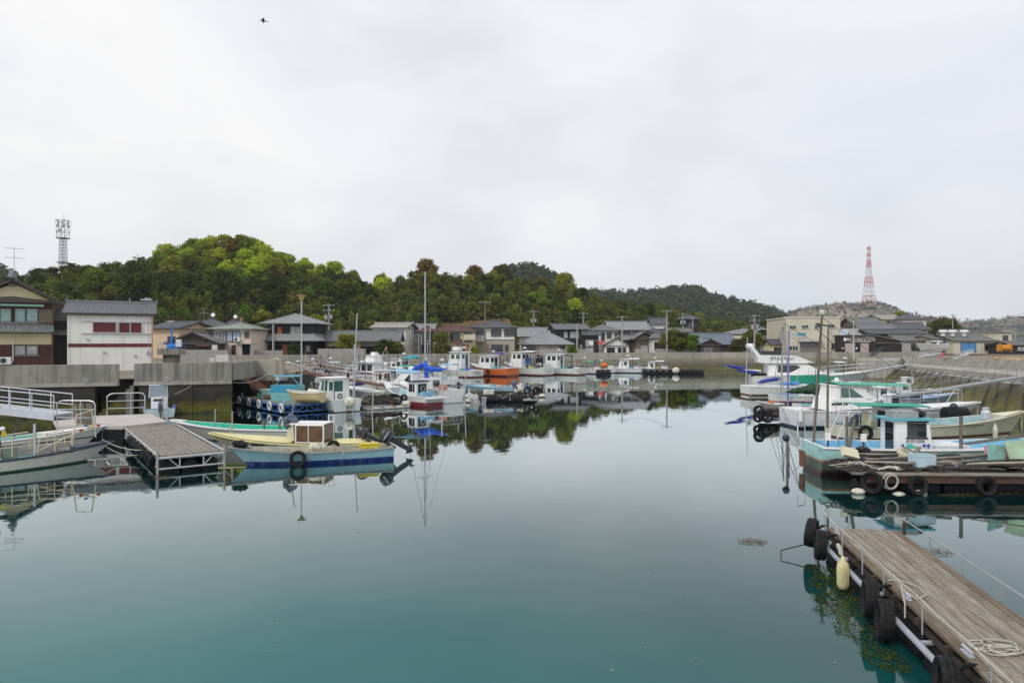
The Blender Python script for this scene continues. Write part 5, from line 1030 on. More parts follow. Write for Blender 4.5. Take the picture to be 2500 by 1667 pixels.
def tyre_mesh(R_=.3, r_=.105):
    k = (R_, r_)
    if k not in _tyres:
        mb = MB(); n = 28; prof = [(R_-.12, -.06), (R_-.02, -r_*.95), (R_+.0, -r_*.8), (R_+.012, -.05), (R_-.002, -.045), (R_-.002, -.02), (R_+.014, -.015), (R_+.014, .015), (R_-.002, .02), (R_-.002, .045), (R_+.012, .05), (R_, r_*.8), (R_-.02, r_*.95), (R_-.12, .06), (R_-.10, .0)]
        m = len(prof); vs_ = [(a*cos(2*pi*i/n), a*sin(2*pi*i/n), z) for i in range(n) for a, z in prof]
        mb.add(vs_, [(i*m+k_, ((i+1) % n)*m+k_, ((i+1) % n)*m+(k_+1) % m, i*m+(k_+1) % m) for i in range(n) for k_ in range(m)]); _tyres[k] = mb.mesh('tyre', TYRE)
    return _tyres[k]
def tyre(label, p, ax, R_=.3, r_=.1, name='tyre_fender', group='tyre fenders', parent=None):
    o = link(name, tyre_mesh(R_, r_), parent, p, rot=Vector(ax).to_track_quat('Z', 'Y').to_euler())
    return tag(o, label, 'tyre', group) if not parent else o
def crumple(label, cat, name, path, r_, m, seed=1, flat=.6, n=10, group=None, parent=None):
    """bundled cloth or tarpaulin along a path, creased"""
    rn = random.Random(seed); rg = []; N_ = 26; pts = [Vector(p) for p in path]
    for i in range(N_+1):
        f = i/N_*(len(pts)-1); k = min(int(f), len(pts)-2); p = pts[k].lerp(pts[k+1], f-k); tg = (pts[k+1]-pts[k]).normalized(); sd_ = tg.cross(Vector((0, 0, 1)));
        if sd_.length < .1: sd_ = Vector((1, 0, 0))
        sd_.normalize(); up = sd_.cross(tg); rr = (r_[min(k, len(r_)-1)]+(r_[min(k+1, len(r_)-1)]-r_[min(k, len(r_)-1)])*(f-k)) if isinstance(r_, (list, tuple)) else r_
        ends = min(1, 5*min(i, N_-i)/N_+.25)
        rg.append([p+(sd_*cos(a)+up*sin(a)*flat)*rr*ends*(1+.35*noise.noise(Vector((i*.55+seed*7, k_*1.3, seed)))+.12*rn.uniform(-1, 1)) for k_, a in [(k2, 2*pi*k2/n) for k2 in range(n)]])
    o = MB().loft(rg).build(name, m, parent)
    return tag(o, label, cat, group) if not parent else o
def crate(label, p, sz, rz, m, name='crate', cat='crate', lid=None, group=None):
    t = thing(name, label, cat, p, rz, group); a, b, h = sz; th = .025; body = MB()
    body.box((0, 0, .01), (a, b, .02))
    for s_ in (-1, 1): body.box((s_*(a/2-th/2), 0, h/2), (th, b, h-.02)); body.box((0, s_*(b/2-th/2), h/2), (a-2*th-.004, th, h-.02))
    body.build('body', m, t)
    if lid: MB().box((0, 0, h+.02), (a+.04, b+.04, .04)).build('lid', lid, t)
    else: r_ = MB(); r_.tube([(-a/2, -b/2, h), (a/2, -b/2, h), (a/2, b/2, h), (-a/2, b/2, h)], .018, 4, True); r_.build('rim', m, t)
    return t
def plank(label, a, b, w, h, m, name='plank', cat='plank', group=None): return MB().bar(a, b, w, h).build(name, m, label=label, cat=cat, group=group)

def tangle(label, cat, name, c, sz, m, n=90, r_=.014, seed=1):
    """one long rope or net cord heaped on itself"""
    rn = random.Random(seed); p = Vector((0, 0, .3)); v = Vector((1, 0, 0)); pts = []
    for i in range(n):
        v = (v*.75+Vector((rn.gauss(0, .6), rn.gauss(0, .6), rn.gauss(0, .35)))-p*.35).normalized(); p = p+v*.3
        h_ = max(.02, 1-(p.x**2+p.y**2)*.5); pts.append(Vector(c)+Vector((p.x*sz[0], p.y*sz[1], sz[2]*h_*(.25+.5*abs(sin(i*.9+seed)))+r_)))
    return MB().tube(pts, r_, 5).build(name, m, label=label, cat=cat)

def plates(parent, x, y, z, ws, h_, m, d=(1, 0), name='plate'):
    """small registration plates in a row on a boat's side, too small to read"""
    for w_ in ws: MB().box((x+d[0]*w_/2, y+d[1]*w_/2, z), (w_ if d[0] else .012, .012, h_)).build(name, m, parent); x += d[0]*(w_+.05)
def scrawl(parent, pts, r_, m, name='painted_script'): return MB().tube(pts, r_, 4).build(name, m, parent)
# ================================================================ LEFT AND CENTRE: docks and boats
def frame2(o, u):                          # local dock frame: x along u, y to its left
    u = Vector(u).normalized(); return Vector((*o, 0)), math.atan2(u.y, u.x)
def gangway(label, a, b, w, m, rail=1.0, truss=False, deckm=None, n=8, side=.18, name='gangway', r_=.025):
    a, b = Vector(a), Vector(b); d = b-a; L = Vector((d.x, d.y)).length; t = thing(name, label, 'gangway', a, math.atan2(d.y, d.x)); k = d.z/L
    for s_ in (-1, 1):
        MB().bar((0, s_*w/2, 0), (L, s_*w/2, k*L), .06, side).build('side_beam', m, t)
        mb = MB(); top = [(L*i/n, s_*w/2, k*L*i/n+rail) for i in range(n+1)]; mb.tube(top, r_, 5)
        for f in ((.5,) if not truss else ()): mb.tube([(p[0], p[1], p[2]-rail*f) for p in top], r_*.8, 4)
        for i, p in enumerate(top):
            mb.rod((p[0], p[1], p[2]-rail), p, r_*.9, 5)
            if truss and i < n: q = top[i+1]; mb.rod((p[0], p[1], p[2]-rail) if i % 2 else p, q if i % 2 else (q[0], q[1], q[2]-rail), r_*.6, 4)
        mb.build('handrail', m, t)
    for i in range(n): MB().bar((L*i/n+.02, 0, k*L*i/n+side*.3), (L*(i+1)/n-.02, 0, k*L*(i+1)/n+side*.3), w-.08, .04).build('tread_plate', deckm or m, t)
    return t
gangway('grey aluminium gangway with triple handrails at the left edge', (-23.2, 36.0, .95), (-35.5, 39.2, 1.75), 1.1, ALU, 1.1, n=9, side=.36, r_=.032)
# concrete float platform
PADC = mat('platform_concrete', (.46, .43, .40), .85, .1, .8, streak=.3, scol=(.30, .27, .25))
t = thing('floating_platform', 'pale concrete floating platform at the foot of the gangway', 'platform')
poly = [(-23.9, 36.2), (-21.7, 33.2), (-18.6, 33.3), (-17.4, 35.2), (-20.2, 38.9), (-23.1, 37.8)]
MB().prism(poly, .60, .76).build('deck', PADC, t); MB().prism([(x*.995-.1, y) for x, y in poly], -.4, .58).build('float', BLACKP, t)
for a, b in ((( -22.1, 38.0), (-20.4, 38.7)), ((-18.2, 36.3), (-17.5, 35.35)), ((-21.9, 33.5), (-20.0, 33.4))):
    a3, b3 = Vector((*a, .76)), Vector((*b, .76)); h_ = 1.2; mb = MB()
    for f, g in ((0, 1),):
        mb.tube([a3, a3+Vector((0, 0, h_*.85)), a3.lerp(b3, .08)+Vector((0, 0, h_*.97)), a3.lerp(b3, .18)+Vector((0, 0, h_)), a3.lerp(b3, .85)+Vector((0, 0, h_)), a3.lerp(b3, .95)+Vector((0, 0, h_*.96)), b3+Vector((0, 0, h_*.84)), b3], .032, 6)
    for z in (.38, .78): mb.rod(a3+Vector((0, 0, z)), b3+Vector((0, 0, z)), .024, 5)
    mb.rod(a3.lerp(b3, .62), a3.lerp(b3, .62)+Vector((0, 0, h_)), .024, 5); mb.build('safety_rail', STEEL, t)
for i, (x, tl) in enumerate(((-21.0, .05), (-20.72, .0), (-20.45, -.12))): plank('weathered board leaning on the platform rail, %s of three' % ('left', 'middle', 'right')[i], (x, 33.7, .77), (x-tl, 33.45, 1.8), .25, .05, GREYW, group='boards leaning on the rail')
# timber jetty with trussed sides
O, rz = frame2((-11.95, 25.95), (-.575, .818)); LJ, WJ, ZJ = 10.3, 2.06, .64
t = thing('timber_jetty', 'grey timber-decked floating jetty with white pipe trusses in front of the left boats', 'jetty', O, rz)
pw_ = WJ/9
for i in range(9):
    x = 0
    while x < LJ-.1:
        e_ = min(LJ, x+random.uniform(2.6, 4.2)); e_ = LJ if LJ-e_ < 1 else e_
        MB().box(((x+e_)/2, -WJ/2+pw_*(i+.5), ZJ-.03+random.uniform(-.006, .006)), (e_-x-.012, pw_-.014, .055)).build('plank', GREYWX, t); x = e_
MB().box((LJ/2, 0, ZJ-.12), (LJ-.1, WJ-.2, .1)).build('deck_frame', DARKW, t)
PIPE = mat('white_pipe', (.40, .41, .41), .45, .15, 4, streak=.25, scol=(.25, .2, .15))
for s_ in (-1, 1):
    mb = MB(); y = s_*(WJ/2+.1); n_ = 18
    mb.rod((-.05, y, ZJ+.02), (LJ, y, ZJ+.02), .045, 7); mb.rod((-.05, y, .2), (LJ, y, .2), .032, 6)
    for i in range(n_): x0, x1 = LJ*i/n_, LJ*(i+1)/n_; mb.rod((x0, y, .2 if i % 2 else ZJ), (x1, y, ZJ if i % 2 else .2), .02, 5); mb.rod((x0, y, .2), (x0, y, ZJ), .016, 5)
    mb.build('side_truss', PIPE, t)
mb = MB(); x = -.08
mb.rod((x, -WJ/2-.1, ZJ-.08), (x, WJ/2+.1, ZJ-.08), .05, 7); mb.rod((x, -WJ/2-.1, .17), (x, WJ/2+.1, .17), .036, 6)
for f in (-.5, -.18, .18, .5): mb.rod((x, f*(WJ+.2), .17), (x, f*(WJ+.2), ZJ-.08), .028, 5)
for a, b in ((-.34, -.18), (.36, .18)): mb.rod((x, a*(WJ+.2), ZJ-.08), (x, b*(WJ+.2), .17), .022, 5)
mb.build('end_truss', PIPE, t)
for i in range(6):
    for s_ in (-1, 0, 1): MB().lathe((.08+i*1.72, s_*.68, .12), [(.05, 0), (.30, .05), (.32, .3), (.32, 1.3), (.30, 1.55), (.05, 1.6)], 12, (1, 0, 0)).build('float_drum', BLACKP, t)
for s_ in (-1, 1): MB().rod((-.08, s_*(WJ/2+.12), -.2), (-.08, s_*(WJ/2+.12), ZJ+.22), .045, 7).build('corner_post', POLE, t)
for i in range(11):
    y = WJ/2+.2; x = .6+i*.62; crumple('', '', 'rubber_apron', [(x-.28, y, ZJ-.02), (x, y+.05, .3+random.uniform(-.1, .1)), (x+.28, y, ZJ-.04)], [.10, .15, .1], BLACKP, i, .7, 8, parent=t)
wire('mooring_line', O+Vector((-1.5, 1.0, .75)), Vector((-16.75, 28.45, .8)), .28, .018, ROPE, 'pale slack mooring line from the left fishing boat to the jetty', 'rope')
wire('mooring_line', O+Vector((-1.9, 1.6, .75)), Vector((-16.8, 28.4, .7)), .5, .016, ROPE, 'second deeper-hanging mooring line at the jetty side', 'rope')
# ---- white boat with bamboo frames, left foreground
HW1 = hullpaint('white_green', (.72, .72, .65), [(.07, (.03, .10, .08))], .3, (.33, .28, .18))
b = boat('fishing_boat', 'white open fishing boat with cream pole frames and blue tarpaulin, left foreground', 'boat', (-21.4, 23.4), (-16.75, 28.3), 1.75, (.5, .48, .72), HW1, mat('deck_grey', (.27, .26, .24), .8, .2, 3), mat('navy_rail', (.03, .04, .07), .5, .3, 3), rake=1.0, fore=.2)
CPOLE = mat('cream_pole', (.62, .56, .40), .6, .1, 5)
for x0, x1, z0, z1 in ((3.0, 4.4, .55, 1.2), (4.5, 5.6, .6, 1.15)):
    for s_ in (-1, 1):
        mb = MB(); y = s_*.55; mb.tube([(x0, y, z0), (x0+.05, y, z1), (x1, y*.9, z1+.1), (x1+.05, y*.9, z0+.1)], .024, 5); mb.rod((x0, y, (z0+z1)/2), (x1, y*.9, (z0+z1)/2+.05), .018, 5); mb.rod(((x0+x1)/2, y, z0), ((x0+x1)/2, y, z1+.05), .018, 5); mb.build('pole_frame', CPOLE, b.t)
mb = MB(); mb.tube([(5.7, -.3, .75), (5.85, -.3, 1.9), (6.4, -.2, 2.05), (6.55, -.2, .95)], .028, 5); mb.tube([(5.8, .3, .75), (5.95, .3, 1.5), (6.6, .2, 1.35)], .024, 5); mb.rod((5.85, -.3, 1.85), (5.95, .3, 1.5), .02, 5); mb.rod((4.6, -.5, .7), (6.6, -.15, 1.5), .026, 5); mb.rod((5.9, -.3, 1.2), (6.75, 0, 1.35), .022, 5); mb.build('bow_frame', CPOLE, b.t)
for x, y, z, m_ in ((6.0, -.3, 1.3, RED), (6.2, -.2, 1.45, BLUE), (6.55, -.1, 1.2, GREENC), (6.7, 0, 1.4, RED)): MB().ball((x, y, z), .05, 6, 5, (1.6, 1, 1)).build('cloth_tie', m_, b.t)
pole(b, 3.3, .2, .4, 2.3, .028, POLEW, .1, .05); pole(b, 3.5, -.1, .4, 1.9, .022, DARKM, -.15, .1, 'antenna'); pole(b, 3.0, .5, .4, 1.5, .035, ALU, 0, 0, 'post'); pole(b, 4.6, .4, .4, 1.6, .045, ALU, 0, 0, 'post')
MB().ball((3.37, .22, 2.35), .13, 10, 7, (1, 1, .85)).build('float_light', YEL, b.t); MB().ball((3.5, -.05, 1.55), .09, 8, 6).build('float_light', WHITEC, b.t); MB().box((3.55, .0, 1.35), (.14, .12, .2)).build('lamp_box', YEL, b.t); MB().lathe((2.9, .5, 1.5), [(.17, 0), (.19, .06), (.15, .12), (.02, .14)], 8).build('green_cap', GREENC, b.t)
MB().box((3.75, .1, .62), (.45, .4, .4)).build('engine_box', mat('grey_green', (.2, .26, .22), .6), b.t)
MB().box((2.3, -.4, .56), (.12, .9, .08)).build('thwart', ALU, b.t); MB().box((2.7, -.4, .56), (.12, .9, .08)).build('thwart', ALU, b.t)
crumple('bright blue tarpaulin heaped in the left foreground boat', 'tarpaulin', 'tarpaulin', [b.t.matrix_basis @ Vector(p) for p in ((.6, .55, .62), (1.5, .3, .72), (2.2, -.2, .5))], [.3, .42, .2], TARPB, 3, .5, 14)
for x, z, sx in ((5.75, .52, 1),): text('II 大十二', .2, BLACKTXT, b.t, (5.3, -b.half(.75)*.93, .56), (pi/2-.12, 0, R(-14)), ex=.008)
MB().lathe((3.15, -.80, .27), [(.001, 0), (.05, .01), (.06, .03)], 10, (0, -1, 0)).build('outlet', RUST, b.t)
MB().box((3.2, .25, .34), (2.9, .5, .08)).build('teal_hatch', TEAL, b.t)
# ---- white skiff behind it
HW2 = hullpaint('white_navy', (.68, .67, .66), [(.34, (.03, .035, .07)), (.28, (.66, .62, .57))], .15)
b = boat('skiff', 'long white skiff with navy stripe and teal inside, second boat from left foreground', 'boat', (-25.2, 26.6), (-19.7, 33.0), 1.6, (.55, .55, .8), HW2, TEAL, WHITEC, rake=.8, fore=.3)
pole(b, 5.2, .3, .3, 1.4, .03, DARKM, .2, 0, 'boat_hook'); MB().tube([(5.0, -.2, .8), (5.5, -.2, 1.2), (5.9, -.3, 1.25)], .02, 5).build('fairlead', DARKM, b.t)
MB().box((3.0, 0, .45), (.3, 1.3, .06)).build('thwart', WHITE, b.t)
# ---- small blue and white motor boat by the wall
HM = hullpaint('pale_blue', (.55, .66, .70), [(.5, (.50, .62, .66)), (.06, (.16, .05, .05))], .2)
b = boat('motor_boat', 'small blue and white motor boat with centre console by the seawall', 'boat', (-21.9, 43.4), (-24.6, 48.2), 1.95, (.62, .62, .9), HM, mat('cockpit_blue', (.30, .45, .70), .5, .1), mat('royal_blue', (.06, .09, .36), .5, .1), rake=.6, fore=.34)
c = wcabin(b, [(2.0, .2), (2.9, .2), (2.75, 1.15), (2.1, 1.15)], .9, WHITEC, (), roofm=None, name='console'); MB().box((2.75, 0, 1.55), (.04, 1.0, .8)).build('windscreen', mat('tinted_screen', (.28, .33, .38), .1, .1, spec=.8), c)
mb = MB(); mb.tube([(2.74, -.55, 1.1), (2.74, -.52, 1.95), (2.74, .52, 1.95), (2.74, .55, 1.1)], .03, 6); mb.build('screen_frame', WHITEC, c); MB().box((2.09, .05, .95), (.03, .55, .25)).build('dashboard', DARKM, c)
MB().torus((2.0, -.15, .95), .15, .015, (-1, 0, .5), 14, 5).build('wheel', DARKM, c); outboard(b, 0, 0, .6, .0, mat('motor_grey', (.12, .12, .13), .4), .9); MB().box((1.1, 0, .45), (.4, 1.0, .3)).build('seat', WHITEC, b.t)
pole(b, 4.4, -.3, .8, 2.6, .015, POLEW, 0, 0, 'rod')
# ---- skiffs in front: green-rimmed, yellow, blue
HG = hullpaint('grey_white', (.50, .51, .47), [(.06, (.05, .10, .09))], .3)
b = boat('skiff', 'white skiff with bright green rim inside, behind the yellow skiff', 'boat', (-9.9, 33.5), (-16.6, 34.6), 1.7, (.62, .62, .92), HG, mat('jade_green', (.02, .42, .27), .5, .1, 3), WHITEC, rake=.8, fore=.1)
pole(b, 4.9, -.2, .3, 1.45, .035, POLE, 0, 0, 'post'); pole(b, 1.1, .5, .3, .95, .05, POLEW, 0, 0, 'post'); pole(b, 1.9, .5, .3, 1.0, .05, POLEW, 0, 0, 'post'); MB().box((2.5, .2, .5), (.2, 1.2, .05)).build('thwart', MATS['jade_green'], b.t)
HY = hullpaint('yellow', (.60, .56, .30), [(.42, (.48, .47, .42))], .2, (.34, .28, .14)); YD = mat('yellow_deck', (.66, .60, .30), .5, .08, 2)
b = boat('skiff', 'pale yellow decked skiff with a small screened cockpit', 'boat', (-6.2, 29.9), (-12.9, 30.6), 1.75, (.50, .47, .80), HY, YD, YD, rake=.9, fore=.56, aft=.22, sole=.2)
o = wcabin(b, [(1.75, .3), (3.0, .3), (2.95, 1.22), (1.75, 1.22)], 1.15, mat('brown_screen', (.13, .075, .04), .3, .35, 3), (), roofm=None, name='cockpit_screen')
mb = MB()
for x in (1.74, 2.96):
    for s_ in (-1, 1): mb.rod((x, s_*.585, .3), (x, s_*.585, 1.24), .035, 5)
for s_ in (-1, 1): mb.rod((1.74, s_*.585, 1.24), (2.96, s_*.585, 1.24), .03, 5); mb.rod((1.74, s_*.585, .5), (2.96, s_*.585, .5), .025, 5); mb.rod((2.4, s_*.585, .5), (2.4, s_*.585, 1.24), .02, 5)
mb.build('screen_frame', WHITEC, o); MB().box((2.5, 0, 1.28), (1.5, 1.2, .05)).build('screen_roof', WHITEC, o); mb = MB(); mb.tube([(1.72, -.6, 1.2), (1.72, -.6, 1.55), (1.95, -.6, 1.55), (1.95, -.6, 1.2)], .03, 4); mb.build('side_flap', WHITEC, o)
c = wcabin(b, [(3.15, .45), (3.55, .45), (3.42, 1.25), (3.2, 1.25)], .55, CREAM, (), roofm=None, name='console'); MB().torus((3.13, 0, 1.0), .17, .018, (-1, 0, .2), 14, 5).build('wheel', DARKM, c); MB().box((3.3, -.29, .85), (.12, .03, .45)).build('lamp', BLACKP, c)
pole(b, 3.4, .1, 1.2, 2.35, .022, POLE, -.18, 0, 'antenna'); crumple('', '', 'engine_cover', [(3.5, .2, 1.0), (3.45, .2, 1.5), (3.0, .2, 1.35)], [.16, .24, .1], mat('slate_cover', (.10, .12, .17), .5, .2, 4), 8, 1, 10, parent=b.t)
mb = MB(); mb.rod((6.1, 0, .8), (6.1, 0, 1.75), .035, 6); mb.rod((6.1, 0, 1.15), (6.35, .2, .8), .018, 5); mb.rod((6.1, 0, 1.15), (6.3, -.25, .8), .018, 5); mb.build('bow_post', POLE, b.t)
plates(b.t, 4.0, b.half(.66)+.012, b.sheer(.66)-.16, (.2, .2, .36), .11, BLACKTXT); plates(b.t, 3.72, b.half(.6)+.03, b.sheer(.6)-.16, (.1,), .1, mat('badge_blue', (.05, .10, .35), .5))
outboard(b, -.1, .1, .62, R(66), None, .95); tyre('black tyre half hidden between the yellow and blue skiffs', b.t.matrix_basis @ Vector((1.15, 1.0, .42)), b.t.matrix_basis.to_3x3() @ Vector((0, 1, .15)), .26, .09)
HB = hullpaint('sky_blue', (.28, .48, .55), [(.14, (.012, .035, .20))], .45, (.30, .34, .33)); INB = mat('skiff_inside', (.42, .40, .31), .7, .3, 3, streak=.5, scol=(.20, .30, .28))
b = boat('skiff', 'weathered light blue skiff with dark blue waterline, nearest boat at left', 'boat', (-5.05, 29.0), (-10.6, 26.95), 1.65, (.50, .47, .76), HB, INB, mat('worn_rail', (.30, .28, .25), .8, .3, 5), rake=.7, fore=.13, dr=.3, tw=.9)
MB().box((2.1, 0, .42), (.28, 1.45, .06)).build('thwart', GREYW, b.t); MB().box((4.1, 0, .42), (.25, 1.3, .06)).build('thwart', GREYW, b.t); MB().box((.75, 0, .42), (.5, 1.4, .07)).build('stern_seat', TEAL, b.t)
outboard(b, .0, .02, .54, R(58), None, 1.12, 'YAMAHA'); crate('yellow plastic box on the stern of the light blue skiff', b.t.matrix_basis @ Vector((.95, .3, .47)), (.75, .4, .16), b.rz, YEL, lid=YEL)
crumple('white roped float bag lying in the light blue skiff', 'float bag', 'float_bag', [b.t.matrix_basis @ Vector(p) for p in ((2.6, .1, .58), (3.3, .1, .58))], .2, FOAM, 4, .9, 12)
tyre('black tyre hanging on the side of the light blue skiff', b.t.matrix_basis @ Vector((3.75, b.half(.6)+.06, .27)), b.t.matrix_basis.to_3x3() @ Vector((.0, 1, .1)), .30, .09); crumple('', '', 'bow_fender', [(5.55, .33, .80), (6.05, .05, .86), (5.6, -.33, .80)], .12, BLACKP, 5, 1, 9, parent=b.t)
pass
for x, z in ((2.05, .36), (.75, .5)): MB().lathe((x, b.half(.3)*.985+.0, z), [(.001, 0), (.035, .01), (.045, .03)], 8, (0, 1, 0)).build('outlet', FOAM, b.t)
# ---- blue steel pontoon with gear
O2, rz2 = frame2((-15.0, 45.8), (-.645, .764)); T2 = Matrix.Translation(O2) @ Matrix.Rotation(rz2, 4, 'Z'); LP, WP = 8.3, 3.1
t = thing('blue_pontoon', 'blue steel work pontoon with white tyre rings along its side', 'pontoon', O2, rz2)
for i in range(10): MB().box((LP/2, -WP*(i+.5)/10, .63), (LP, WP/10-.02, .05)).build('plank', GREYWX, t)
for y in (.06, -WP-.06):
    mb = MB(); mb.bar((0, y, .56), (LP, y, .56), .09, .11); mb.bar((0, y, .14), (LP, y, .14), .07, .08)
    for i in range(10): x = LP*i/9; mb.bar((x, y, .14), (x, y, .56), .06); 
    mb.build('side_frame', BLUE, t)
mb = MB(); x = -.06; mb.bar((x, .1, .56), (x, -WP-.1, .56), .09, .11); mb.bar((x, .1, .14), (x, -WP-.1, .14), .07, .08)
for i in range(5): y = -WP*i/4; mb.bar((x, y, .14), (x, y, .56), .06); mb.bar((x, y, .14 if i % 2 else .56), (x, y-WP/4, .56 if i % 2 else .14), .05) if i < 4 else 0
mb.build('end_frame', BLUE, t)
for i in range(5):
    for j in range(2): MB().lathe((.1+i*1.65, -.75-1.6*j, .1), [(.05, 0), (.36, .06), (.38, .3), (.38, 1.2), (.36, 1.5), (.05, 1.55)], 12, (1, 0, 0)).build('float_drum', BLACKP, t)
WTY = mat('white_tyre', (.60, .60, .58), .7, .15, 4)
for i in range(5):
    me = tyre_mesh(.27, .08); o = MB().torus((0, 0, 0), .26, .065, n=20, m=8).build('tyre_fender', WTY, loc=(T2 @ Vector((.05+i*2.0, .17, .42)))); o.rotation_euler = (pi/2-.12, 0, rz2); tag(o, 'white-painted tyre ring hung on the blue pontoon, %s from the near corner' % ('first', 'second', 'third', 'fourth', 'fifth')[i], 'tyre', 'white tyre rings of the blue pontoon')
for x, y in ((.1, -.05), (LP-.1, -.1), (.1, -WP)): MB().rod((x, y, .6), (x, y, .95), .06, 7).build('bollard', BLUEL, t)
p = T2 @ Vector((5.6, -.9, .66)); crate('pale turquoise fish box on the blue pontoon', p, (1.1, .8, .62), rz2, mat('turquoise_plastic', (.30, .58, .55), .6, .08), lid=mat('turquoise_lid', (.36, .62, .58), .6, .06), name='fish_box', cat='box')
D = 48.8; t = thing('water_tank', 'open teal and blue tank standing on the blue pontoon', 'tank', (ZX(703, D), D, .66), R(-8)); mb = MB(); w_ = 66*D/F
for s_ in (-1, 1): mb.box((s_*(w_/2-.03), 0, .55), (.06, 1.3, 1.1)); mb.box((0, s_*.62, .55), (w_-.13, .06, 1.1))
mb.box((0, 0, .03), (w_-.2, 1.1, .05)); mb.build('body', mat('tank_teal', (.16, .40, .40), .5, .15, 2), t); mb = MB(); mb.box((0, -.656, .85), (w_+.01, .012, .48)); mb.box((0, 0, .0), (.01, .01, .01)); mb.build('blue_band', mat('tank_blue', (.03, .27, .45), .5, .15, 2), t)
t = thing('gantry', 'light blue pipe gantry over the blue pontoon', 'gantry', (0, 0, 0)); D = 48.6; a, c_ = V(668, 1000, D), V(734, 1000, D+.5); mb = MB(); zt_ = ZZ(918, D)
for p in (a, c_): MB().rod((p.x, p.y, .6), (p.x, p.y, zt_), .05, 7).build('post', BLUEL if p is c_ else RUST, t)
MB().bar((a.x-.05, a.y, zt_), (c_.x+.1, c_.y, zt_), .1, .12).build('beam', BLUEL, t)
for p, s_ in ((a, 1), (c_, -1)): MB().rod((p.x, p.y, zt_-.75), (p.x+s_*.65, p.y, zt_-.05), .03, 6).build('brace', BLUEL, t)
MB().torus((a.x+.3, a.y-.1, zt_-.2), .09, .025, (0, -1, 0), 12, 5).build('ring', WHITEC, t)
gangway('narrow rusty red gangway leading down from the quay to the blue pontoon', (ZX(604, 52.8), 52.8, 2.15), (ZX(664, 50.0), 50.0, .72), .8, RUST, .55, n=9, side=.16, r_=.016)
# tan dinghy hauled on the pontoon
b = boat('dinghy', 'small tan dinghy lifted onto the blue pontoon, white inside', 'boat', (ZX(788, 46.6), 46.6), (ZX(706, 47.2), 47.2), 1.35, (.48, .46, .62), hullpaint('tan', (.60, .47, .24), [], .15), CREAM, CREAM, dr=.22, rake=.35, fore=.12, sole=0); b.t.location.z = .92
crate('pale blue tub inside the tan dinghy', b.t.matrix_basis @ Vector((1.6, 0, .02)), (.6, .5, .42), b.rz, mat('pale_blue_tub', (.45, .58, .66), .5, .1)); MB().box((.9, .1, .35), (.5, .5, .1)).build('blue_cloth', BLUEL, b.t)
# white cabin boat beside it, stern to the camera
HC1 = hullpaint('white_black', (.62, .65, .66), [(.05, (.02, .02, .025))], .15)
b = boat('cabin_boat', 'white cabin boat with stern ladder and big round fender, beside the blue pontoon', 'boat', (ZX(848, 47.4), 47.4), (-15.4, 53.2), 2.15, (.85, .85, 1.15), HC1, WHITE, WHITEC, rake=.6, fore=.5, foredz=.06, sole=.3, tw=.95)
c = wcabin(b, [(1.5, .5), (3.5, .8), (3.1, 2.15), (1.5, 2.25)], 1.6, WHITEC, ((1.7, 2.2, 1.35, 2.05), (2.35, 2.9, 1.35, 2.0)), ((-.9, -.06, .45, .95), (.06, .9, .45, .95)), WHITEC, .25, glass=GLASSG, taper=.9, back=((-.35, .45, .6, 2.05), (.55, .9, 1.4, 2.0)))
MB().lathe((1.25, -.5, 2.42), [(.14, 0), (.14, .12), (.05, .15)], 12, (0, -1, .1)).build('search_light', BLACKP, c)
mb = MB()
for s_ in (-1, 1): mb.rod((-.06, -.15+s_*.2, -.05), (-.06, -.15+s_*.2, .95), .022, 5)
for i in range(4): mb.rod((-.06, -.35, .08+i*.22), (-.06, .05, .08+i*.22), .018, 5)
mb.build('stern_ladder', RUST, b.t); MB().box((.35, .35, 1.0), (.5, .6, .75)).build('fuel_locker', WHITE, b.t); MB().torus((.08, .5, 1.1), .15, .035, (-1, 0, 0), 14, 6).build('hose_reel', DARKM, b.t)
hrail(b, [(4.4, -.85, 1.05), (5.4, -.6, 1.12), (6.2, -.1, 1.2), (5.4, .6, 1.12), (4.4, .85, 1.05)], .65)
pole(b, .9, -.9, .6, 4.6, .045, STEEL, 0, 0, 'mast')
t = thing('ball_fender', 'large round cream fender hanging at the stern of the white cabin boat', 'fender', V(854, 982, 46.6)); MB().ball((0, 0, 0), .37, 18, 12, (1, .9, 1)).build('ball', FOAM, t, smooth=True); MB().tube([(0, -.33, .1), (.05, -.38, -.12)], .015, 4).build('cord', ROPED, t)
# tall pole with yellow tag beside it (mooring stake)
for px, y0_, y1_, D, lab in ((858, 765, 960, 47.2, 'tall slim grey mooring pole behind the round cream fender'), (907, 955, 1010, 46.0, 'short mooring pole with yellow band right of the white cabin boat'), (1133, 905, 975, 53.5, 'white pole standing off the sailing yacht stern'), (863, 775, 930, 62, 'thin pole left of the purple-striped cruiser'), (871, 845, 900, 66, 'bare thin stake beside the low quay ladder')):
    MB().rod((ZX(px, D), D, -1), (ZX(px, D)-.0+.002*(y1_-y0_), D, ZZ(y0_, D)), .04, 6).build('mooring_pole', STEEL, label=lab, cat='pole')
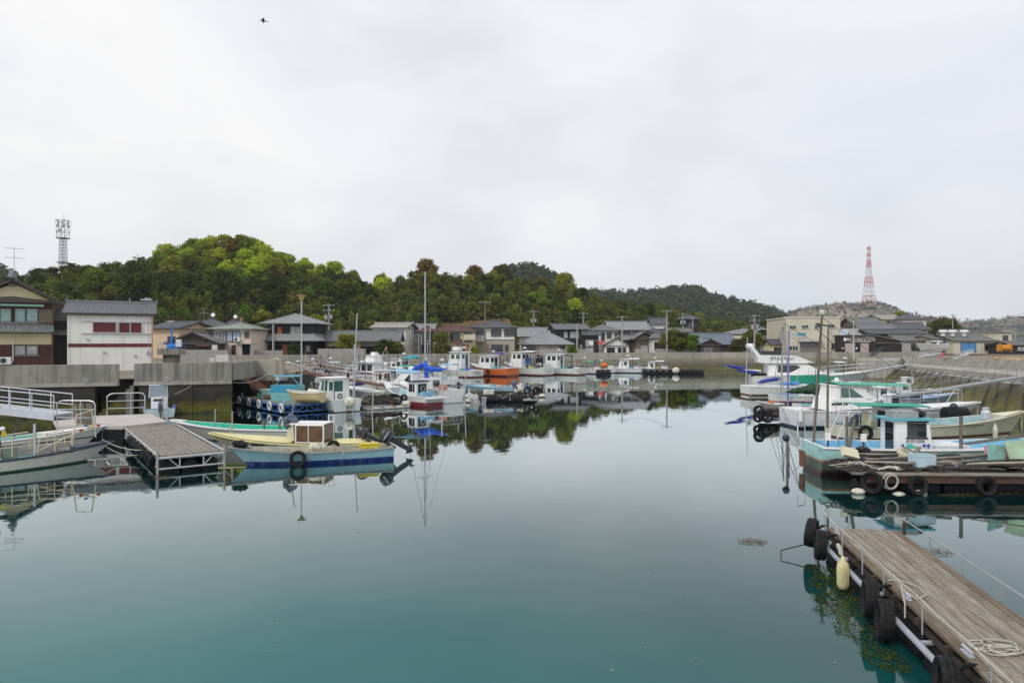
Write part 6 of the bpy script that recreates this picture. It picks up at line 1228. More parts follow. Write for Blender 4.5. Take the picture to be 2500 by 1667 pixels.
# dark driftwood raft and pale raft edge behind
def raft(label, pts, z, m, top, nlog=7, name='raft', cat='raft'):
    t = thing(name, label, cat); a, b_, c_, d_ = [Vector((*p, 0)) for p in pts]
    for i in range(nlog):
        f = (i+.5)/nlog; p, q = a.lerp(d_, f), b_.lerp(c_, f); MB().rod((p.x, p.y, z-.08), (q.x, q.y, z-.08), .085, 7).build('log', m, t)
    for f in (.08, .36, .64, .92): p, q = a.lerp(b_, f), d_.lerp(c_, f); MB().bar((p.x, p.y, z+.04), (q.x, q.y, z+.04), .14, .08).build('cross_beam', top, t)
    return t
raft('dark driftwood raft between the white cabin boat and the red-bottomed boat', ((-10.6, 50.2), (-7.9, 52.0), (-8.6, 54.5), (-12.0, 53.0)), .35, DARKW, GREYW, 9)
raft('pale weathered log raft lying low right of the white cabin boat', ((-10.0, 48.3), (-7.4, 50.3), (-7.9, 51.0), (-10.6, 49.2)), .16, mat('bleached_log', (.40, .40, .38), .8, .2, 3), GREYW, 4)
rn = random.Random(5)
for i, (x, y) in enumerate(((-10.3, 51.2), (-9.6, 51.9), (-9.0, 52.5), (-10.6, 52.4), (-9.9, 53.2))):
    tangle(('dark net heap at the left of the driftwood raft', 'brown net heap near the middle of the driftwood raft', 'black tarpaulin heap at the right of the driftwood raft', 'grey net heap at the back left of the driftwood raft', 'rope heap at the back right of the driftwood raft')[i], 'net heap', 'net_heap', (x, y, .45), (.65, .5, .55), (ROPED, DARKW, BLACKP, GREYW, ROPE)[i], 220, .02, 20+i)
# ---- red-bottomed white fishing boat
HR = hullpaint('white_red', (.64, .65, .64), [(.30, (.20, .02, .03))], .35, (.32, .20, .12))
b = boat('fishing_boat', 'white fishing boat with red bottom and light blue canopy, left of the yacht', 'boat', (ZX(1062, 51.6), 51.6), (-9.9, 55.6), 2.05, (.72, .72, 1.5), HR, mat('deck_aqua', (.42, .62, .66), .6, .1), WHITE, rake=.9, fore=.2, dr=.4)
wcabin(b, [(1.5, .5), (2.7, .5), (2.55, 1.75), (1.5, 1.75)], 1.15, WHITEC, ((1.7, 2.4, 1.0, 1.6),), ((-.85, .85, .35, .92),), mat('navy_cloth', (.05, .06, .10), .7, .1), .1, back=((-.7, .7, .9, 1.6),)); MB().torus((1.4, 0, 1.25), .2, .02, (-1, 0, .2), 16, 5).build('wheel', STEEL, b.t)
canopy(b, 1.6, 4.2, 1.7, 2.45, BLUEL, .1, zb=.7, curve=.1); hrail(b, [(3.2, .85, .85), (4.0, .72, 1.0), (4.8, .4, 1.3)], .55); hrail(b, [(3.2, -.85, .85), (4.0, -.72, 1.0), (4.8, -.4, 1.3)], .55)
MB().box((-.25, 0, .62), (.6, 2.0, .07)).build('swim_platform', WHITE, b.t); pole(b, .1, -.75, -.2, 2.3, .055, STEEL, 0, 0, 'stern_post'); MB().box((.9, 0, .9), (.4, 1.1, .25)).build('engine_box', BLUEL, b.t)
t = thing('drum_fender', 'white foam drum fender on the side of the red-bottomed boat', 'fender', V(992, 985, 51.0), R(-20)); MB().lathe((-.3, 0, 0), [(.12, 0), (.2, .05), (.21, .3), (.2, .55), (.12, .6)], 12, (1, 0, 0)).build('drum', FOAM, t)
t = thing('ball_fender', 'dark blue round fender at the bow of the red-bottomed boat', 'fender', V(976, 982, 51.6)); MB().ball((0, 0, 0), .2, 12, 8).build('ball', mat('navy_rubber', (.03, .035, .06), .5), t)
tyre('black tyre on the side of the red-bottomed fishing boat', V(986, 971, 51.3), (.5, -1, 0), .26, .08)
# ---- sailing yacht
HY2 = hullpaint('yacht', (.70, .70, .69), [(.04, (.04, .16, .15))], .12)
b = boat('sailing_yacht', 'white sailing yacht with blue sail cover, stern towards the camera', 'yacht', (ZX(1108, 54.2), 54.2), (-9.6, 61.2), 2.5, (1.0, .95, 1.25), HY2, WHITE, WHITEC, rake=1.0, fore=.42, aft=.0, tw=.72, dr=.5, sole=.45)
b.deck(.33, .6, .03, 'side_deck', WHITEC)
wcabin(b, [(2.7, 1.0), (5.2, 1.05), (4.5, 1.62), (2.8, 1.72)], 1.5, WHITEC, ((3.1, 3.5, 1.25, 1.48), (3.8, 4.2, 1.25, 1.46)), ((-.7, .7, .3, .8),), WHITEC, .04, taper=.82, back=((-.4, .4, 1.1, 1.62),))
mx_p = Vector((ZX(1060, 58.5)-ZX(1108, 54.2), 58.5-54.2)); mx_l = mx_p.length; zt_ = ZZ(665, 58.3)
pole(b, 4.6, 0, 1.2, zt_, .075, STEEL, 0, 0, 'mast', .05)
mb = MB()
for y in (-.75, .75): mb.rod((4.5, y, 1.0), (4.6, 0, zt_-1.6), .012, 4); mb.rod((4.6, 0, 6.6), (4.6, y, 6.4), .02, 4)
mb.rod((b.L-.2, 0, 1.3), (4.6, 0, zt_-.2), .014, 4); mb.rod((.1, 0, 1.1), (4.6, 0, zt_-.1), .012, 4); mb.build('rigging', DARKM, b.t)
MB().rod((4.55, 0, 2.3), (.9, 0, 2.55), .05, 6).build('boom', STEEL, b.t); crumple('', '', 'sail_cover', [(4.6, 0, 3.3), (4.45, 0, 2.55), (3.2, .05, 2.5), (1.0, .0, 2.6)], [.08, .25, .2, .1], TARPB, 2, 1.1, 14, parent=b.t); crumple('', '', 'sail_cover', [(4.7, .1, 2.9), (5.6, .3, 2.5), (6.2, .5, 2.2)], [.2, .24, .12], TARPB, 6, 1, 10, parent=b.t); crumple('', '', 'sail_cover', [(4.5, 0, 2.5), (4.35, -.1, 1.5)], [.24, .16], TARPB, 9, .9, 10, parent=b.t)
hrail(b, [(2.4, 1.05, 1.0), (1.2, 1.0, 1.0), (.15, .85, 1.02), (.05, 0, 1.03), (.15, -.85, 1.02), (1.2, -1.0, 1.0), (2.4, -1.05, 1.0)], .6, .016, mid=True)
MB().box((1.3, .2, 1.15), (.5, .5, .5)).build('red_locker', mat('salmon_cloth', (.55, .18, .12), .7), b.t); MB().torus((.8, 0, 1.25), .3, .02, (-1, 0, .1), 18, 5).build('wheel', STEEL, b.t); MB().box((.2, -.55, 1.35), (.1, .25, .5)).build('life_sling', DARKM, b.t)
# inflatable and black float raft beside the yacht
HGm = hullpaint('grey_alu', (.42, .43, .43), [], .2)
b = boat('dinghy', 'small grey aluminium dinghy with outboard between yacht and black floats', 'boat', (ZX(1172, 54.0), 54.0), (ZX(1145, 57.0), 57.0), 1.25, (.45, .42, .55), HGm, HGm, WHITE, rake=.3, fore=.12); outboard(b, 0, 0, .45, R(20), None, .85)
t = raft('black junk raft with drums and old timber right of the yacht', ((ZX(1150, 57.0), 57.0), (ZX(1300, 56.0), 56.0), (ZX(1312, 60), 60), (ZX(1150, 61), 61)), .45, DARKW, GREYW, 9)
for i, (px, D, lab, L_b) in enumerate(((1192, 55.2, 'black barrel float nearest the grey dinghy', 1.0), (1225, 55.6, 'long black barrel float lashed with white rope, middle of the junk raft', 1.25), (1262, 55.8, 'black barrel float right of the roped one on the junk raft', 1.0))):
    t = thing('barrel_float', lab, 'float', (ZX(px, D), D, .2)); MB().lathe((-L_b/2, 0, 0), [(.1, 0), (.34, .05), (.36, .3), (.36, L_b-.3), (.34, L_b-.05), (.1, L_b)], 14, (1, 0, 0)).build('barrel', BLACKP, t, smooth=False)
    if i == 1: mb = MB(); mb.tube([(-.5, -.37, .0), (-.2, -.2, .33), (.1, -.37, .1), (.45, -.25, .3)], .02, 4); mb.build('lashing', ROPE, t)
t = thing('foam_block', 'white topped foam float on the junk raft behind the left barrel', 'float', (ZX(1193, 56.3), 56.3, .55)); MB().box((0, 0, .18), (.85, .6, .36)).build('block', FOAM, t)
b = boat('skiff', 'narrow pale blue skiff drawn up on the black junk raft', 'boat', (ZX(1254, 58.2), 58.2), (ZX(1143, 58.8), 58.8), 1.0, (.28, .26, .42), hullpaint('pale_blue2', (.50, .66, .74), [], .15), BLUEL, BLUEL, dr=.15, rake=.5, fore=.12, sole=-.05); b.t.location.z = .72; outboard(b, 0, 0, .32, R(30), mat('slate_cover', (.1, .12, .17), .5), .9)
crate('salmon pink box standing in the pale blue skiff', b.t.matrix_basis @ Vector((1.25, 0, .1)), (.42, .35, .3), b.rz, mat('salmon_plastic', (.62, .40, .32), .6))
for i, (px, py, r_, m_, lab) in enumerate(((1146, 978, .30, FOAM, 'large white mooring buoy beside the yacht stern'), (1221, 976, .24, FOAM, 'white buoy with yellow band before the roped black barrel'), (1273, 964, .19, MATS['navy_rubber'], 'dark round buoy at the right end of the junk raft'), (1282, 968, .17, FOAM, 'small white buoy next to the dark round buoy'), (1301, 968, .19, FOAM, 'small white buoy last but one on the right of the junk raft'), (1323, 966, .27, FOAM, 'white striped buoy furthest right of the junk raft'))):
    p = W(px, py+r_*14); t = thing('mooring_buoy', lab, 'buoy', (p.x, p.y, r_*.35), group='mooring buoys by the junk raft'); MB().ball((0, 0, 0), r_, 14, 10, (1.05, 1.05, .85)).build('ball', m_, t, smooth=True); MB().torus((0, 0, -r_*.15), r_*.98, .035, n=18, m=6).build('band', (YEL if i == 1 else ROPED), t)
for i in range(3): tyre('old black tyre on the end of the junk raft, %s of three' % ('left', 'middle', 'right')[i], V(1287+i*11, 953+(i % 2)*8, 57.0), (.3+.2*i, -1, .1), .3, .1, group='tyres at the end of the junk raft')
crumple('tangled pale rope heap at the end of the junk raft', 'rope', 'rope_heap', [(ZX(1262, 57.5), 57.5, .7), (ZX(1275, 57.4), 57.4, .85), (ZX(1288, 57.2), 57.2, .6)], .26, ROPE, 31, .6, 10)
for i in range(12): plank('loose dark timber lying across the black junk raft, %s from the left' % ORD[i], V(1155+i*12, 962-rn.uniform(0, 5), 58+rn.uniform(-1, 1)), V(1155+i*12+rn.uniform(10, 40), 961-rn.uniform(0, 6), 58+rn.uniform(-1, 1)), .1, .06, rn.choice((DARKW, GREYW)), group='loose timber on the junk raft')
SKYB = mat('deck_sky_blue', (.24, .50, .68), .5, .12, 2)
# ================================================================ CENTRE BACK: moored fishing fleet
def trawler(label, s, d, L, hm, cab, canm=None, B=2.6, fb=(.95, .95, 1.7), name='fishing_boat', extra=None, nm=None, frac=(.35, .58), zc=2.1, cm=None, masts=1, glass=None):
    d = Vector(d).normalized(); b = boat(name, label, 'boat', s, (s[0]+d.x*L, s[1]+d.y*L), B, fb, hm, mat('deck_white', (.50, .52, .52), .7, .12), WHITE, rake=1.1, fore=.3, aft=.12, dr=.45, tw=.88, sole=.45)
    x0, x1 = frac[0]*b.L, frac[1]*b.L
    if cab: wcabin(b, [(x0, .5), (x1+.35, .5), (x1-.1, zc), (x0, zc+.05)], B*.6, cm or WHITEC, ((x0+.25, x0+.25+(x1-x0)*.32, zc-.85, zc-.25), (x0+.45+(x1-x0)*.36, x1-.25, zc-.85, zc-.25)), ((-.88, -.06, .5, .9), (.06, .88, .5, .9)), WHITEC, .22, taper=.93, back=((-.6, .0, .6, zc-.2), (.2, .8, zc-.8, zc-.25)), glass=glass)
    if canm: canopy(b, x0-b.L*.28, x0-.05, B*.8, zc+.15, canm, 0, zb=.6)
    for i in range(masts): pole(b, x0+.3+i*.6, .25*(-1)**i, zc, zc+1.3+.6*i, .02, DARKM, 0, 0, 'antenna')
    MB().tube([(x0+.2, -.5, zc), (x0+.25, -.5, zc+.6), (x0+.25, .5, zc+.6), (x0+.2, .5, zc)], .03, 5).build('radar_arch', STEEL, b.t)
    MB().lathe((x0+.25, 0, zc+.62), [(.22, 0), (.25, .06), (.2, .15), (.02, .18)], 12).build('radar_dome', WHITEC, b.t)
    hrail(b, [(b.L*.66, b.half(.66)-.08, b.sheer(.66)), (b.L*.8, b.half(.8)-.08, b.sheer(.8)), (b.L*.93, .05, b.sheer(.93)), (b.L*.8, -b.half(.8)+.08, b.sheer(.8)), (b.L*.66, -b.half(.66)+.08, b.sheer(.66))], .55)
    MB().box((.8, 0, .75), (.7, B*.5, .5)).build('engine_hatch', WHITE, b.t)
    rq = random.Random(len(label)*7+int(s[0]*3))
    for s_ in (-1, 1): hrail(b, [(b.L*q, s_*(b.half(q)-.07), b.sheer(q)) for q in (.03, .16, .3, .42)], .5+.2*rq.random(), .016, mid=True)
    for k in range(3): pole(b, b.L*rq.uniform(.05, .6), b.B*rq.uniform(-.4, .4), .7, rq.uniform(2.0, 3.6), .016, rq.choice((STEEL, DARKM, CPOLE, POLE)), rq.uniform(-.5, .5), rq.uniform(-.2, .2), 'rod')
    crumple('', '', 'deck_bundle', [(b.L*.16, -.4, b.sheer(.1)), (b.L*.2, .1, b.sheer(.1)+.15), (b.L*.27, .45, b.sheer(.1))], [.14, .26, .14], rq.choice((TARPB, ROPED, FOAM, BLACKP, WHITE, GREENC, ROPE, YEL)), rq.randrange(99), .7, 9, parent=b.t)
    MB().ball((b.L*.35, -b.half(.35)-.14, .45), .16, 9, 7, (1, .9, 1.3)).build('fender', rq.choice((FOAM, BLACKP, ORANGE)), b.t); MB().box((b.L*.3, b.B*.25, b.sheer(.3)+.05), (.5, .4, .35)).build('fish_box', rq.choice((BLUEL, YEL, WHITE, TEAL)), b.t)
    if nm: text(nm, .42, BLACKTXT, b.t, (-.012, 0, .55), (pi/2, 0, -pi/2), ex=.004, sx=.9); text(nm, .36, BLACKTXT, b.t, (1.1, -B/2*.93, .52), (pi/2, 0, R(3)), ex=.03)
    return b
H_W = hullpaint('fleet_white', (.66, .67, .64), [(.18, (.13, .03, .03))], .7, (.30, .17, .09)); H_O = hullpaint('fleet_orange', (.60, .13, .03), [(.20, (.13, .03, .025))], .25, (.25, .08, .04)); H_WB = hullpaint('fleet_white_blue', (.70, .71, .71), [(.14, (.03, .05, .12))], .45)
dv = (-.80, .60)
b = trawler('white wheelhouse boat with kanji stern left of the orange boat', (ZX(1166, 93), 93), dv, 6.6, H_W, True, None, 3.0, nm='生吉丸', zc=3.3, frac=(.3, .6), glass=GLASSG); MB().box((3.6, 0, 3.85), (.9, .8, .45)).build('roof_locker', WHITEC, b.t)
b = trawler('orange-hulled fishing boat with white cabin and blue door', (ZX(1252, 95.5), 95.5), dv, 7.0, H_O, True, None, 3.4, (1.15, 1.1, 1.7), zc=2.75, frac=(.42, .68)); MB().box((3.75, 0, 1.4), (.03, .7, 1.5)).build('blue_door', BLUE, b.t); tyre('tyre on the orange fishing boat', b.t.matrix_basis @ Vector((3.0, 1.75, .7)), (-.9, -.5, 0), .3, .1); mb = MB(); mb.tube([(1.6, -.9, .9), (1.6, -.9, 2.9), (1.6, .9, 2.9), (1.6, .9, .9)], .07, 6); mb.build('gantry_frame', DARKM, b.t); crumple('', '', 'purple_awning', [(2.0, -.8, 3.1), (2.4, 0, 3.25), (2.6, .8, 3.05)], .25, mat('purple_cloth', (.12, .07, .35), .7), 3, .4, 8, parent=b.t)
b = trawler('large white fishing boat with black net hauler and long canopy', (ZX(1340, 98), 98), dv, 7.4, H_W, True, WHITEC, 3.4, (1.1, 1.05, 1.8), nm='丸', zc=3.2, frac=(.5, .74)); mb = MB(); mb.tube([(1.8, -1.0, 1), (1.8, -1.0, 2.6), (1.8, .2, 2.8), (1.5, .3, 2.2)], .11, 6); mb.build('net_hauler', BLACKP, b.t); MB().box((1.5, .3, 2.1), (.6, .7, .7)).build('hauler_drum', BLACKP, b.t); MB().box((4.0, -.3, 2.0), (.9, .9, .9)).build('blue_sheet', BLUE, b.t)
b = trawler('white work boat with teal door and black davit arms', (ZX(1420, 99.5), 99.5), dv, 7.4, H_W, True, None, 3.2, zc=2.9, frac=(.45, .7)); mb = MB(); mb.tube([(2.4, -1.2, .9), (2.4, -1.2, 2.7), (3.6, -1.0, 2.8)], .1, 6); mb.build('davit', BLACKP, b.t); MB().box((4.45, -.2, 1.4), (.04, .8, 1.6)).build('teal_door', TEAL, b.t)
b = trawler('small white boat with green awning right of the work boats', (ZX(1470, 103), 103), (-.85, .45), 4.6, H_WB, False, GREENC, 2.2, (.6, .6, 1.1), frac=(.5, .6), zc=1.7)
b = trawler('white cabin cruiser with slanted windows moored near the black floats', (ZX(1567, 106), 106), (-.95, .3), 4.9, H_WB, True, WHITEC, 2.3, (.7, .65, 1.2), zc=2.0, frac=(.35, .6))
b = trawler('far small white boat with grey canopy by the dark floating dock', (ZX(1634, 107), 107), (-.8, .6), 4.8, H_WB, True, WHITE, 2.0, (.55, .55, .9), zc=1.6, frac=(.4, .6))
b = trawler('low white launch between the work boat and the black floats', (ZX(1505, 106), 106), (-.85, .5), 5, H_WB, False, None, 2.0, (.55, .5, .9), frac=(.4, .6), zc=1.2)
for i, (a, c_, D, lab) in enumerate(((1568, 1717, 104.0, 'long black floating dock off the far seawall'), (1455, 1490, 102.0, 'short black float raft with orange buoy between white boats'))):
    t = thing('floating_dock', lab, 'dock', (ZX((a+c_)/2, D), D, 0)); w_ = (c_-a)*D/F; n_ = max(3, int(w_/.9))
    for k in range(n_): MB().lathe((-w_/2+w_*(k+.5)/n_, -.9, .15), [(.05, 0), (.36, .05), (.38, .9), (.36, 1.7), (.05, 1.75)], 10, (0, 1, 0)).build('float_drum', BLACKP, t)
    for y in (-.7, 0, .7): MB().bar((-w_/2, y, .58), (w_/2, y, .58), .3, .1).build('deck_plank', DARKW, t)
    mb = MB()
    for k in range(n_+1): x = -w_/2+w_*k/n_; mb.rod((x, -1.0, .1), (x, -1.0, .75), .03, 5)
    mb.rod((-w_/2, -1.0, .72), (w_/2, -1.0, .72), .03, 5); mb.build('edge_rail', DARKM, t)
for px, py, D, r_, m_, lab in ((1650, 904, 102.6, .55, FOAM, 'white ball buoy hung on the long black floating dock'), (1475, 892, 101, .5, ORANGE, 'orange drum buoy on the short black float raft')):
    t = thing('mooring_buoy', lab, 'buoy', V(px, py, D)); MB().ball((0, 0, 0), r_, 14, 10, (1, 1, .85)).build('ball', m_, t, smooth=True); MB().rod((0, 0, r_*.8), (0, 0, r_*1.1), .05, 6).build('eye', DARKM, t)
# ---- smaller craft crowding the left inner berths
for i, (px, D, L_, cab, cv, lab) in enumerate(((742, 72, 4.6, 0, None, 'open white skiff nearest the low side quay ladder'), (800, 79, 5.0, 1, None, 'little white wheelhouse boat left of the flybridge cruiser'), (760, 84, 4.6, 0, BLUEL, 'white skiff with pale blue awning in the back left corner'), (985, 67.5, 4.6, 1, None, 'compact white wheelhouse boat left of the yacht mast'), (1020, 71.5, 4.8, 0, GREENC, 'low white boat with small green awning left of the mast'), (1000, 77.5, 5.2, 1, WHITE, 'white boat with pale awning between mast and flybridge cruiser'), (1082, 86, 5.6, 1, None, 'white wheelhouse boat just right of the yacht mast'), (925, 68, 4.4, 0, None, 'open white skiff beyond the rusty gangways'), (905, 88, 5.4, 1, None, 'white boat moored far behind the flybridge cruiser'), (840, 91, 5.0, 0, WHITE, 'far white skiff with awning under the long tiled house'), (1120, 76, 4.6, 0, BLUEL, 'white skiff with blue awning right of the yacht'), (965, 92, 5.4, 1, None, 'far white wheelhouse boat below the brown-roofed house'))):
    trawler(lab, (ZX(px, D), D), (-.88, .47), L_, (H_WB, H_W)[i % 2], cab, cv, 1.9, (.65, .62, 1.05), zc=(1.9, 2.1, 1.7)[i % 3], frac=(.38, .62), masts=1+i % 2)
# ---- boats behind the yacht
b = boat('cabin_cruiser', 'white flybridge cruiser with purple stripe behind the pipe gangways', 'boat', (ZX(940, 76), 76), (ZX(832, 80), 80), 2.8, (1.0, 1.0, 1.5), hullpaint('cruiser_white', (.68, .69, .69), [(.05, (.05, .05, .08))], .1), WHITE, WHITEC, rake=1.0, fore=.3, aft=.1)
c = wcabin(b, [(.7, 1.0), (4.0, 1.15), (3.55, 2.45), (.7, 2.45)], 2.1, WHITEC, ((.95, 1.7, 1.6, 2.25), (1.85, 2.6, 1.6, 2.25), (2.75, 3.25, 1.6, 2.25)), ((-.9, -.05, .3, .9), (.05, .9, .3, .9)), WHITEC, .3, taper=.95); MB().box((2.4, 0, 1.28), (3.0, 2.16, .16)).build('purple_stripe', mat('purple_stripe', (.07, .03, .20), .4), c)
wcabin(b, [(1.0, 2.6), (2.6, 2.6), (2.2, 3.2), (1.1, 3.2)], 1.3, WHITEC, (), (), WHITEC, .1, name='flybridge'); MB().box((1.6, 0, 3.45), (.7, .5, .35)).build('radar_dome', WHITEC, b.t); mb = MB(); mb.rod((.3, -.7, 2.5), (-.2, 0, 4.2), .03, 5); mb.rod((.3, .7, 2.5), (-.2, 0, 4.2), .03, 5); mb.build('a_frame', STEEL, b.t); MB().ball((-.2, 0, 4.0), .12, 8, 6).build('lamp', ORANGE, b.t)
b = trawler('white boat with bright cyan tarpaulin behind the flybridge cruiser', (ZX(1040, 84), 84), (-.85, .5), 6.5, H_WB, True, GREENC, 2.5, (.8, .8, 1.3), zc=2.6, frac=(.45, .7)); crumple('', '', 'cyan_sheet', [(1.4, -.8, 2.75), (2.0, 0, 2.95), (2.7, .8, 2.7)], .35, mat('cyan_tarp', (.03, .33, .55), .5, .2, 4), 4, .5, 10, parent=b.t)
b = boat('cabin_cruiser', 'sleek white cruiser with slanted black-edged windscreen behind the red-bottomed boat', 'boat', (ZX(1040, 60.5), 60.5), (ZX(935, 63.5), 63.5), 2.2, (.9, .9, 1.2), hullpaint('cruiser_white', (.6, .6, .6)), WHITE, WHITEC, rake=.8, fore=.4, aft=.1)
wcabin(b, [(.9, .95), (3.2, 1.1), (2.1, 2.1), (.9, 2.1)], 1.7, WHITEC, ((1.1, 1.9, 1.35, 1.9),), ((-.9, .9, .15, .9),), WHITEC, .12, taper=.85); MB().ball((1.4, .3, 2.4), .3, 10, 8, (1.2, 1, .8)).build('tarp_bundle', WHITE, b.t); outboard(b, 0, 0, .95, R(15), None, 1.1)
b = boat('motor_boat', 'white motor boat with grey hull side behind the driftwood raft', 'boat', (ZX(955, 57), 57), (ZX(850, 59.5), 59.5), 1.9, (.7, .7, 1.05), hullpaint('grey_side', (.33, .35, .36), [], .2), WHITE, WHITEC, rake=.9, fore=.5, aft=.1); MB().torus((1.6, -.93, .45), .18, .03, (0, -1, 0), 14, 6).build('emblem_ring', WHITEC, b.t); crumple('blue tarpaulin bundle on the white motor boat foredeck', 'tarpaulin', 'tarpaulin', [V(860, 940, 58), V(875, 936, 58), V(890, 935, 58)], .22, mat('navy_tarp', (.03, .05, .30), .6, .2, 4), 6, .8, 10)
for px, py in ((866, 958), (880, 955), (851, 962)): pass
b = boat('skiff', 'white skiff with dark blue cover at the foot of the low side quay', 'boat', (ZX(790, 66), 66), (ZX(700, 68), 68), 1.9, (.6, .6, .9), hullpaint('skiff_white2', (.6, .62, .63), [(.2, (.04, .05, .2))], .2), WHITE, WHITEC, rake=.8, fore=.3); hrail(b, [(.5, -.8, .6), (1.6, -.9, .6), (2.6, -.8, .65)], .9, .02, mid=True); hrail(b, [(.5, .8, .6), (1.6, .9, .6), (2.6, .8, .65)], .9, .02, mid=True); canopy(b, 1.2, 3.0, 1.5, 2.1, BLUEL, 0, zb=.5)
for nm_, pts in (('white_rail_boat', 0),): pass
b = boat('skiff', 'white railed skiff second from the low side quay', 'boat', (ZX(828, 70), 70), (ZX(760, 73), 73), 1.8, (.6, .6, .9), hullpaint('skiff_white3', (.62, .63, .62), [], .2), WHITE, WHITEC, rake=.7, fore=.3); hrail(b, [(.4, -.8, .6), (1.6, -.85, .6), (2.6, -.7, .7)], .8, .02, mid=True); crumple('', '', 'blue_cover', [(2.0, -.5, 1.0), (2.6, 0, 1.25), (3.0, .4, 1.0)], .25, MATS['navy_tarp'], 8, .6, 9, parent=b.t)
# trussed pipe gangways from the side quay to the boats
gangway('long rusty pipe gangway sloping to the red-bottomed boat', (-17.7, 57.5, 2.3), (ZX(950, 56.6), 56.6, 1.15), .7, RUST, .8, True, n=14, side=.12, r_=.018)
gangway('grey trussed pipe gangway behind the rusty one', (-17.9, 60.5, 2.35), (ZX(905, 62), 62, 1.2), .7, STEEL, .8, True, n=12, side=.1, r_=.018)
gangway('third trussed gangway leading to the flybridge cruiser', (-18.2, 64.5, 2.35), (ZX(868, 74), 74, 1.3), .7, STEEL, .8, True, n=12, side=.1, r_=.02)
gangway('short rusty gangway with a pale pipe above the side quay', (-18.6, 66.5, 2.9), (ZX(815, 68.5), 68.5, 1.1), .6, RUST, .6, True, n=9, side=.1, r_=.018)
wire('mooring_line', (-19.3, 47.5, 2.1), V(655, 912, 50.5), .35, .02, ROPE, 'pale mooring rope draped from the wall corner to the rusty gangway', 'rope')
wire('mooring_line', tuple(lw(470))+(1.9,), V(425, 962, 45.3), .05, .016, ROPE, 'taut pale line from the seawall to the small blue motor boat', 'rope')
wire('mooring_line', tuple(lw(470))+(1.9,), V(590, 978, 51.5), .6, .016, ROPE, 'slack thin line from the seawall to the blue pontoon', 'rope')
wire('mooring_line', V(604, 918, 52.5), V(632, 946, 50), .55, .02, ROPE, 'loop of white rope hanging beside the rusty gangway', 'rope')
# small thin masts of hidden dinghies among the fleet
for i, (px, y0_, D) in enumerate(((700, 872, 70), (722, 880, 74), (757, 868, 73), (781, 884, 80), (812, 862, 79), (893, 850, 69), (917, 866, 70), (948, 858, 76), (972, 846, 84), (1003, 852, 75), (1031, 862, 86), (1090, 868, 90), (1126, 880, 92), (1216, 862, 96), (1290, 866, 99), (1368, 872, 101), (1436, 876, 103), (1545, 868, 105), (1612, 872, 106))): MB().rod((ZX(px, D), D, .6), (ZX(px, D)+.1*(-1)**i, D, ZZ(y0_, D)), .025, 5).build('fishing_pole', (STEEL, POLE, DARKM)[i % 3], label='thin upright %s pole among the moored boats, number %s counting from the left' % (('steel', 'pale', 'dark')[i % 3], ('one', 'two', 'three', 'four', 'five', 'six', 'seven', 'eight', 'nine', 'ten', 'eleven', 'twelve', 'thirteen', 'fourteen', 'fifteen', 'sixteen', 'seventeen', 'eighteen', 'nineteen')[i]), cat='pole', group='thin poles among the moored boats')
for i, (px, y0_, y1_, D) in enumerate(((1021, 815, 930, 70), (1043, 830, 925, 68), (1049, 790, 935, 60), (1255, 872, 905, 103), (1118, 905, 940, 56.5))):
    MB().rod((ZX(px, D), D, ZZ(y1_, D)), (ZX(px, D)+.05, D, ZZ(y0_, D)), .03, 5).build('thin_mast', STEEL, label=('thin bare mast left of the yacht mast', 'short bare mast just left of the yacht mast', 'rigged thin mast touching the yacht mast', 'dark pole on the orange boat', 'thin red pole over the yacht cockpit')[i], cat='mast')
# ================================================================ RIGHT SIDE
# ---- white cruiser moored furthest: lettered bridge deck
HP_ = hullpaint('pearl_white', (.70, .70, .68), [(.06, (.04, .04, .05))], .08)
b = boat('motor_yacht', 'white motor yacht with black windows and lettered flybridge at the right quay', 'yacht', (ZX(1832, 76), 76), (ZX(2108, 74), 74), 3.6, (1.1, 1.1, 1.75), HP_, WHITE, WHITEC, rake=2.0, fore=.45, aft=.12, sole=.6)
c = wcabin(b, [(1.6, 1.1), (7.6, 1.35), (5.4, 2.5), (1.6, 2.45)], 2.7, WHITEC, ((2.6, 6.0, 1.5, 2.28),), ((-.9, .9, .25, .85),), WHITEC, .25, taper=.8)
f = MB(); f.side([(.6, 2.55), (6.3, 2.55), (4.6, 3.25), (.5, 3.35)], -1.25, 1.25); f.build('flybridge', WHITEC, b.t); text('White Pearl', .5, BLACKTXT, b.t, (3.0, -1.262, 2.98), (pi/2, 0, 0), ex=.006)
MB().side([(.4, 3.4), (3.4, 3.4), (3.0, 3.75), (.6, 3.8)], -1.0, 1.0).build('wind_deflector', GLASS, b.t)
for s_ in (-1, 1): MB().side([(.9, 2.5), (1.6, 2.5), (.1, 4.2), (-.2, 4.2)], s_*1.2-.06, s_*1.2+.06).build('arch_leg', WHITEC, b.t)
MB().box((-.05, 0, 4.22), (.6, 2.5, .14)).build('radar_arch', WHITEC, b.t); MB().lathe((-.05, 0, 4.3), [(.42, 0), (.45, .1), (.4, .25), (.05, .28)], 14).build('radar_dome', WHITEC, b.t)
hrail(b, [(5.6, -1.6, 1.2), (7.2, -1.45, 1.3), (8.8, -1.1, 1.45), (10.4, -.6, 1.6), (12.2, -.1, 1.7)], .75, .022, mid=True); hrail(b, [(5.6, 1.6, 1.2), (7.2, 1.45, 1.3), (8.8, 1.1, 1.45), (10.4, .6, 1.6), (12.2, .1, 1.7)], .75, .022, mid=True)
MB().box((.2, 0, 1.65), (1.6, 2.6, .08)).build('aft_awning', WHITEC, b.t); MB().box((.6, -1.5, 1.25), (1.6, .05, .35)).build('side_opening', BLACKP, b.t); MB().box((4.8, -1.62, .95), (2.2, .05, .08)).build('black_stripe', BLACKP, b.t)
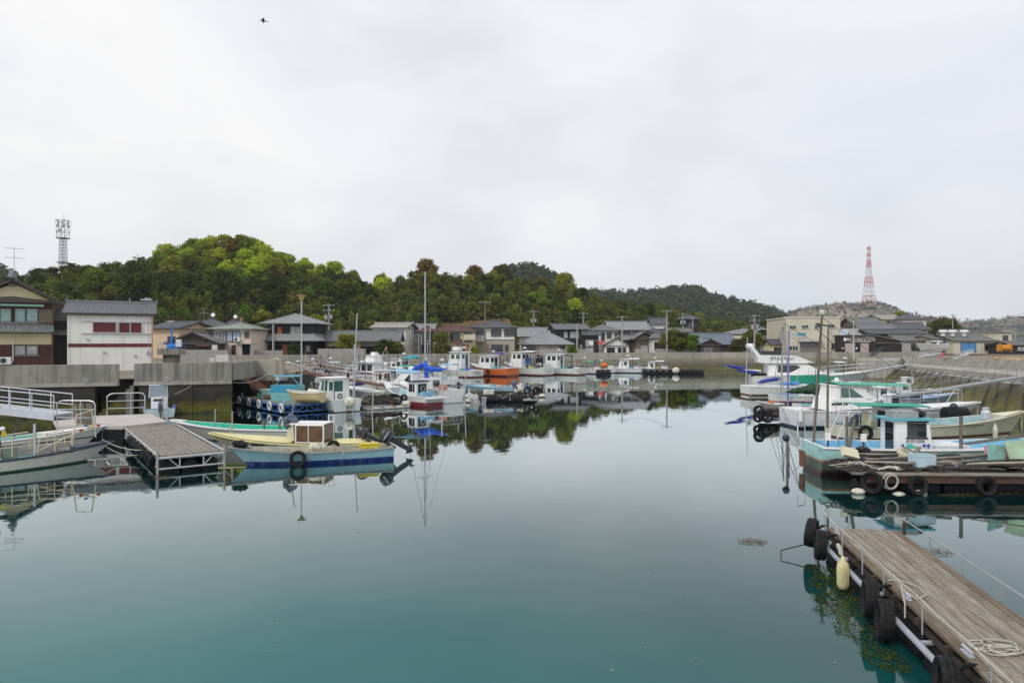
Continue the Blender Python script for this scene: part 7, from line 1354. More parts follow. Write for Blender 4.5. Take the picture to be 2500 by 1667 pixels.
b = trawler('small white boat with blue cover beyond the motor yacht', (ZX(2010, 92), 92), (1, .1), 5, H_WB, False, WHITE, 2.0, (.6, .6, 1.0), frac=(.5, .6), zc=1.9)
# ---- green-panelled white boat
b = boat('fishing_boat', 'white fishing boat with green side panel and blue cover', 'boat', (ZX(1818, 60.5), 60.5), (ZX(2085, 61), 61), 2.5, (.95, .9, 1.3), hullpaint('white_maroon', (.66, .66, .63), [(.28, (.10, .03, .03)), (.10, (.6, .6, .56))], .2), WHITE, WHITEC, rake=1.2, fore=.3, aft=.1)
MB().box((6.2, -.9, 1.5), (3.5, .08, .62)).build('green_panel', GREENC, b.t); MB().box((7.7, -.96, 1.42), (.9, .04, .2)).build('name_plate', CREAM, b.t); MB().box((6.2, .9, 1.5), (3.5, .08, .62)).build('green_panel', GREENC, b.t)
crumple('', '', 'blue_cover', [(2.7, -.6, 1.12), (4.5, -.5, 1.2), (7.4, -.7, 1.1)], [.3, .42, .25], mat('azure_cover', (.05, .24, .60), .5, .15, 3), 12, .4, 12, parent=b.t); crumple('dark blue furled sail along the boom of the green-panelled boat', 'sail', 'furled_sail', [V(1850, 934, 60), V(1880, 927, 60), V(1908, 924, 60)], .2, MATS['navy_tarp'], 13, .8, 10)
for p0, p1, lab in (((1768, 891), (1822, 899), 'upper dark blue rolled sail left of the motor yacht'), ((1797, 903), (1852, 909), 'lower dark blue rolled sail left of the motor yacht')): crumple(lab, 'sail', 'furled_sail', [V(*p0, 63), V((p0[0]+p1[0])/2, (p0[1]+p1[1])/2+1, 63), V(*p1, 63)], [.06, .17, .14], MATS['navy_tarp'], 14, .9, 10)
MB().rod(V(1768, 893, 63.2), V(1858, 911, 63.2), .03, 5).build('boom', STEEL, label='slim boom under the dark blue rolled sails', cat='boom')
# ---- blue-grey boat with bow to the wall
b = boat('fishing_boat', 'blue-grey open boat lying under the long right gangway', 'boat', (ZX(2095, 50), 50), (ZX(2320, 49), 49), 2.0, (.8, .8, 1.2), hullpaint('blue_grey', (.32, .38, .42), [(.55, (.28, .32, .34))], .25), mat('cockpit_blue', (.3, .45, .7), .5), mat('lilac_rail', (.40, .46, .62), .5, .1), rake=1.0, fore=.25)
wcabin(b, [(1.2, .6), (2.0, .6), (1.9, 1.5), (1.2, 1.5)], 1.0, WHITEC, ((1.35, 1.75, 1.0, 1.4),), (), WHITEC, .1); MB().box((3.2, -.5, .95), (1.4, .8, .35)).build('navy_box', mat('navy_rail', (.03, .04, .07), .5), b.t)
# ---- slim open boats lying between the larger ones
for i, (x0, x1, D0, D1, m_, im_, lab) in enumerate(((1945, 2150, 46.5, 46.8, H_WB, TEAL, 'slim white skiff with teal inside behind the green canopy cruiser'), (1885, 2105, 54.5, 55.0, H_W, BLUEL, 'low white skiff with pale blue inside behind the dark green tarpaulin'), (1865, 2050, 67.5, 67.0, H_WB, WHITE, 'narrow white launch between the green-panelled boat and the motor yacht'), (2130, 2330, 57.5, 57.0, H_WB, BLUEL, 'slim white boat with bow to the sloped seawall under the gangway'), (2150, 2320, 66.5, 66.0, H_W, WHITE, 'white skiff close under the far part of the sloped seawall'), (2085, 2330, 44.6, 44.2, hullpaint('pale_turquoise', (.48, .64, .62), [(.2, (.12, .05, .04))], .3), SKYB, 'pale turquoise slim boat behind the cream fishing boat'))):
    b = boat('skiff', lab, 'boat', (ZX(x0, D0), D0), (ZX(x1, D1), D1), 1.7, (.62, .58, 1.0), m_, im_, WHITE, rake=1.0, fore=.22, sole=.2); rq = random.Random(i)
    hrail(b, [(b.L*q, -b.half(q)+.06, b.sheer(q)) for q in (.05, .25, .45)], .5, .016, mid=True)
    for k in range(4): pole(b, b.L*rq.uniform(.05, .8), rq.uniform(-.5, .5), .4, rq.uniform(1.4, 3.4), .018, rq.choice((STEEL, DARKM, POLE, POLEW)), rq.uniform(-.4, .4), 0, 'rod')
    wcabin(b, [(b.L*.3, .3), (b.L*.3+.9, .3), (b.L*.3+.75, 1.35), (b.L*.3, 1.35)], .8, WHITEC, ((b.L*.3+.15, b.L*.3+.6, .85, 1.22),), (), WHITE, .06, name='console'); crumple('', '', 'deck_bundle', [(b.L*.6, -.3, .7), (b.L*.65, 0, .85), (b.L*.7, .3, .7)], [.12, .24, .1], (TARPB, ROPED, BLACKP, FOAM)[i % 4], i, .6, 9, parent=b.t)
# ---- white cruiser with green canopy
b = boat('cabin_cruiser', 'white cabin cruiser with long green canopy and navy waterline', 'boat', (ZX(1924, 39.4), 39.4), (ZX(2362, 40.4), 40.4), 2.6, (.98, .95, 1.3), hullpaint('white_navy3', (.68, .69, .70), [(.52, (.64, .66, .68)), (.13, (.02, .03, .06))], .12), WHITE, WHITEC, rake=1.6, fore=.5, aft=.06, sole=.5, dr=.4)
c = wcabin(b, [(1.9, .95), (5.3, 1.15), (3.9, 1.62), (2.1, 1.60)], 2.1, WHITEC, (), (), None, name='cabin_trunk', taper=.9)
c = wcabin(b, [(2.3, 1.55), (4.7, 1.6), (3.75, 2.28), (2.4, 2.3)], 1.85, WHITEC, ((2.65, 3.1, 1.68, 2.2), (3.15, 3.95, 1.68, 2.18)), ((-.92, -.04, .08, .92), (.04, .92, .08, .92)), WHITEC, .08, taper=.88, glass=GLASSG, name='wheelhouse')
canopy(b, 2.5, 6.6, 2.0, 2.42, mat('sea_green_canvas', (.06, .36, .25), .6, .12, 2), -.1, zb=1.3, curve=.08); plates(b.t, 2.0, -1.02, 1.33, (.22, .5, .12), .1, BLACKTXT)
hrail(b, [(6.0, -1.0, 1.15), (7.3, -.9, 1.2), (8.6, -.6, 1.28), (10.2, -.12, 1.35), (8.6, .6, 1.28), (7.3, .9, 1.2), (6.0, 1.0, 1.15)], .72, .022); MB().tube([(9.3, -.35, 1.32), (9.8, -.3, 2.0), (10.3, -.28, 2.02), (10.4, -.15, 1.36)], .022, 5).build('pulpit', STEEL, b.t); MB().lathe((3.0, .2, 2.42), [(.12, 0), (.15, .12), (.1, .3), (.02, .33)], 10).build('radar_dome', WHITEC, b.t)
t = thing('pole_fender', 'upright white cylinder fender at the stern of the white canopy cruiser', 'fender', V(1955, 1012, 38.2)); MB().lathe((0, 0, -.42), [(.05, 0), (.11, .05), (.11, .75), (.05, .84)], 12).build('cylinder', WHITEC, t); MB().rod((0, 0, .4), (0, .2, .7), .012, 4).build('cord', ROPE, t)
# tyre-hung float raft left of it
t = raft('dark log raft hung with tyres left of the white canopy cruiser', ((ZX(1850, 41), 41), (ZX(1918, 40.5), 40.5), (ZX(1925, 44), 44), (ZX(1852, 44), 44)), .5, DARKW, DARKW, 6)
for i, (px, py, ax) in enumerate(((1853, 1003, (-.8, -.6, .1)), (1851, 1017, (-.9, -.4, .2)), (1863, 1014, (-.3, -1, .1)), (1874, 1018, (0, -1, .1)))): tyre('black tyre on the log raft by the white cruiser, %s' % ('top left', 'lower left', 'second from left', 'rightmost')[i], V(px, py, 40.7), ax, .33, .11, group='tyres of the right log raft')
b = boat('dinghy', 'narrow white dinghy on the log raft with orange float inside', 'boat', (ZX(1905, 43), 43), (ZX(1858, 42.5), 42.5), .9, (.25, .25, .45), hullpaint('dinghy_w', (.6, .6, .58), [], .25), WHITE, WHITE, dr=.15, rake=.6, fore=.1, sole=-.02); b.t.location.z = .75; MB().ball((.7, 0, .3), .14, 8, 6, (1.5, 1, .8)).build('orange_float', ORANGE, b.t)
crumple('dark green tarpaulin slung over a boom right of the masts', 'tarpaulin', 'tarpaulin', [V(1918, 957, 44.5), V(1950, 953, 44.5), V(1985, 950, 44.5), V(2018, 955, 44.5)], [.1, .22, .36, .28], mat('olive_tarp', (.02, .06, .025), .7, .25, 3), 17, .9, 12)
MB().rod(V(1905, 957, 44.9), V(2030, 962, 44.9), .035, 5).build('boom', STEEL, label='grey boom carrying the dark green tarpaulin', cat='boom')
# ---- cream fishing boat
HCR = hullpaint('cream', (.60, .59, .46), [(.34, (.10, .045, .035)), (.20, (.55, .53, .38))], .4, (.34, .19, .08))
b = boat('fishing_boat', 'long cream fishing boat with green awning and rust marks', 'boat', (ZX(2042, 32.8), 32.8), (ZX(2478, 34.6), 34.6), 2.2, (.85, .85, 1.35), HCR, mat('deck_blue_green', (.30, .45, .47), .6, .15), CREAM, rake=1.1, fore=.16, sole=.3, dr=.35)
wcabin(b, [(2.4, .5), (4.3, .5), (3.7, 1.62), (2.4, 1.62)], 1.3, WHITEC, ((2.6, 3.1, 1.1, 1.5), (3.2, 3.6, 1.1, 1.5)), ((-.9, .9, .35, .9),), WHITEC, .1, back=((-.5, .4, .7, 1.5),)); canopy(b, .5, 4.3, 1.8, 1.86, GREENC, -.12, zb=.7, curve=.06); hrail(b, [(2.0, -.98, .85), (3.2, -1.05, .85), (4.6, -1.05, .86)], .6, .02); MB().box((1.3, -.35, 1.15), (.08, .55, .75)).build('seat_back', CREAM, b.t); crumple('', '', 'grey_sheet', [(1.1, .5, .9), (1.5, .4, 1.2), (1.9, .6, .85)], .22, mat('slate_cover', (.1, .12, .17), .5), 4, .8, 9, parent=b.t); MB().box((1.7, .1, .9), (.45, .3, .18)).build('yellow_box', YEL, b.t)
MB().lathe((8.0, -.2, .95), [(.2, 0), (.24, .05), (.22, .4), (.14, .5), (.16, .62), (.05, .64)], 12).build('milk_can', ALU, b.t); MB().rod((.1, -.98, .82), (7.0, -1.05, .86), .05, 6).build('side_pole', POLEW, b.t); scrawl(b.t, [(1.2+.07*k, -b.half(.2)-.012, .64+.06*sin(k*1.9)+.03*sin(k*.7)) for k in range(26)], .012, mat('teal_letters', (.1, .35, .33), .6, 0))
tyre('black tyre leaning at the stern of the cream fishing boat', b.t.matrix_basis @ Vector((.75, -1.05, .62)), (.15, -1, .1), .34, .08); t = thing('pole_fender', 'pale long fender hanging near the bow of the cream boat', 'fender', b.t.matrix_basis @ Vector((7.6, -1.12, .5))); MB().lathe((0, 0, -.36), [(.04, 0), (.10, .06), (.11, .5), (.05, .68), (.03, .74)], 12).build('bulb', FOAM, t); MB().rod((0, 0, .36), (0, .15, .6), .012, 4).build('cord', ROPE, t)
t = thing('barrel_float', 'black barrel float behind the bow of the cream boat', 'float', V(2330, 1013, 37)); MB().lathe((-.6, 0, 0), [(.1, 0), (.42, .06), (.45, .6), (.42, 1.2), (.1, 1.25)], 14, (1, 0, 0)).build('barrel', BLACKP, t); MB().ball((-.1, -.1, .45), .2, 10, 8).build('ball', MATS['navy_rubber'], t)
# ---- turquoise fishing boat
HT = hullpaint('turquoise', (.36, .62, .60), [(.52, (.34, .14, .07)), (.45, (.09, .12, .10)), (.16, (.09, .04, .04))], .12, (.26, .40, .38)); SKY = mat('deck_sky_blue', (.24, .50, .68), .5, .12, 2)  # green-brown lower hull, darkened with painted shadow below the brown edge
b = boat('fishing_boat', 'turquoise fishing boat with white rail and small white wheelhouse', 'boat', (11.15, 25.9), (20.6, 25.4), 2.35, (1.02, .98, 1.35), HT, SKY, WHITEC, rake=.9, fore=.12, sole=.62, dr=.3, gw=.14, tw=.9)
wx = 2.75; c = wcabin(b, [(wx, .62), (wx+1.35, .62), (wx+1.2, 1.92), (wx, 1.95)], 1.15, WHITEC, ((wx+.42, wx+1.1, 1.35, 1.85),), ((-.85, .85, .5, .93),), None, taper=.95, back=((-.75, .3, .75, 1.85),)); MB().box((wx+.58, 0, 1.97), (1.6, 1.3, .07)).build('cabin_roof', mat('roof_turquoise', (.10, .36, .42), .5, .1), c)
mb = MB(); x0, x1, z0, z1 = wx+.38, wx+1.14, 1.31, 1.89
mb.box(((x0+x1)/2, -.575, z0), (x1-x0, .04, .05)); mb.box(((x0+x1)/2+.03, -.552, z1), (x1-x0, .04, .05)); mb.build('window_frame', BLACKP, c)
text('JIS 271-22760', .13, BLACKTXT, c, (wx+.7, -.592, 1.2), (pi/2, 0, 0), ex=.004, sx=.9)
for x, z, r_, m_ in ((wx+.5, .98, .14, mat('badge_teal', (.10, .45, .42), .5)), (wx+.68, .93, .11, mat('badge_green', (.15, .5, .3), .5)), (wx+1.0, 1.05, .06, mat('badge_blue', (.05, .10, .35), .5)), (wx+1.15, 1.05, .06, MATS['badge_blue']), (wx+1.15, .9, .06, MATS['badge_blue']), (wx+.25, 1.05, .05, MATS['badge_blue'])): MB().lathe((x, -.588-.01*(1.2-z), z), [(r_, 0), (r_, .012)], 14, (0, -1, 0)).build('badge', m_, c)
MB().box((wx+.5, 0, 2.12), (.9, .6, .26)).build('net_bag', mat('net_grey', (.30, .31, .30), .9, .3, 12), c); crumple('', '', 'roof_gear', [(wx+.7, -.2, 2.1), (wx+1.1, 0, 2.2), (wx+1.4, .2, 2.05)], .14, ROPED, 5, .8, 8, parent=c)
MB().box((wx+2.0, 0, .85), (1.2, 1.3, .4)).build('engine_hatch', WHITE, b.t); MB().box((1.6, 0, .9), (.06, 2.0, .5)).build('bulkhead', SKY, b.t)
for x, y, z1_, r_, dx in ((4.8, -1.0, 2.15, .06, 0), (.9, -.95, 2.05, .06, .25), (1.4, .3, 2.0, .055, .0), (8.6, -.9, 1.9, .06, 0)): pole(b, x, y, .7, z1_, r_, POLEW, dx, 0, 'mooring_post')
for x, y in ((.35, -.6), (1.5, -.85)): MB().box((x, y, 1.35), (.17, .12, .26)).build('lamp_box', WHITEC, b.t); pole(b, x, y, .95, 1.25, .03, DARKM, 0, 0, 'lamp_stem')
MB().bar((-.35, 0, .15), (-.35, 0, .75), .5, .05).build('rudder_plate', RUST, b.t)
for y0_, y1_ in ((-.3, .2), (.1, .6)): MB().rod((5.2+y0_, y0_, 1.0), (8.2, y1_, 1.35), .03, 6).build('boat_hook', POLEW, b.t)
MB().tube([(.1, .9, 1.02), (.1, 1.0, 1.5), (-.2, .9, 1.55), (-.3, .6, 1.1)], .02, 5).build('stern_hook', STEEL, b.t)
t = crumple('black weed-like mop fender draped over the turquoise boat stern', 'fender', 'mop_fender', [(12.3, 24.62, 1.1), (12.35, 24.5, .75), (12.4, 24.5, .3)], [.24, .3, .2], ROPED, 22, 1, 14)
mb = MB(); rn2 = random.Random(9)
for k in range(60): a = rn2.uniform(0, 6.28); p = Vector((12.33+.2*cos(a), 24.5+.2*sin(a), 1.05)); mb.tube([p, p+Vector((.14*cos(a), .14*sin(a)-.05, -.25)), p+Vector((.16*cos(a), .16*sin(a)-.05, -.65-rn2.uniform(0, .2)))], .012, 4)
mb.build('strand', BLACKP, t)
crate('pale blue tub standing on the junk raft edge', W(2278, 1150, .68)+Vector((0, .6, 0)), (.62, .5, .42), .1, mat('pale_blue_tub', (.45, .58, .66), .5), lid=None)
# ---- foreground junk raft
t = thing('raft', 'dark timber work raft piled with junk in front of the turquoise boat', 'raft', (10.95, 22.1, 0), R(-2))
for i in range(9): MB().box((4, .15+i*.28, .60+random.uniform(-.015, .015)), (8.2, .25, .06)).build('deck_plank', DARKW if i % 4 else GREYWX, t)
MB().box((4.2, -.02, .44), (7.9, .16, .2)).build('front_beam', mat('red_brown_timber', (.10, .055, .04), .8, .3, 3, brown=((1, 16, 16), (.05, .03, .025), .7)), t); MB().rod((.2, -.14, .62), (8, -.14, .60), .05, 7).build('edge_pole', GREYWX, t)
for i in range(6): MB().lathe((.1+i*1.35, .5, .08), [(.05, 0), (.30, .05), (.33, .3), (.33, 1.0), (.30, 1.25), (.05, 1.3)], 12, (1, 0, 0)).build('float_drum', BLACKP, t)
TR = t.matrix_basis
def rp(x, y, z): return TR @ Vector((x, y, z))
for i, (x, R_, ax, lab) in enumerate(((.35, .33, (-.75, -.6, .0), 'thick black tyre on the near left corner of the junk-piled raft'), (1.75, .30, (0, -1, .12), 'black tyre hanging low in the middle of the junk-piled raft'), (3.85, .30, (.05, -1, .1), 'black tyre hanging on the right of the junk-piled raft'))): tyre(lab, rp(x, -.26, .30 if i else .38), ax, R_, .13 if i == 0 else .1)
for i, (x, z, lab) in enumerate(((.0, .1, 'white foam float under the left corner of the junk-piled raft'), (1.25, .0, 'weedy white foam float below the middle of the raft'), (1.9, .06, 'white foam lump behind the middle tyre of the raft'))): MB().ball(rp(x, -.1, z-.03), .17, 12, 8, (1.3, .9, .6)).build('foam_float', FOAM, label=lab, cat='float')
mb = MB(); mb.torus(rp(.92, -.22, .42), .24, .03, (0, -1, 0), 20, 6); mb.torus(rp(.96, -.24, .40), .21, .022, (.2, -1, 0), 20, 6); mb.build('rope_coil', ROPE, label='pale rope ring hung on the front of the junk-piled raft', cat='rope')
rn3 = random.Random(3)
JM = (GREYWX, DARKW, mat('bamboo_grey', (.36, .32, .25), .8, .2, 4), DARKM, ROPED)
for i in range(58):
    x = rn3.uniform(.2, 5.3); y = rn3.uniform(.2, 2.3); L_ = rn3.uniform(.9, 3.0); a = rn3.gauss(0, .16); z = .68+rn3.uniform(0, .22)
    k_ = rn3.randrange(5); MB().rod(rp(x, y, z), rp(x+L_*cos(a), y+L_*sin(a), z+rn3.uniform(-.04, .16)), rn3.uniform(.014, .045), 6).build('loose_pole', JM[k_], label='%s %s pole in the %s %s of the raft junk heap' % ('short' if L_ < 1.5 else 'medium' if L_ < 2.3 else 'long', ('grey timber', 'dark wet', 'pale bamboo', 'black metal', 'black rope-bound')[k_], 'front' if y < .8 else 'middle' if y < 1.6 else 'back', 'left' if x < 1.5 else 'centre left' if x < 2.8 else 'centre right' if x < 4 else 'right'), cat='pole', group='loose poles on the junk-piled raft')
for i, (x, y, s_, m_, lab) in enumerate(((.35, .8, .34, ROPE, 'tangled pale rope heap on the left of the junk-piled raft'), (.9, 1.2, .3, ROPED, 'dark rope tangle behind the corner tyre'), (2.2, .9, .38, BLACKP, 'crumpled black sheet in the middle of the raft junk'), (2.9, 1.0, .34, mat('grey_sheet', (.42, .43, .44), .7, .2, 5), 'crumpled grey-white sheet beside the black sheet'), (3.5, .6, .28, mat('pale_net', (.48, .46, .43), .9, .3, 9), 'pale fishing net heap near the raft front'), (4.3, .9, .3, mat('red_net', (.26, .09, .07), .9, .4, 9), 'reddish net heap on the right of the raft'), (1.75, 1.6, .24, RUST, 'rusty red bundle behind the black sheet'), (5.0, .5, .26, BLACKP, 'black rubber boot-like roll on the right of the raft'), (1.3, .35, .22, FOAM, 'old white float wrapped in rope on the raft'), (1.6, .5, .3, ROPED, 'black net heap behind the hanging rope ring'), (2.6, .4, .26, DARKW, 'dark brown net heap above the middle tyre'), (3.9, 1.5, .34, BLACKP, 'black plastic sheeting at the back of the raft'), (3.2, 1.7, .3, ROPED, 'dark rope pile behind the grey-white sheet'), (.2, .35, .28, ROPED, 'dark rope wrapped over the raft left corner'), (5.9, .4, .3, GREYW, 'grey sack heap at the raft right end'), (.1, 1.5, .3, DARKW, 'dark net pile on the raft far left corner'))):
    if any(w_ in lab for w_ in ('rope', 'net')): tangle(lab, 'junk', 'junk_heap', rp(x, y, .66), (s_*1.5, s_*1.1, s_*.75), m_, 150, .013 if 'rope' in lab else .01, 40+i)
    else: crumple(lab, 'junk', 'junk_heap', [rp(x-s_*1.5, y, .69), rp(x-.1, y+.05, .74), rp(x+s_*1.5, y+.08, .69)], [s_*.5, s_*.95, s_*.4], m_, 40+i, .3, 14)
for p0, p1, lab in (((.9, 1.5, .75), (3.2, 1.3, 1.05), 'long grey plank propped over the raft junk'), ((2.3, 1.2, .8), (2.75, 1.5, 1.25), 'short plank standing askew in the raft junk'), ((2.2, 1.5, 1.25), (2.95, 1.1, .85), 'crossing plank in the middle of the raft junk'), ((4.6, .9, .7), (5.1, 1.3, 1.35), 'pale stick leaning on the turquoise panel'), ((3.3, 1.2, .85), (4.6, 1.0, .82), 'broad grey board lying on the raft')): plank(lab, rp(*p0), rp(*p1), .14, .05, GREYWX)
for x, y, h_, m_, lab, r_ in ((5.0, 1.0, .75, mat('worn_turquoise', (.24, .50, .44), .7, .25, 3, streak=.5, scol=(.25, .22, .17)), 'upright worn turquoise panel on the right of the raft', .35), (5.75, .75, .95, mat('worn_green', (.36, .50, .34), .7, .25, 3, streak=.5, scol=(.3, .26, .17)), 'leaning pale green panel at the right edge of the raft', -.3)):
    o = MB().box((0, 0, h_/2), (.75, .06, h_)).build('panel', m_, loc=rp(x, y, .64), label=lab, cat='panel'); o.rotation_euler = (R(-8), R(6)*(1 if r_ > 0 else -2), r_)
crate('pink plastic tub behind the turquoise panel on the raft', rp(5.35, 1.5, .95), (.6, .5, .3), .2, PINK, name='tub', cat='tub'); crate('terracotta box under the pink tub', rp(5.35, 1.5, .64), (.5, .45, .29), .1, mat('terracotta', (.42, .14, .06), .7), name='tub', cat='tub')
t = thing('basin', 'shallow black basin beside the turquoise panel', 'basin', rp(4.75, .55, .66)); MB().lathe((0, 0, 0), [(.2, .0), (.33, .16), (.34, .17), (.31, .16), (.19, .03)], 16).build('bowl', BLACKP, t); MB().torus((0, 0, .165), .33, .018, n=18, m=5).build('rim', BLACKP, t)
for x, y, lab in ((.55, 1.75, 'pale shovel-shaped float behind the raft rope heap'), (2.35, 1.55, 'yellowed foam slab standing among the raft planks')):
    o = MB().box((0, 0, 0), (.6, .35, .14)).build('foam_slab', CREAM, loc=rp(x, y, .98), label=lab, cat='float'); o.rotation_euler = (R(50), R(15), R(10))
# ---- tall wooden masts and their stays
def mastline(name, lab, p0, p1, r0, r1, m): return MB().rod(p0, p1, r0, 8, r1).build(name, m, label=lab, cat='mast')
mastline('wooden_mast', 'tall leaning wooden mast with a small lamp head, right of the bay', V(1986, 1085, 26.5), V(2007, 768, 26.5), .058, .042, POLEW); MB().lathe(V(2007, 766, 26.5), [(.07, -.04), (.1, .0), (.1, .1), (.06, .14)], 10).build('mast_lamp', FOAM, label='cream lamp head on top of the tall leaning wooden mast', cat='lamp')
mastline('wooden_mast', 'thick straight wooden mast right of the leaning one', V(2020, 1045, 32), V(2022, 804, 32), .062, .045, POLEW)
mastline('wooden_mast', 'slim pale mast with dark stays left of the purple pole', V(1906, 982, 56), V(1913, 786, 56), .085, .06, POLE); mastline('purple_pole', 'straight purple-painted pole among the right-hand masts', V(1923, 990, 53), V(1926, 807, 53), .085, .07, mat('purple_pole_paint', (.22, .18, .42), .6, .15, 3)); mastline('steel_mast', 'thin steel mast at the stern of the green-panelled boat', V(1821, 945, 61), V(1825, 824, 61), .05, .035, STEEL)
mastline('steel_mast', 'short steel pole next to the slim pale mast', V(1921, 870, 110), V(1917, 780, 110), .12, .09, POLE)
sid = 0
for (x0, y0_, x1, y1_, D0, D1, lab) in ((2006, 775, 1985, 960, 26.5, 27, 'left'), (2005, 778, 1996, 1000, 26.5, 25, 'inner'), (2008, 776, 2190, 905, 26.5, 34, 'long right'), (1990, 800, 2035, 840, 26.5, 26.5, 'short cross'), (1992, 790, 2018, 795, 26.5, 26.6, 'yard'), (2022, 806, 2120, 925, 32, 36, 'rear')):
    sid += 1; MB().rod(V(x0, y0_, D0), V(x1, y1_, D1), .012 if lab != 'yard' else .03, 4).build('stay', ROPED, label=f'{lab} dark stay line of the tall wooden masts', cat='stay')
for (x0, y0_, x1, y1_, D0, D1, lab) in ((1913, 792, 1875, 905, 56, 57, 'left'), (1913, 795, 1890, 930, 56, 54, 'inner left'), (1914, 790, 2030, 860, 56, 60, 'long right'), (1912, 800, 1925, 930, 56, 56, 'right')): MB().rod(V(x0, y0_, D0), V(x1, y1_, D1), .018, 4).build('stay', ROPED, label=f'{lab} thin stay of the slim pale mast', cat='stay')
t = thing('mooring_stake', 'wooden stake topped with a black ball left of the turquoise boat', 'stake', W(1922, 1132)); MB().rod((0, 0, -1), (0, 0, .95), .05, 7).build('stake', POLEW, t); MB().ball((-.05, 0, 1.02), .14, 14, 10).build('ball', MATS['navy_rubber'], t, smooth=True)
for i, (a, c_, lab) in enumerate((((1953, 1078, 26.9), (1905, 985, 40), 'taut mooring line from the turquoise boat stern to the log raft'), ((1953, 1085, 26.8), (1915, 1020, 40), 'second mooring line left of the turquoise boat'), ((2005, 1100, 24.6), (1940, 1040, 36), 'third mooring line crossing before the masts'))): wire('mooring_line', V(*a), V(*c_), .1, .014, ROPED, lab, 'rope')
for i, (x, D0, D1) in enumerate(((2055, 26.0, 33.4), (2080, 26.2, 33.2))): MB().rod((ZX(x-40, D0), D0, 1.0), (ZX(x+8, D1), D1, 2.05), .028, 6).build('leaning_pole', ALU, label='%s white pole slanting up to the cream boat awning' % ('left', 'right')[i], cat='pole')
gangway('long grey gangway from the right seawall down to the boats', (35.2, 47.0, 2.55), (ZX(2190, 43.5), 43.5, 1.35), .6, mat('dull_alu', (.30, .31, .32), .5, .15, 4, metal=.3), .95, False, n=6, side=.12, r_=.018)
gangway('far grey gangway from the right seawall to the motor yacht', (45.0, 79.0, 2.2), (ZX(2112, 76), 76, 1.5), .7, STEEL, .9, True, n=8, side=.12, r_=.022)
# ================================================================ NEAR JETTY (bottom right)
OJ = Vector((7.04, 15.56, 0)); uj = Vector((-.167, -.986, 0)).normalized(); rj = math.atan2(uj.y, uj.x); TJ = Matrix.Translation(OJ) @ Matrix.Rotation(rj, 4, 'Z'); LN, WN, ZN = 12.0, 1.48, .65
t = thing('timber_jetty', 'weathered plank jetty on black floats, nearest at bottom right', 'jetty', OJ, rj)
pwn = WN/9; rn4 = random.Random(21)
PW = [mat('jetty_plank_%d' % k, c_, .88, .22, 3, brown=((1.3, 22, 22), d_, .8), bump=.45, bs=45, streak=.5, scol=(.10, .075, .05), stretch=(.25, 1.2, 1)) for k, (c_, d_) in enumerate((((.29, .26, .21), (.13, .095, .065)), ((.26, .225, .175), (.11, .08, .055)), ((.31, .285, .235), (.15, .115, .08)), ((.20, .155, .11), (.085, .06, .04))))]
for i in range(9):
    x = 0
    while x < LN-.1:
        e_ = min(LN, x+rn4.uniform(2.9, 4.0)); e_ = LN if LN-e_ < 1 else e_
        MB().box(((x+e_)/2, pwn*(i+.5), ZN-.025+rn4.uniform(-.005, .005)), (e_-x-rn4.uniform(.006, .014), pwn-rn4.uniform(.007, .017), .05)).build('plank', PW[3] if i in (8,) or (i == 0 and rn4.random() < .4) else PW[rn4.randrange(3)], t); x = e_
mb = MB()
for i in range(13):
    for k in range(9):
        for f in (.28, .72): mb.lathe((.15+i*.98+rn4.uniform(-.012, .012), pwn*(k+f), ZN-.001), [(.007, 0), (.007, .006), (.004, .008)], 6)
mb.build('nail_heads', RUST, t, kind='stuff')
for i in range(13): MB().box((.15+i*.98, WN/2, ZN-.10), (.09, WN+.1, .09)).build('cross_beam', DARKW, t)
for y in (.06, WN-.06): MB().box((LN/2, y, ZN-.20), (LN, .08, .10)).build('stringer', DARKW, t)
LAV = mat('lavender_pipe', (.36, .37, .43), .45, .12, 5, streak=.3, scol=(.18, .16, .15))
MB().rod((-.05, -.16, .36), (LN, -.16, .36), .05, 9).build('side_pipe', LAV, t); MB().rod((-.05, WN+.16, .36), (LN, WN+.16, .36), .05, 9).build('side_pipe', LAV, t)
for i in range(6): MB().rod((1.4+i*2.0, -.16, .36), (1.4+i*2.0, .3, .40), .04, 7).build('pipe_bracket', LAV, t)
for i in range(7):
    for y in (.3, 1.15): MB().lathe((.06+i*1.72, y, .08), [(.06, 0), (.34, .05), (.38, .14), (.38, .75), (.36, .8), (.38, .85), (.38, 1.48), (.34, 1.58), (.06, 1.64)], 16, (1, 0, 0)).build('float_drum', BLACKP, t)
NRAIL = [(.0, .98), (1.4, .95), (2.3, .98), (3.6, .95), (5.0, .97), (6.7, .95), (8.4, .96), (12, .96)]
GZP = mat('galv_post', (.40, .41, .42), .5, .15, 6, metal=.5)
for x in (.1, 1.35, 2.6, 3.7, 5.3, 7.3, 9.3): MB().rod((x, -.06, .45), (x, -.06, .94), .013, 6).build('rail_post', GZP, t)
for x in (.1, 1.5, 2.9, 4.2, 5.6, 7.6): MB().rod((x, WN+.05, .55), (x, WN+.05, .93), .016, 6).build('rail_post', GZP, t)
o = MB(); pts = []
for (x0, z0), (x1, z1) in zip(NRAIL, NRAIL[1:]): pts += sag((x0, -.06, z0), (x1, -.06, z1), .03, 6)[:-1]
o.tube(pts+[(12, -.06, .96)], .013, 6); o.build('rail_rope', ROPE, t); MB().rod((0, WN+.05, .93), (LN, WN+.05, .94), .014, 6).build('hand_bar', GZP, t)
for x in (.2, 5.55): crumple('', '', 'post_wrap', [(x, WN+.05, .9), (x, WN+.05, .6)], .04, ROPED, 3, 1, 7, parent=t)
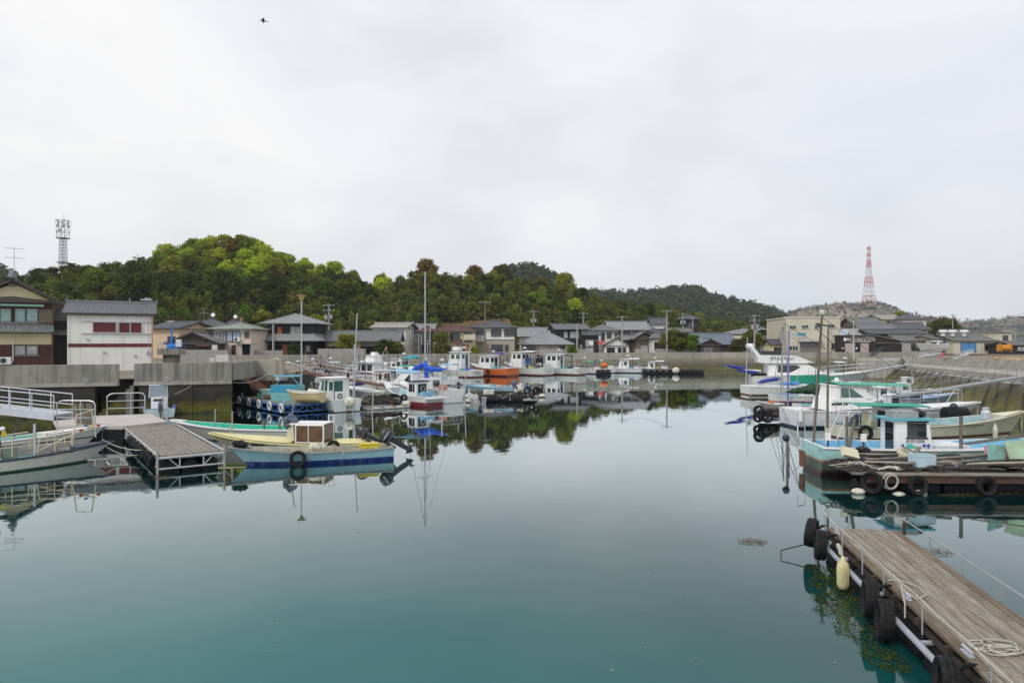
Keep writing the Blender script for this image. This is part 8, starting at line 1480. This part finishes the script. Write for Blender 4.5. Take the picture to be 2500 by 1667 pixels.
for i, x in enumerate((.5, 4.35, 6.4)):
    mb = MB(); mb.box((x, .07, ZN+.015), (.26, .07, .02)); mb.rod((x-.14, .07, ZN+.075), (x+.14, .07, ZN+.075), .018, 6); mb.rod((x-.05, .07, ZN+.01), (x-.05, .07, ZN+.075), .018, 6); mb.rod((x+.05, .07, ZN+.01), (x+.05, .07, ZN+.075), .018, 6); mb.build('cleat', ALU, t)
for i, (x, z, tl) in enumerate(((.0, .52, .5), (.75, .46, .25), (3.85, .44, .3), (4.55, .36, .22), (6.75, .42, .25), (7.6, .36, .2))):
    ax = TJ.to_3x3() @ Vector((-.42 if i == 0 else -.18, -1, tl*.25)); o = tyre('ribbed black car tyre on the near jetty, %s from its far end' % ('first', 'second', 'third', 'fourth', 'fifth', 'sixth')[i], TJ @ Vector((x, -.33, z)), ax, .31, .115, group='tyres of the near jetty')
for i, x in enumerate((.02, .78, 3.88, 6.8)): crumple('black cord lashing a tyre to the near jetty, %s from the far end' % ('first', 'second', 'third', 'fourth')[i], 'lashing', 'lashing', [TJ @ Vector((x, .02, .70)), TJ @ Vector((x, -.12, .68)), TJ @ Vector((x, -.22, .58))], [.02, .03, .02], BLACKP, 50+i, 1, 7)
t = thing('bottle_fender', 'yellowed bottle-shaped fender hanging from the near jetty', 'fender', TJ @ Vector((2.35, -.33, .08))); t.scale = (.82, .82, .82); mb = MB(); mb.lathe((0, 0, -.02), [(.03, 0), (.1, .03), (.135, .12), (.14, .5), (.12, .62), (.05, .70), (.035, .78)], 16); mb.build('bottle', mat('yellowed_vinyl', (.55, .50, .27), .55, .15, 4, streak=.5, scol=(.33, .27, .10)), t, smooth=True)
for k in range(6): a = k*pi/3; MB().rod((.137*cos(a), .137*sin(a), .1), (.14*cos(a), .14*sin(a), .5), .008, 4).build('rib', MATS['yellowed_vinyl'], t)
crumple('', '', 'rope_binding', [(0, .05, .74), (.0, .18, .9), (.0, .28, .98)], .05, ROPE, 61, 1, 8, parent=t)
def coil(label, c, n, R_, r_, m, seed):
    rn_ = random.Random(seed); pts = []
    for i in range(n*16):
        a = i/16*2*pi; k = int(i/16); rr = R_*(.6+.5*noise.noise(Vector((a*.35, seed, 0)))); cx, cy = .12*sin(k*2.1+seed), .12*cos(k*1.7)
        pts.append(c+Vector((cx+rr*1.25*cos(a), cy+rr*.9*sin(a), r_+.012*(k % 4)+.006*sin(a*3))))
    MB().tube(pts, r_, 6).build('rope_coil', m, label=label, cat='rope')
coil('loose coil of grey rope lying on the near jetty planks', TJ @ Vector((6.15, .52, ZN+.004)), 7, .26, .0105, ROPE, 2)
mb = MB(); mb.tube([TJ @ Vector(p) for p in ((3.55, .05, ZN+.02), (3.5, .25, ZN+.02), (3.8, .45, ZN+.02), (4.2, .42, ZN+.02), (4.45, .2, ZN+.03), (4.35, .08, ZN+.08), (4.2, -.02, .8), (4.5, -.07, .9), (4.75, -.1, .7), (4.8, -.12, .5))], .012, 6); mb.build('rope_end', ROPE, label='white rope looped round the cleat of the near jetty', cat='rope')
mb = MB(); mb.tube([TJ @ Vector(p) for p in ((.0, -.3, .3), (.1, -1.0, .12), (.6, -1.1, -.05))], .014, 6); mb.build('mooring_line', ROPED, label='dark line running from the near jetty corner into the water', cat='rope')
# floating weed at the jetty's side and patches of drifting weed
def weedpatch(cs, n, sz, seed, m):
    rn_ = random.Random(seed); mb = MB()
    for (cx, cy, ra, rb) in cs:
        for i in range(n):
            a = rn_.uniform(0, 6.28); q = math.sqrt(rn_.random()); p = Vector((cx+ra*q*cos(a), cy+rb*q*sin(a), .006+rn_.random()*.035)); s_ = sz*rn_.uniform(.5, 2.4); b_ = rn_.uniform(0, 6.28)
            u = Vector((cos(b_), sin(b_), rn_.gauss(0, .3)))*s_; w_ = Vector((-sin(b_), cos(b_), rn_.gauss(0, .2)))*min(s_*.4, .009); mb.add([p-u, p+w_, p+u, p-w_], [(0, 1, 2, 3)])
    return mb.build('seaweed', m, kind='stuff')
WD1 = leaf_mat('floating_weed', False, (.06, .065, .010), (.10, .105, .014)); WD2 = leaf_mat('drifting_weed', False, (.14, .10, .05), (.22, .16, .08))
weedpatch([tuple((TJ @ Vector((x, y, 0))).xy)+(a, c_) for x, y, a, c_ in ((1.2, -.35, .35, .5), (2.0, -.45, .4, .5), (2.7, -.55, .45, .35), (3.3, -.65, .5, .35), (4.2, -.6, .4, .5), (5.2, -.55, .3, .5))], 380, .02, 4, WD1)
weedpatch([(*W(1838, 1322).xy, .35, .25), (*W(2275, 1347).xy, .5, .3), (*W(2420, 1206).xy, 1.4, .12), (*W(2350, 1210).xy, .8, .1), (*W(395, 1166).xy, .35, .25)], 260, .02, 6, WD2)
rn6 = random.Random(77); mb = MB()
for i in range(75):
    px, py = rn6.uniform(100, 2400), 1000+640*rn6.random()**1.4; p_ = W(px, py, .004); q_ = rn6.uniform(.012, .035); a = rn6.uniform(0, 6.28)
    mb.add([(p_.x+q_*cos(a+k*1.57)*rn6.uniform(.5, 1.2), p_.y+q_*sin(a+k*1.57)*rn6.uniform(.5, 1.2), .004+.003*(k % 2)) for k in range(4)], [(0, 1, 2, 3)])
mb.build('floating_debris', mat('flotsam', (.30, .27, .20), .8, .4, .3), kind='stuff')
# ================================================================ POLES, TOWERS, LAMPS, SMALL THINGS
def lamp_post(label, px, D, z0, ytop, m=None):
    zt = ZZ(ytop, D); t = thing('street_lamp', label, 'lamp', (ZX(px, D), D, z0)); h_ = zt-z0
    MB().rod((0, 0, -.3), (0, 0, h_-.35), .058, 9, .045).build('pole', m or STEEL, t); MB().lathe((0, 0, h_-.35), [(.06, 0), (.14, .05), (.22, .30), (.24, .31)], 10).build('lantern', mat('amber_lantern', (.55, .40, .16), .3, .1), t); MB().lathe((0, 0, h_-.04), [(.36, 0), (.36, .05), (.1, .1)], 10).build('cap', mat('lamp_cap', (.33, .22, .10), .6), t); return t
lamp_post('tall grey quay lamp with amber lantern beside the blue gantry', 736, 50.2, .3, 722); lamp_post('grey street lamp with amber lantern before the pink house', 787*0+589, 92, 2.4, 777, mat('teal_grey_pole', (.33, .40, .40), .5)); 
t = lamp_post('white street lamp on the right quay end', 2084, 91, 2.44, 776, mat('pale_pole', (.55, .56, .56), .5))
def upole(label, px, D, z0, ytop, arms=2, tr=False, m=None):
    zt = ZZ(ytop, D); h_ = zt-z0; t = thing('utility_pole', label, 'utility pole', (ZX(px, D), D, z0), group='utility poles of the town'); MB().rod((0, 0, -.4), (0, 0, h_), .17, 8, .11).build('pole', m or POLE, t)
    for i in range(arms):
        z = h_-.35-i*.85; MB().bar((-.9, -.12, z), (.9, -.12, z), .09).build('cross_arm', DARKM, t)
        for k in range(4): MB().lathe((-.8+k*.53, -.12, z+.05), [(.05, 0), (.07, .08), (.04, .16)], 6).build('insulator', WHITEC, t)
    if tr: MB().rod((-.42, -.2, h_-2.6), (-.42, -.2, h_-1.8), .25, 10).build('transformer', P_GREY, t); MB().rod((.42, -.2, h_-2.5), (.42, -.2, h_-1.8), .22, 10).build('transformer', P_GREY, t)
    return Vector((ZX(px, D), D, zt-.3))
UP = [upole(*a) for a in (('grey utility pole with transformers right of the black hip-roofed house', 803, 116, 2.5, 742, 2, True), ('tall bare wooden pole before the grey hip-roofed house', 1184, 112, 2.5, 735, 1, False, POLEW), ('utility pole with wide arms on the bare bank right of centre', 1303, 150, 3, 758, 1, True), ('utility pole with insulators behind the black boarded house', 1424, 150, 3, 763, 2), ('short thick pole in front of the black boarded house', 1409, 119, 2.5, 790, 0), ('utility pole before the temple-like house', 1519, 121, 2.5, 771, 1), ('tall dark pole left of the blue-roofed barn', 1628, 120, 2.5, 757, 1), ('utility pole with transformer among the hillside roofs', 1667, 165, 4, 764, 2, True), ('slender pole beside the hillside temple roof', 1691, 170, 4, 772, 0), ('leafless-looking utility pole with many arms by the beige house', 1842, 124, 2.5, 768, 3, True), ('utility pole behind the warehouses on the right', 2326, 190, 3, 767, 2), ('second utility pole behind the warehouses on the right', 2362, 170, 3, 776, 2), ('short utility pole near the far right edge', 2453, 190, 3, 791, 2), ('last thin pole at the right edge', 2477, 170, 3, 802, 1), ('plain pole standing before the black hip-roofed house', 667, 97, 2.4, 792, 0))]
def pwire(a, b_, lab, s_=.5):
    wire('power_line', a, b_, s_, .022, DARKM, lab, 'cable', 12, group='overhead power lines')
for i, (a, b_) in enumerate(((0, 2), (2, 3), (3, 7), (7, 9), (10, 11), (11, 12), (5, 6))): pwire(UP[a], UP[b_], 'thin overhead cable between utility poles, %s span from the left' % ('first', 'second', 'third', 'fourth', 'sixth', 'seventh', 'fifth')[i], .9)
pwire(UP[11], Vector((62, 76, 9.5)), 'thin overhead cable rising to the right edge of the sky', .8); pwire(UP[0], Vector((-95, 118, 8)), 'thin overhead cable crossing above the roofs at left', 1.2)
# lattice towers
def lattice(t, c, w0, w1, z0, z1, n, mats, r_, X=True):
    for i in range(n):
        za, zb = z0+(z1-z0)*i/n, z0+(z1-z0)*(i+1)/n; wa, wb = w0+(w1-w0)*(i/n)**.75, w0+(w1-w0)*((i+1)/n)**.75; mb = MB(); C = [(-1, -1), (1, -1), (1, 1), (-1, 1)]
        for k in range(4):
            a, b_ = C[k], C[(k+1) % 4]; P_ = lambda q, w_, z: (c[0]+q[0]*w_/2, c[1]+q[1]*w_/2, z)
            mb.rod(P_(a, wa, za), P_(a, wb, zb), r_, 5); mb.rod(P_(a, wb, zb), P_(b_, wb, zb), r_*.6, 4); mb.rod(P_(a, wa, za), P_(b_, wb, zb), r_*.5, 4); mb.rod(P_(b_, wa, za), P_(a, wb, zb), r_*.5, 4)
        mb.build('lattice_section', mats[i % len(mats)], t)
D = 985; p = Vector((ZX(2121, D), D, ZZ(738, D)-4)); t = thing('radio_tower', 'tall red and white lattice radio tower on the rocky hill', 'tower', p); TRD = mat('tower_red', (.50, .07, .05), .6, .05); TWH = mat('tower_white', (.66, .66, .66), .6, .05)
Hh = ZZ(603, D)-p.z; lattice(t, (0, 0), 15, 4.0, 0, Hh*.72, 9, [TRD, TRD, TWH, TWH], .42); lattice(t, (0, 0), 4.0, 3.4, Hh*.72, Hh, 5, [TRD, TWH], .34)
D = 196; p = Vector((ZX(154, D), D, ZZ(660, D))); t = thing('phone_mast', 'grey lattice phone mast with antenna cage on the left hill crest', 'tower', p); Hm = ZZ(534, D)-p.z; lattice(t, (0, 0), 1.6, 1.25, 0, Hm*.62, 10, [DARKM], .06); lattice(t, (0, 0), 2.1, 2.5, Hm*.62, Hm*.97, 3, [DARKM], .06)
MB().box((0, 0, Hm*.62), (2.6, 2.6, .18)).build('platform', DARKM, t); MB().box((0, 0, Hm*.15), (2.6, 2.6, .15)).build('platform', DARKM, t); MB().rod((0, 0, Hm*.9), (0, 0, Hm*1.12), .05, 5).build('lightning_rod', STEEL, t); MB().lathe((0, -1.4, Hm*.76), [(.5, 0), (.5, .25), (.1, .3)], 12, (0, -1, 0)).build('dish', P_GREY, t)
for k in range(6): a = k*pi/3; MB().box((1.35*cos(a), 1.35*sin(a), Hm*.9), (.2, .16, 2.0), a).build('panel_antenna', mat('antenna_grey', (.2, .2, .21), .6), t)
# blue pump platform on the quay
D = 70; cx = ZX(419, D); t = thing('pump_platform', 'bright blue railed pump stand with tall blue pipe behind the left seawall', 'pump', (cx, D, 2.3)); zb = ZZ(851, D)-2.3; MB().box((0, 0, zb-.3), (2.1, 1.6, .6)).build('slab', CONC, t); MB().box((0, 0, (zb-.6)/2), (1.2, 1.1, zb-.6)).build('pier', CONCD, t); BRB = mat('bright_blue', (.02, .20, .62), .45, .1)
for s_ in (-1, 1):
    mb = MB()
    for k in range(9): x = -.95+k*.2375; mb.rod((x, s_*.72, zb), (x, s_*.72, zb+.55), .018, 5)
    mb.rod((-.95, s_*.72, zb+.55), (.95, s_*.72, zb+.55), .025, 5); mb.build('railing', BRB, t)
MB().rod((0, 0, zb), (0, 0, ZZ(796, D)-2.3), .1, 9, .08).build('pump_pipe', BRB, t); MB().lathe((0, 0, zb), [(.5, 0), (.45, .3), (.2, .45)], 12).build('pump_body', BRB, t); MB().rod((0, 0, ZZ(798, D)-2.3), (0, 0, ZZ(786, D)-2.3), .06, 7).build('lamp_stem', P_GREY, t); MB().box((0, -.1, ZZ(785, D)-2.3), (.55, .4, .2)).build('lamp_head', P_GREY, t); MB().box((.65, .1, zb+.55), (.42, .4, .75)).build('control_box', WHITEC, t)
# road signs and notice boards behind the wall
for i, (px, py, D, w_, h_, rz_, lab) in enumerate(((524, 848, 84, .65, .6, .1, 'square notice board on a post before the black shed'), (543, 874, 62, 1.0, .6, .2, 'white notice board with blue print leaning by the left seawall'), (518, 878, 64, .5, .35, .2, 'small leaning blue-printed notice by the left seawall'))):
    t = thing('notice_board', lab, 'sign', (ZX(px, D), D, ZZ(py, D)), rz_); MB().box((0, 0, 0), (w_, .05, h_)).build('board', mat('notice_white', (.60, .60, .58), .6, .15, 6, streak=.5, scol=(.25, .28, .36), stretch=(.2, .2, 3)), t); MB().rod((0, .06, -1.4), (0, .06, .1), .03, 6).build('post', STEEL, t)
# boat on trailer, orange machine, parasol and clutter in the right yard
b = boat('motor_boat', 'white motor boat standing on a trailer in the right yard', 'boat', (ZX(2305, 108), 108), (ZX(2242, 106), 106), 2.0, (.9, .85, 1.0), hullpaint('yard_white', (.62, .63, .64), [], .15), WHITE, WHITEC, rake=.8, fore=.5, dr=.3); b.t.location.z = 3.5; wcabin(b, [(1.2, .7), (2.6, .8), (2.0, 1.35), (1.2, 1.35)], 1.3, WHITEC, ((1.3, 1.9, .95, 1.25),), ((-.9, .9, .2, .9),), WHITEC, .05)
for x in (.8, 2.8): MB().box((x, 0, -.35), (.12, 1.4, .3)).build('trailer_bunk', DARKM, b.t)
D = 112; t = thing('winch_machine', 'orange-yellow drum winch machine near the right edge', 'machine', (ZX(2452, D), D, 3.0)); OY = mat('machine_orange', (.58, .24, .02), .5, .15); MB().lathe((-.8, 0, .75), [(.72, 0), (.72, .12), (.5, .14), (.5, 1.46), (.72, 1.48), (.72, 1.6)], 18, (1, 0, 0)).build('drum', OY, t); MB().box((0, 0, .12), (2.0, 1.3, .24)).build('base_frame', DARKM, t)
for x in (-.85, .85): MB().box((x, 0, .55), (.1, 1.0, .8)).build('side_plate', OY, t)
D = 88; t = thing('folded_parasol', 'pink folded parasol leaning in the right yard', 'parasol', V(2292, 870, D)); MB().rod((0, 0, -.6), (.55, 0, .5), .05, 6, .16).build('cloth', mat('hot_pink', (.62, .08, .16), .6), t); MB().rod((-.2, 0, -1.0), (0, 0, -.6), .025, 5).build('shaft', STEEL, t)
for i, (x0, y0_, x1, y1_, D) in enumerate(((2240, 872, 2295, 862, 84), (2330, 876, 2372, 860, 84), (2125, 870, 2150, 856, 96))): gangway(('grey folded gangway lying on the soil bank, left one', 'grey folded gangway lying on the soil bank, right one', 'dark folded gangway leaning at the quay end')[i], V(x0, y0_, D), V(x1, y1_, D), .7, STEEL if i < 2 else DARKM, .4, True, n=6, side=.1)
# garden greenery
def shrub(label, px, D, z, sc, kind, shape='bush', name='shrub', cat='shrub'):
    r_ = thing(name, label, cat, (ZX(px, D), D, z), rnd.uniform(0, 6)); r_.scale = (sc,)*3; link('trunk', TRUNKS[1], r_, sc=.5); c = link('crown', rnd.choice(CROWNS[shape]), r_); k = KCOL[kind]; c.color = (*k, 1); return r_
for a in (('clipped dark hedge before the black hip-roofed house', 722, 101, 2.3, .38, 'dark'), ('garden pine before the long white-gabled house', 846, 105, 2.2, .42, 'golden', 'cloud'), ('dark hedge at the right of the long house porch', 940, 103, 2.2, .5, 'dark'), ('second dark hedge by the boats at the long house', 968, 104, 2.2, .42, 'olive'), ('yellow-green bush under the brown-roofed house', 1160, 110, 2.2, .32, 'golden'), ('leafy garden tree left of the brown-roofed house', 1075, 112, 2.4, .45, 'olive', 'ragged'), ('shrub before the low hip-roofed house', 1395, 117, 2.4, .3, 'green'), ('round garden shrub left of the blue-roofed barn', 1642, 121, 2.4, .5, 'olive', 'cloud'), ('second garden shrub before the blue-roofed barn', 1665, 121, 2.4, .45, 'dark', 'cloud'), ('clipped pine before the barn porch', 1690, 120, 2.4, .4, 'green', 'cloud'), ('reddish bush right of the barn porch', 1800, 122, 2.4, .5, 'brownish'), ('garden tree before the beige two-storey house', 1835, 132, 2.4, .55, 'olive', 'ragged'), ('dark pine beside the workshop annex', 1895, 140, 2.4, .8, 'dark', 'cloud'), ('tuft of grass on the right seawall corner', 2202, 79.5, 2.05, .14, 'green')): shrub(*a)
for i, (px, sc, k) in enumerate(((2266, .5, 'olive'), (2285, .62, 'brownish'), (2305, .72, 'olive'), (2322, .66, 'brownish'), (2336, .5, 'olive'), (2194, .5, 'golden'))): shrub(('dark tree clump behind the warehouses, %s from the left' % ('first', 'second', 'third', 'fourth', 'fifth')[i]) if i < 5 else 'golden bush beside the hilltop houses', px, 200, 5.5 if i < 5 else 9, sc, k, 'ragged', 'broadleaf_tree', 'tree')
# bird
t = thing('bird', 'black kite gliding high in the left sky', 'bird', V(643, 52, 70)); bd = MB()
body = [(-.30, .03), (-.2, .06), (0, .085), (.18, .07), (.28, .045), (.34, .02)]
bd.loft([[(x, r_*cos(a), r_*sin(a)*.9) for a in [2*pi*k/8 for k in range(8)]] for x, r_ in body])
for s_ in (-1, 1): bd.add([(.12, s_*.05, .03), (-.12, s_*.05, .03), (.16, s_*.28, .12), (-.08, s_*.3, .12), (.02, s_*.55, .05), (-.06, s_*.5, .05), (-.08, s_*.68, .0)], [(0, 2, 3, 1), (2, 4, 5, 3), (4, 6, 5)])
bd.add([(-.28, -.03, 0), (-.28, .03, 0), (-.48, .1, 0), (-.44, 0, 0), (-.48, -.1, 0)], [(0, 1, 2, 3, 4)]); bd.build('body', mat('kite_feathers', (.03, .024, .018), .8, .3, 6), t, rz=R(200))
# ---------------------------------------------------------------- haze: thin even air round the whole place, sky outside
HZ = bpy.data.materials.new('haze_air'); HZ.use_nodes = True; N = HZ.node_tree.nodes; N.clear()
ho = N.new('ShaderNodeOutputMaterial'); pv = N.new('ShaderNodeVolumePrincipled'); pv.inputs['Color'].default_value = (.80, .90, 1, 1); pv.inputs['Density'].default_value = .0002; pv.inputs['Anisotropy'].default_value = .3
HZ.node_tree.links.new(pv.outputs[0], ho.inputs['Volume'])
MB().box((0, 762.5, 70), (3000, 1785, 145.2)).build('haze', HZ, kind='stuff')
by = {}
for o in bpy.data.objects:
    if o.name.startswith('broadleaf_tree') and o.parent is None: by.setdefault(o['label'], []).append(o)
for lab, os_ in by.items():               # trees alike in look and zone: say which, from left to right
    if len(os_) > 1:
        os_.sort(key=lambda o: o.location.x/o.location.y); w_ = ('left one', 'right one') if len(os_) == 2 else ('left one', 'middle one', 'right one') if len(os_) == 3 else ('first left', 'second left', 'third left', 'fourth left', 'fifth left', 'sixth left', 'seventh left', 'eighth left')
        for o, x in zip(os_, w_):
            if len((lab+' '+x).split()) <= 16: o['label'] = lab+', '+x
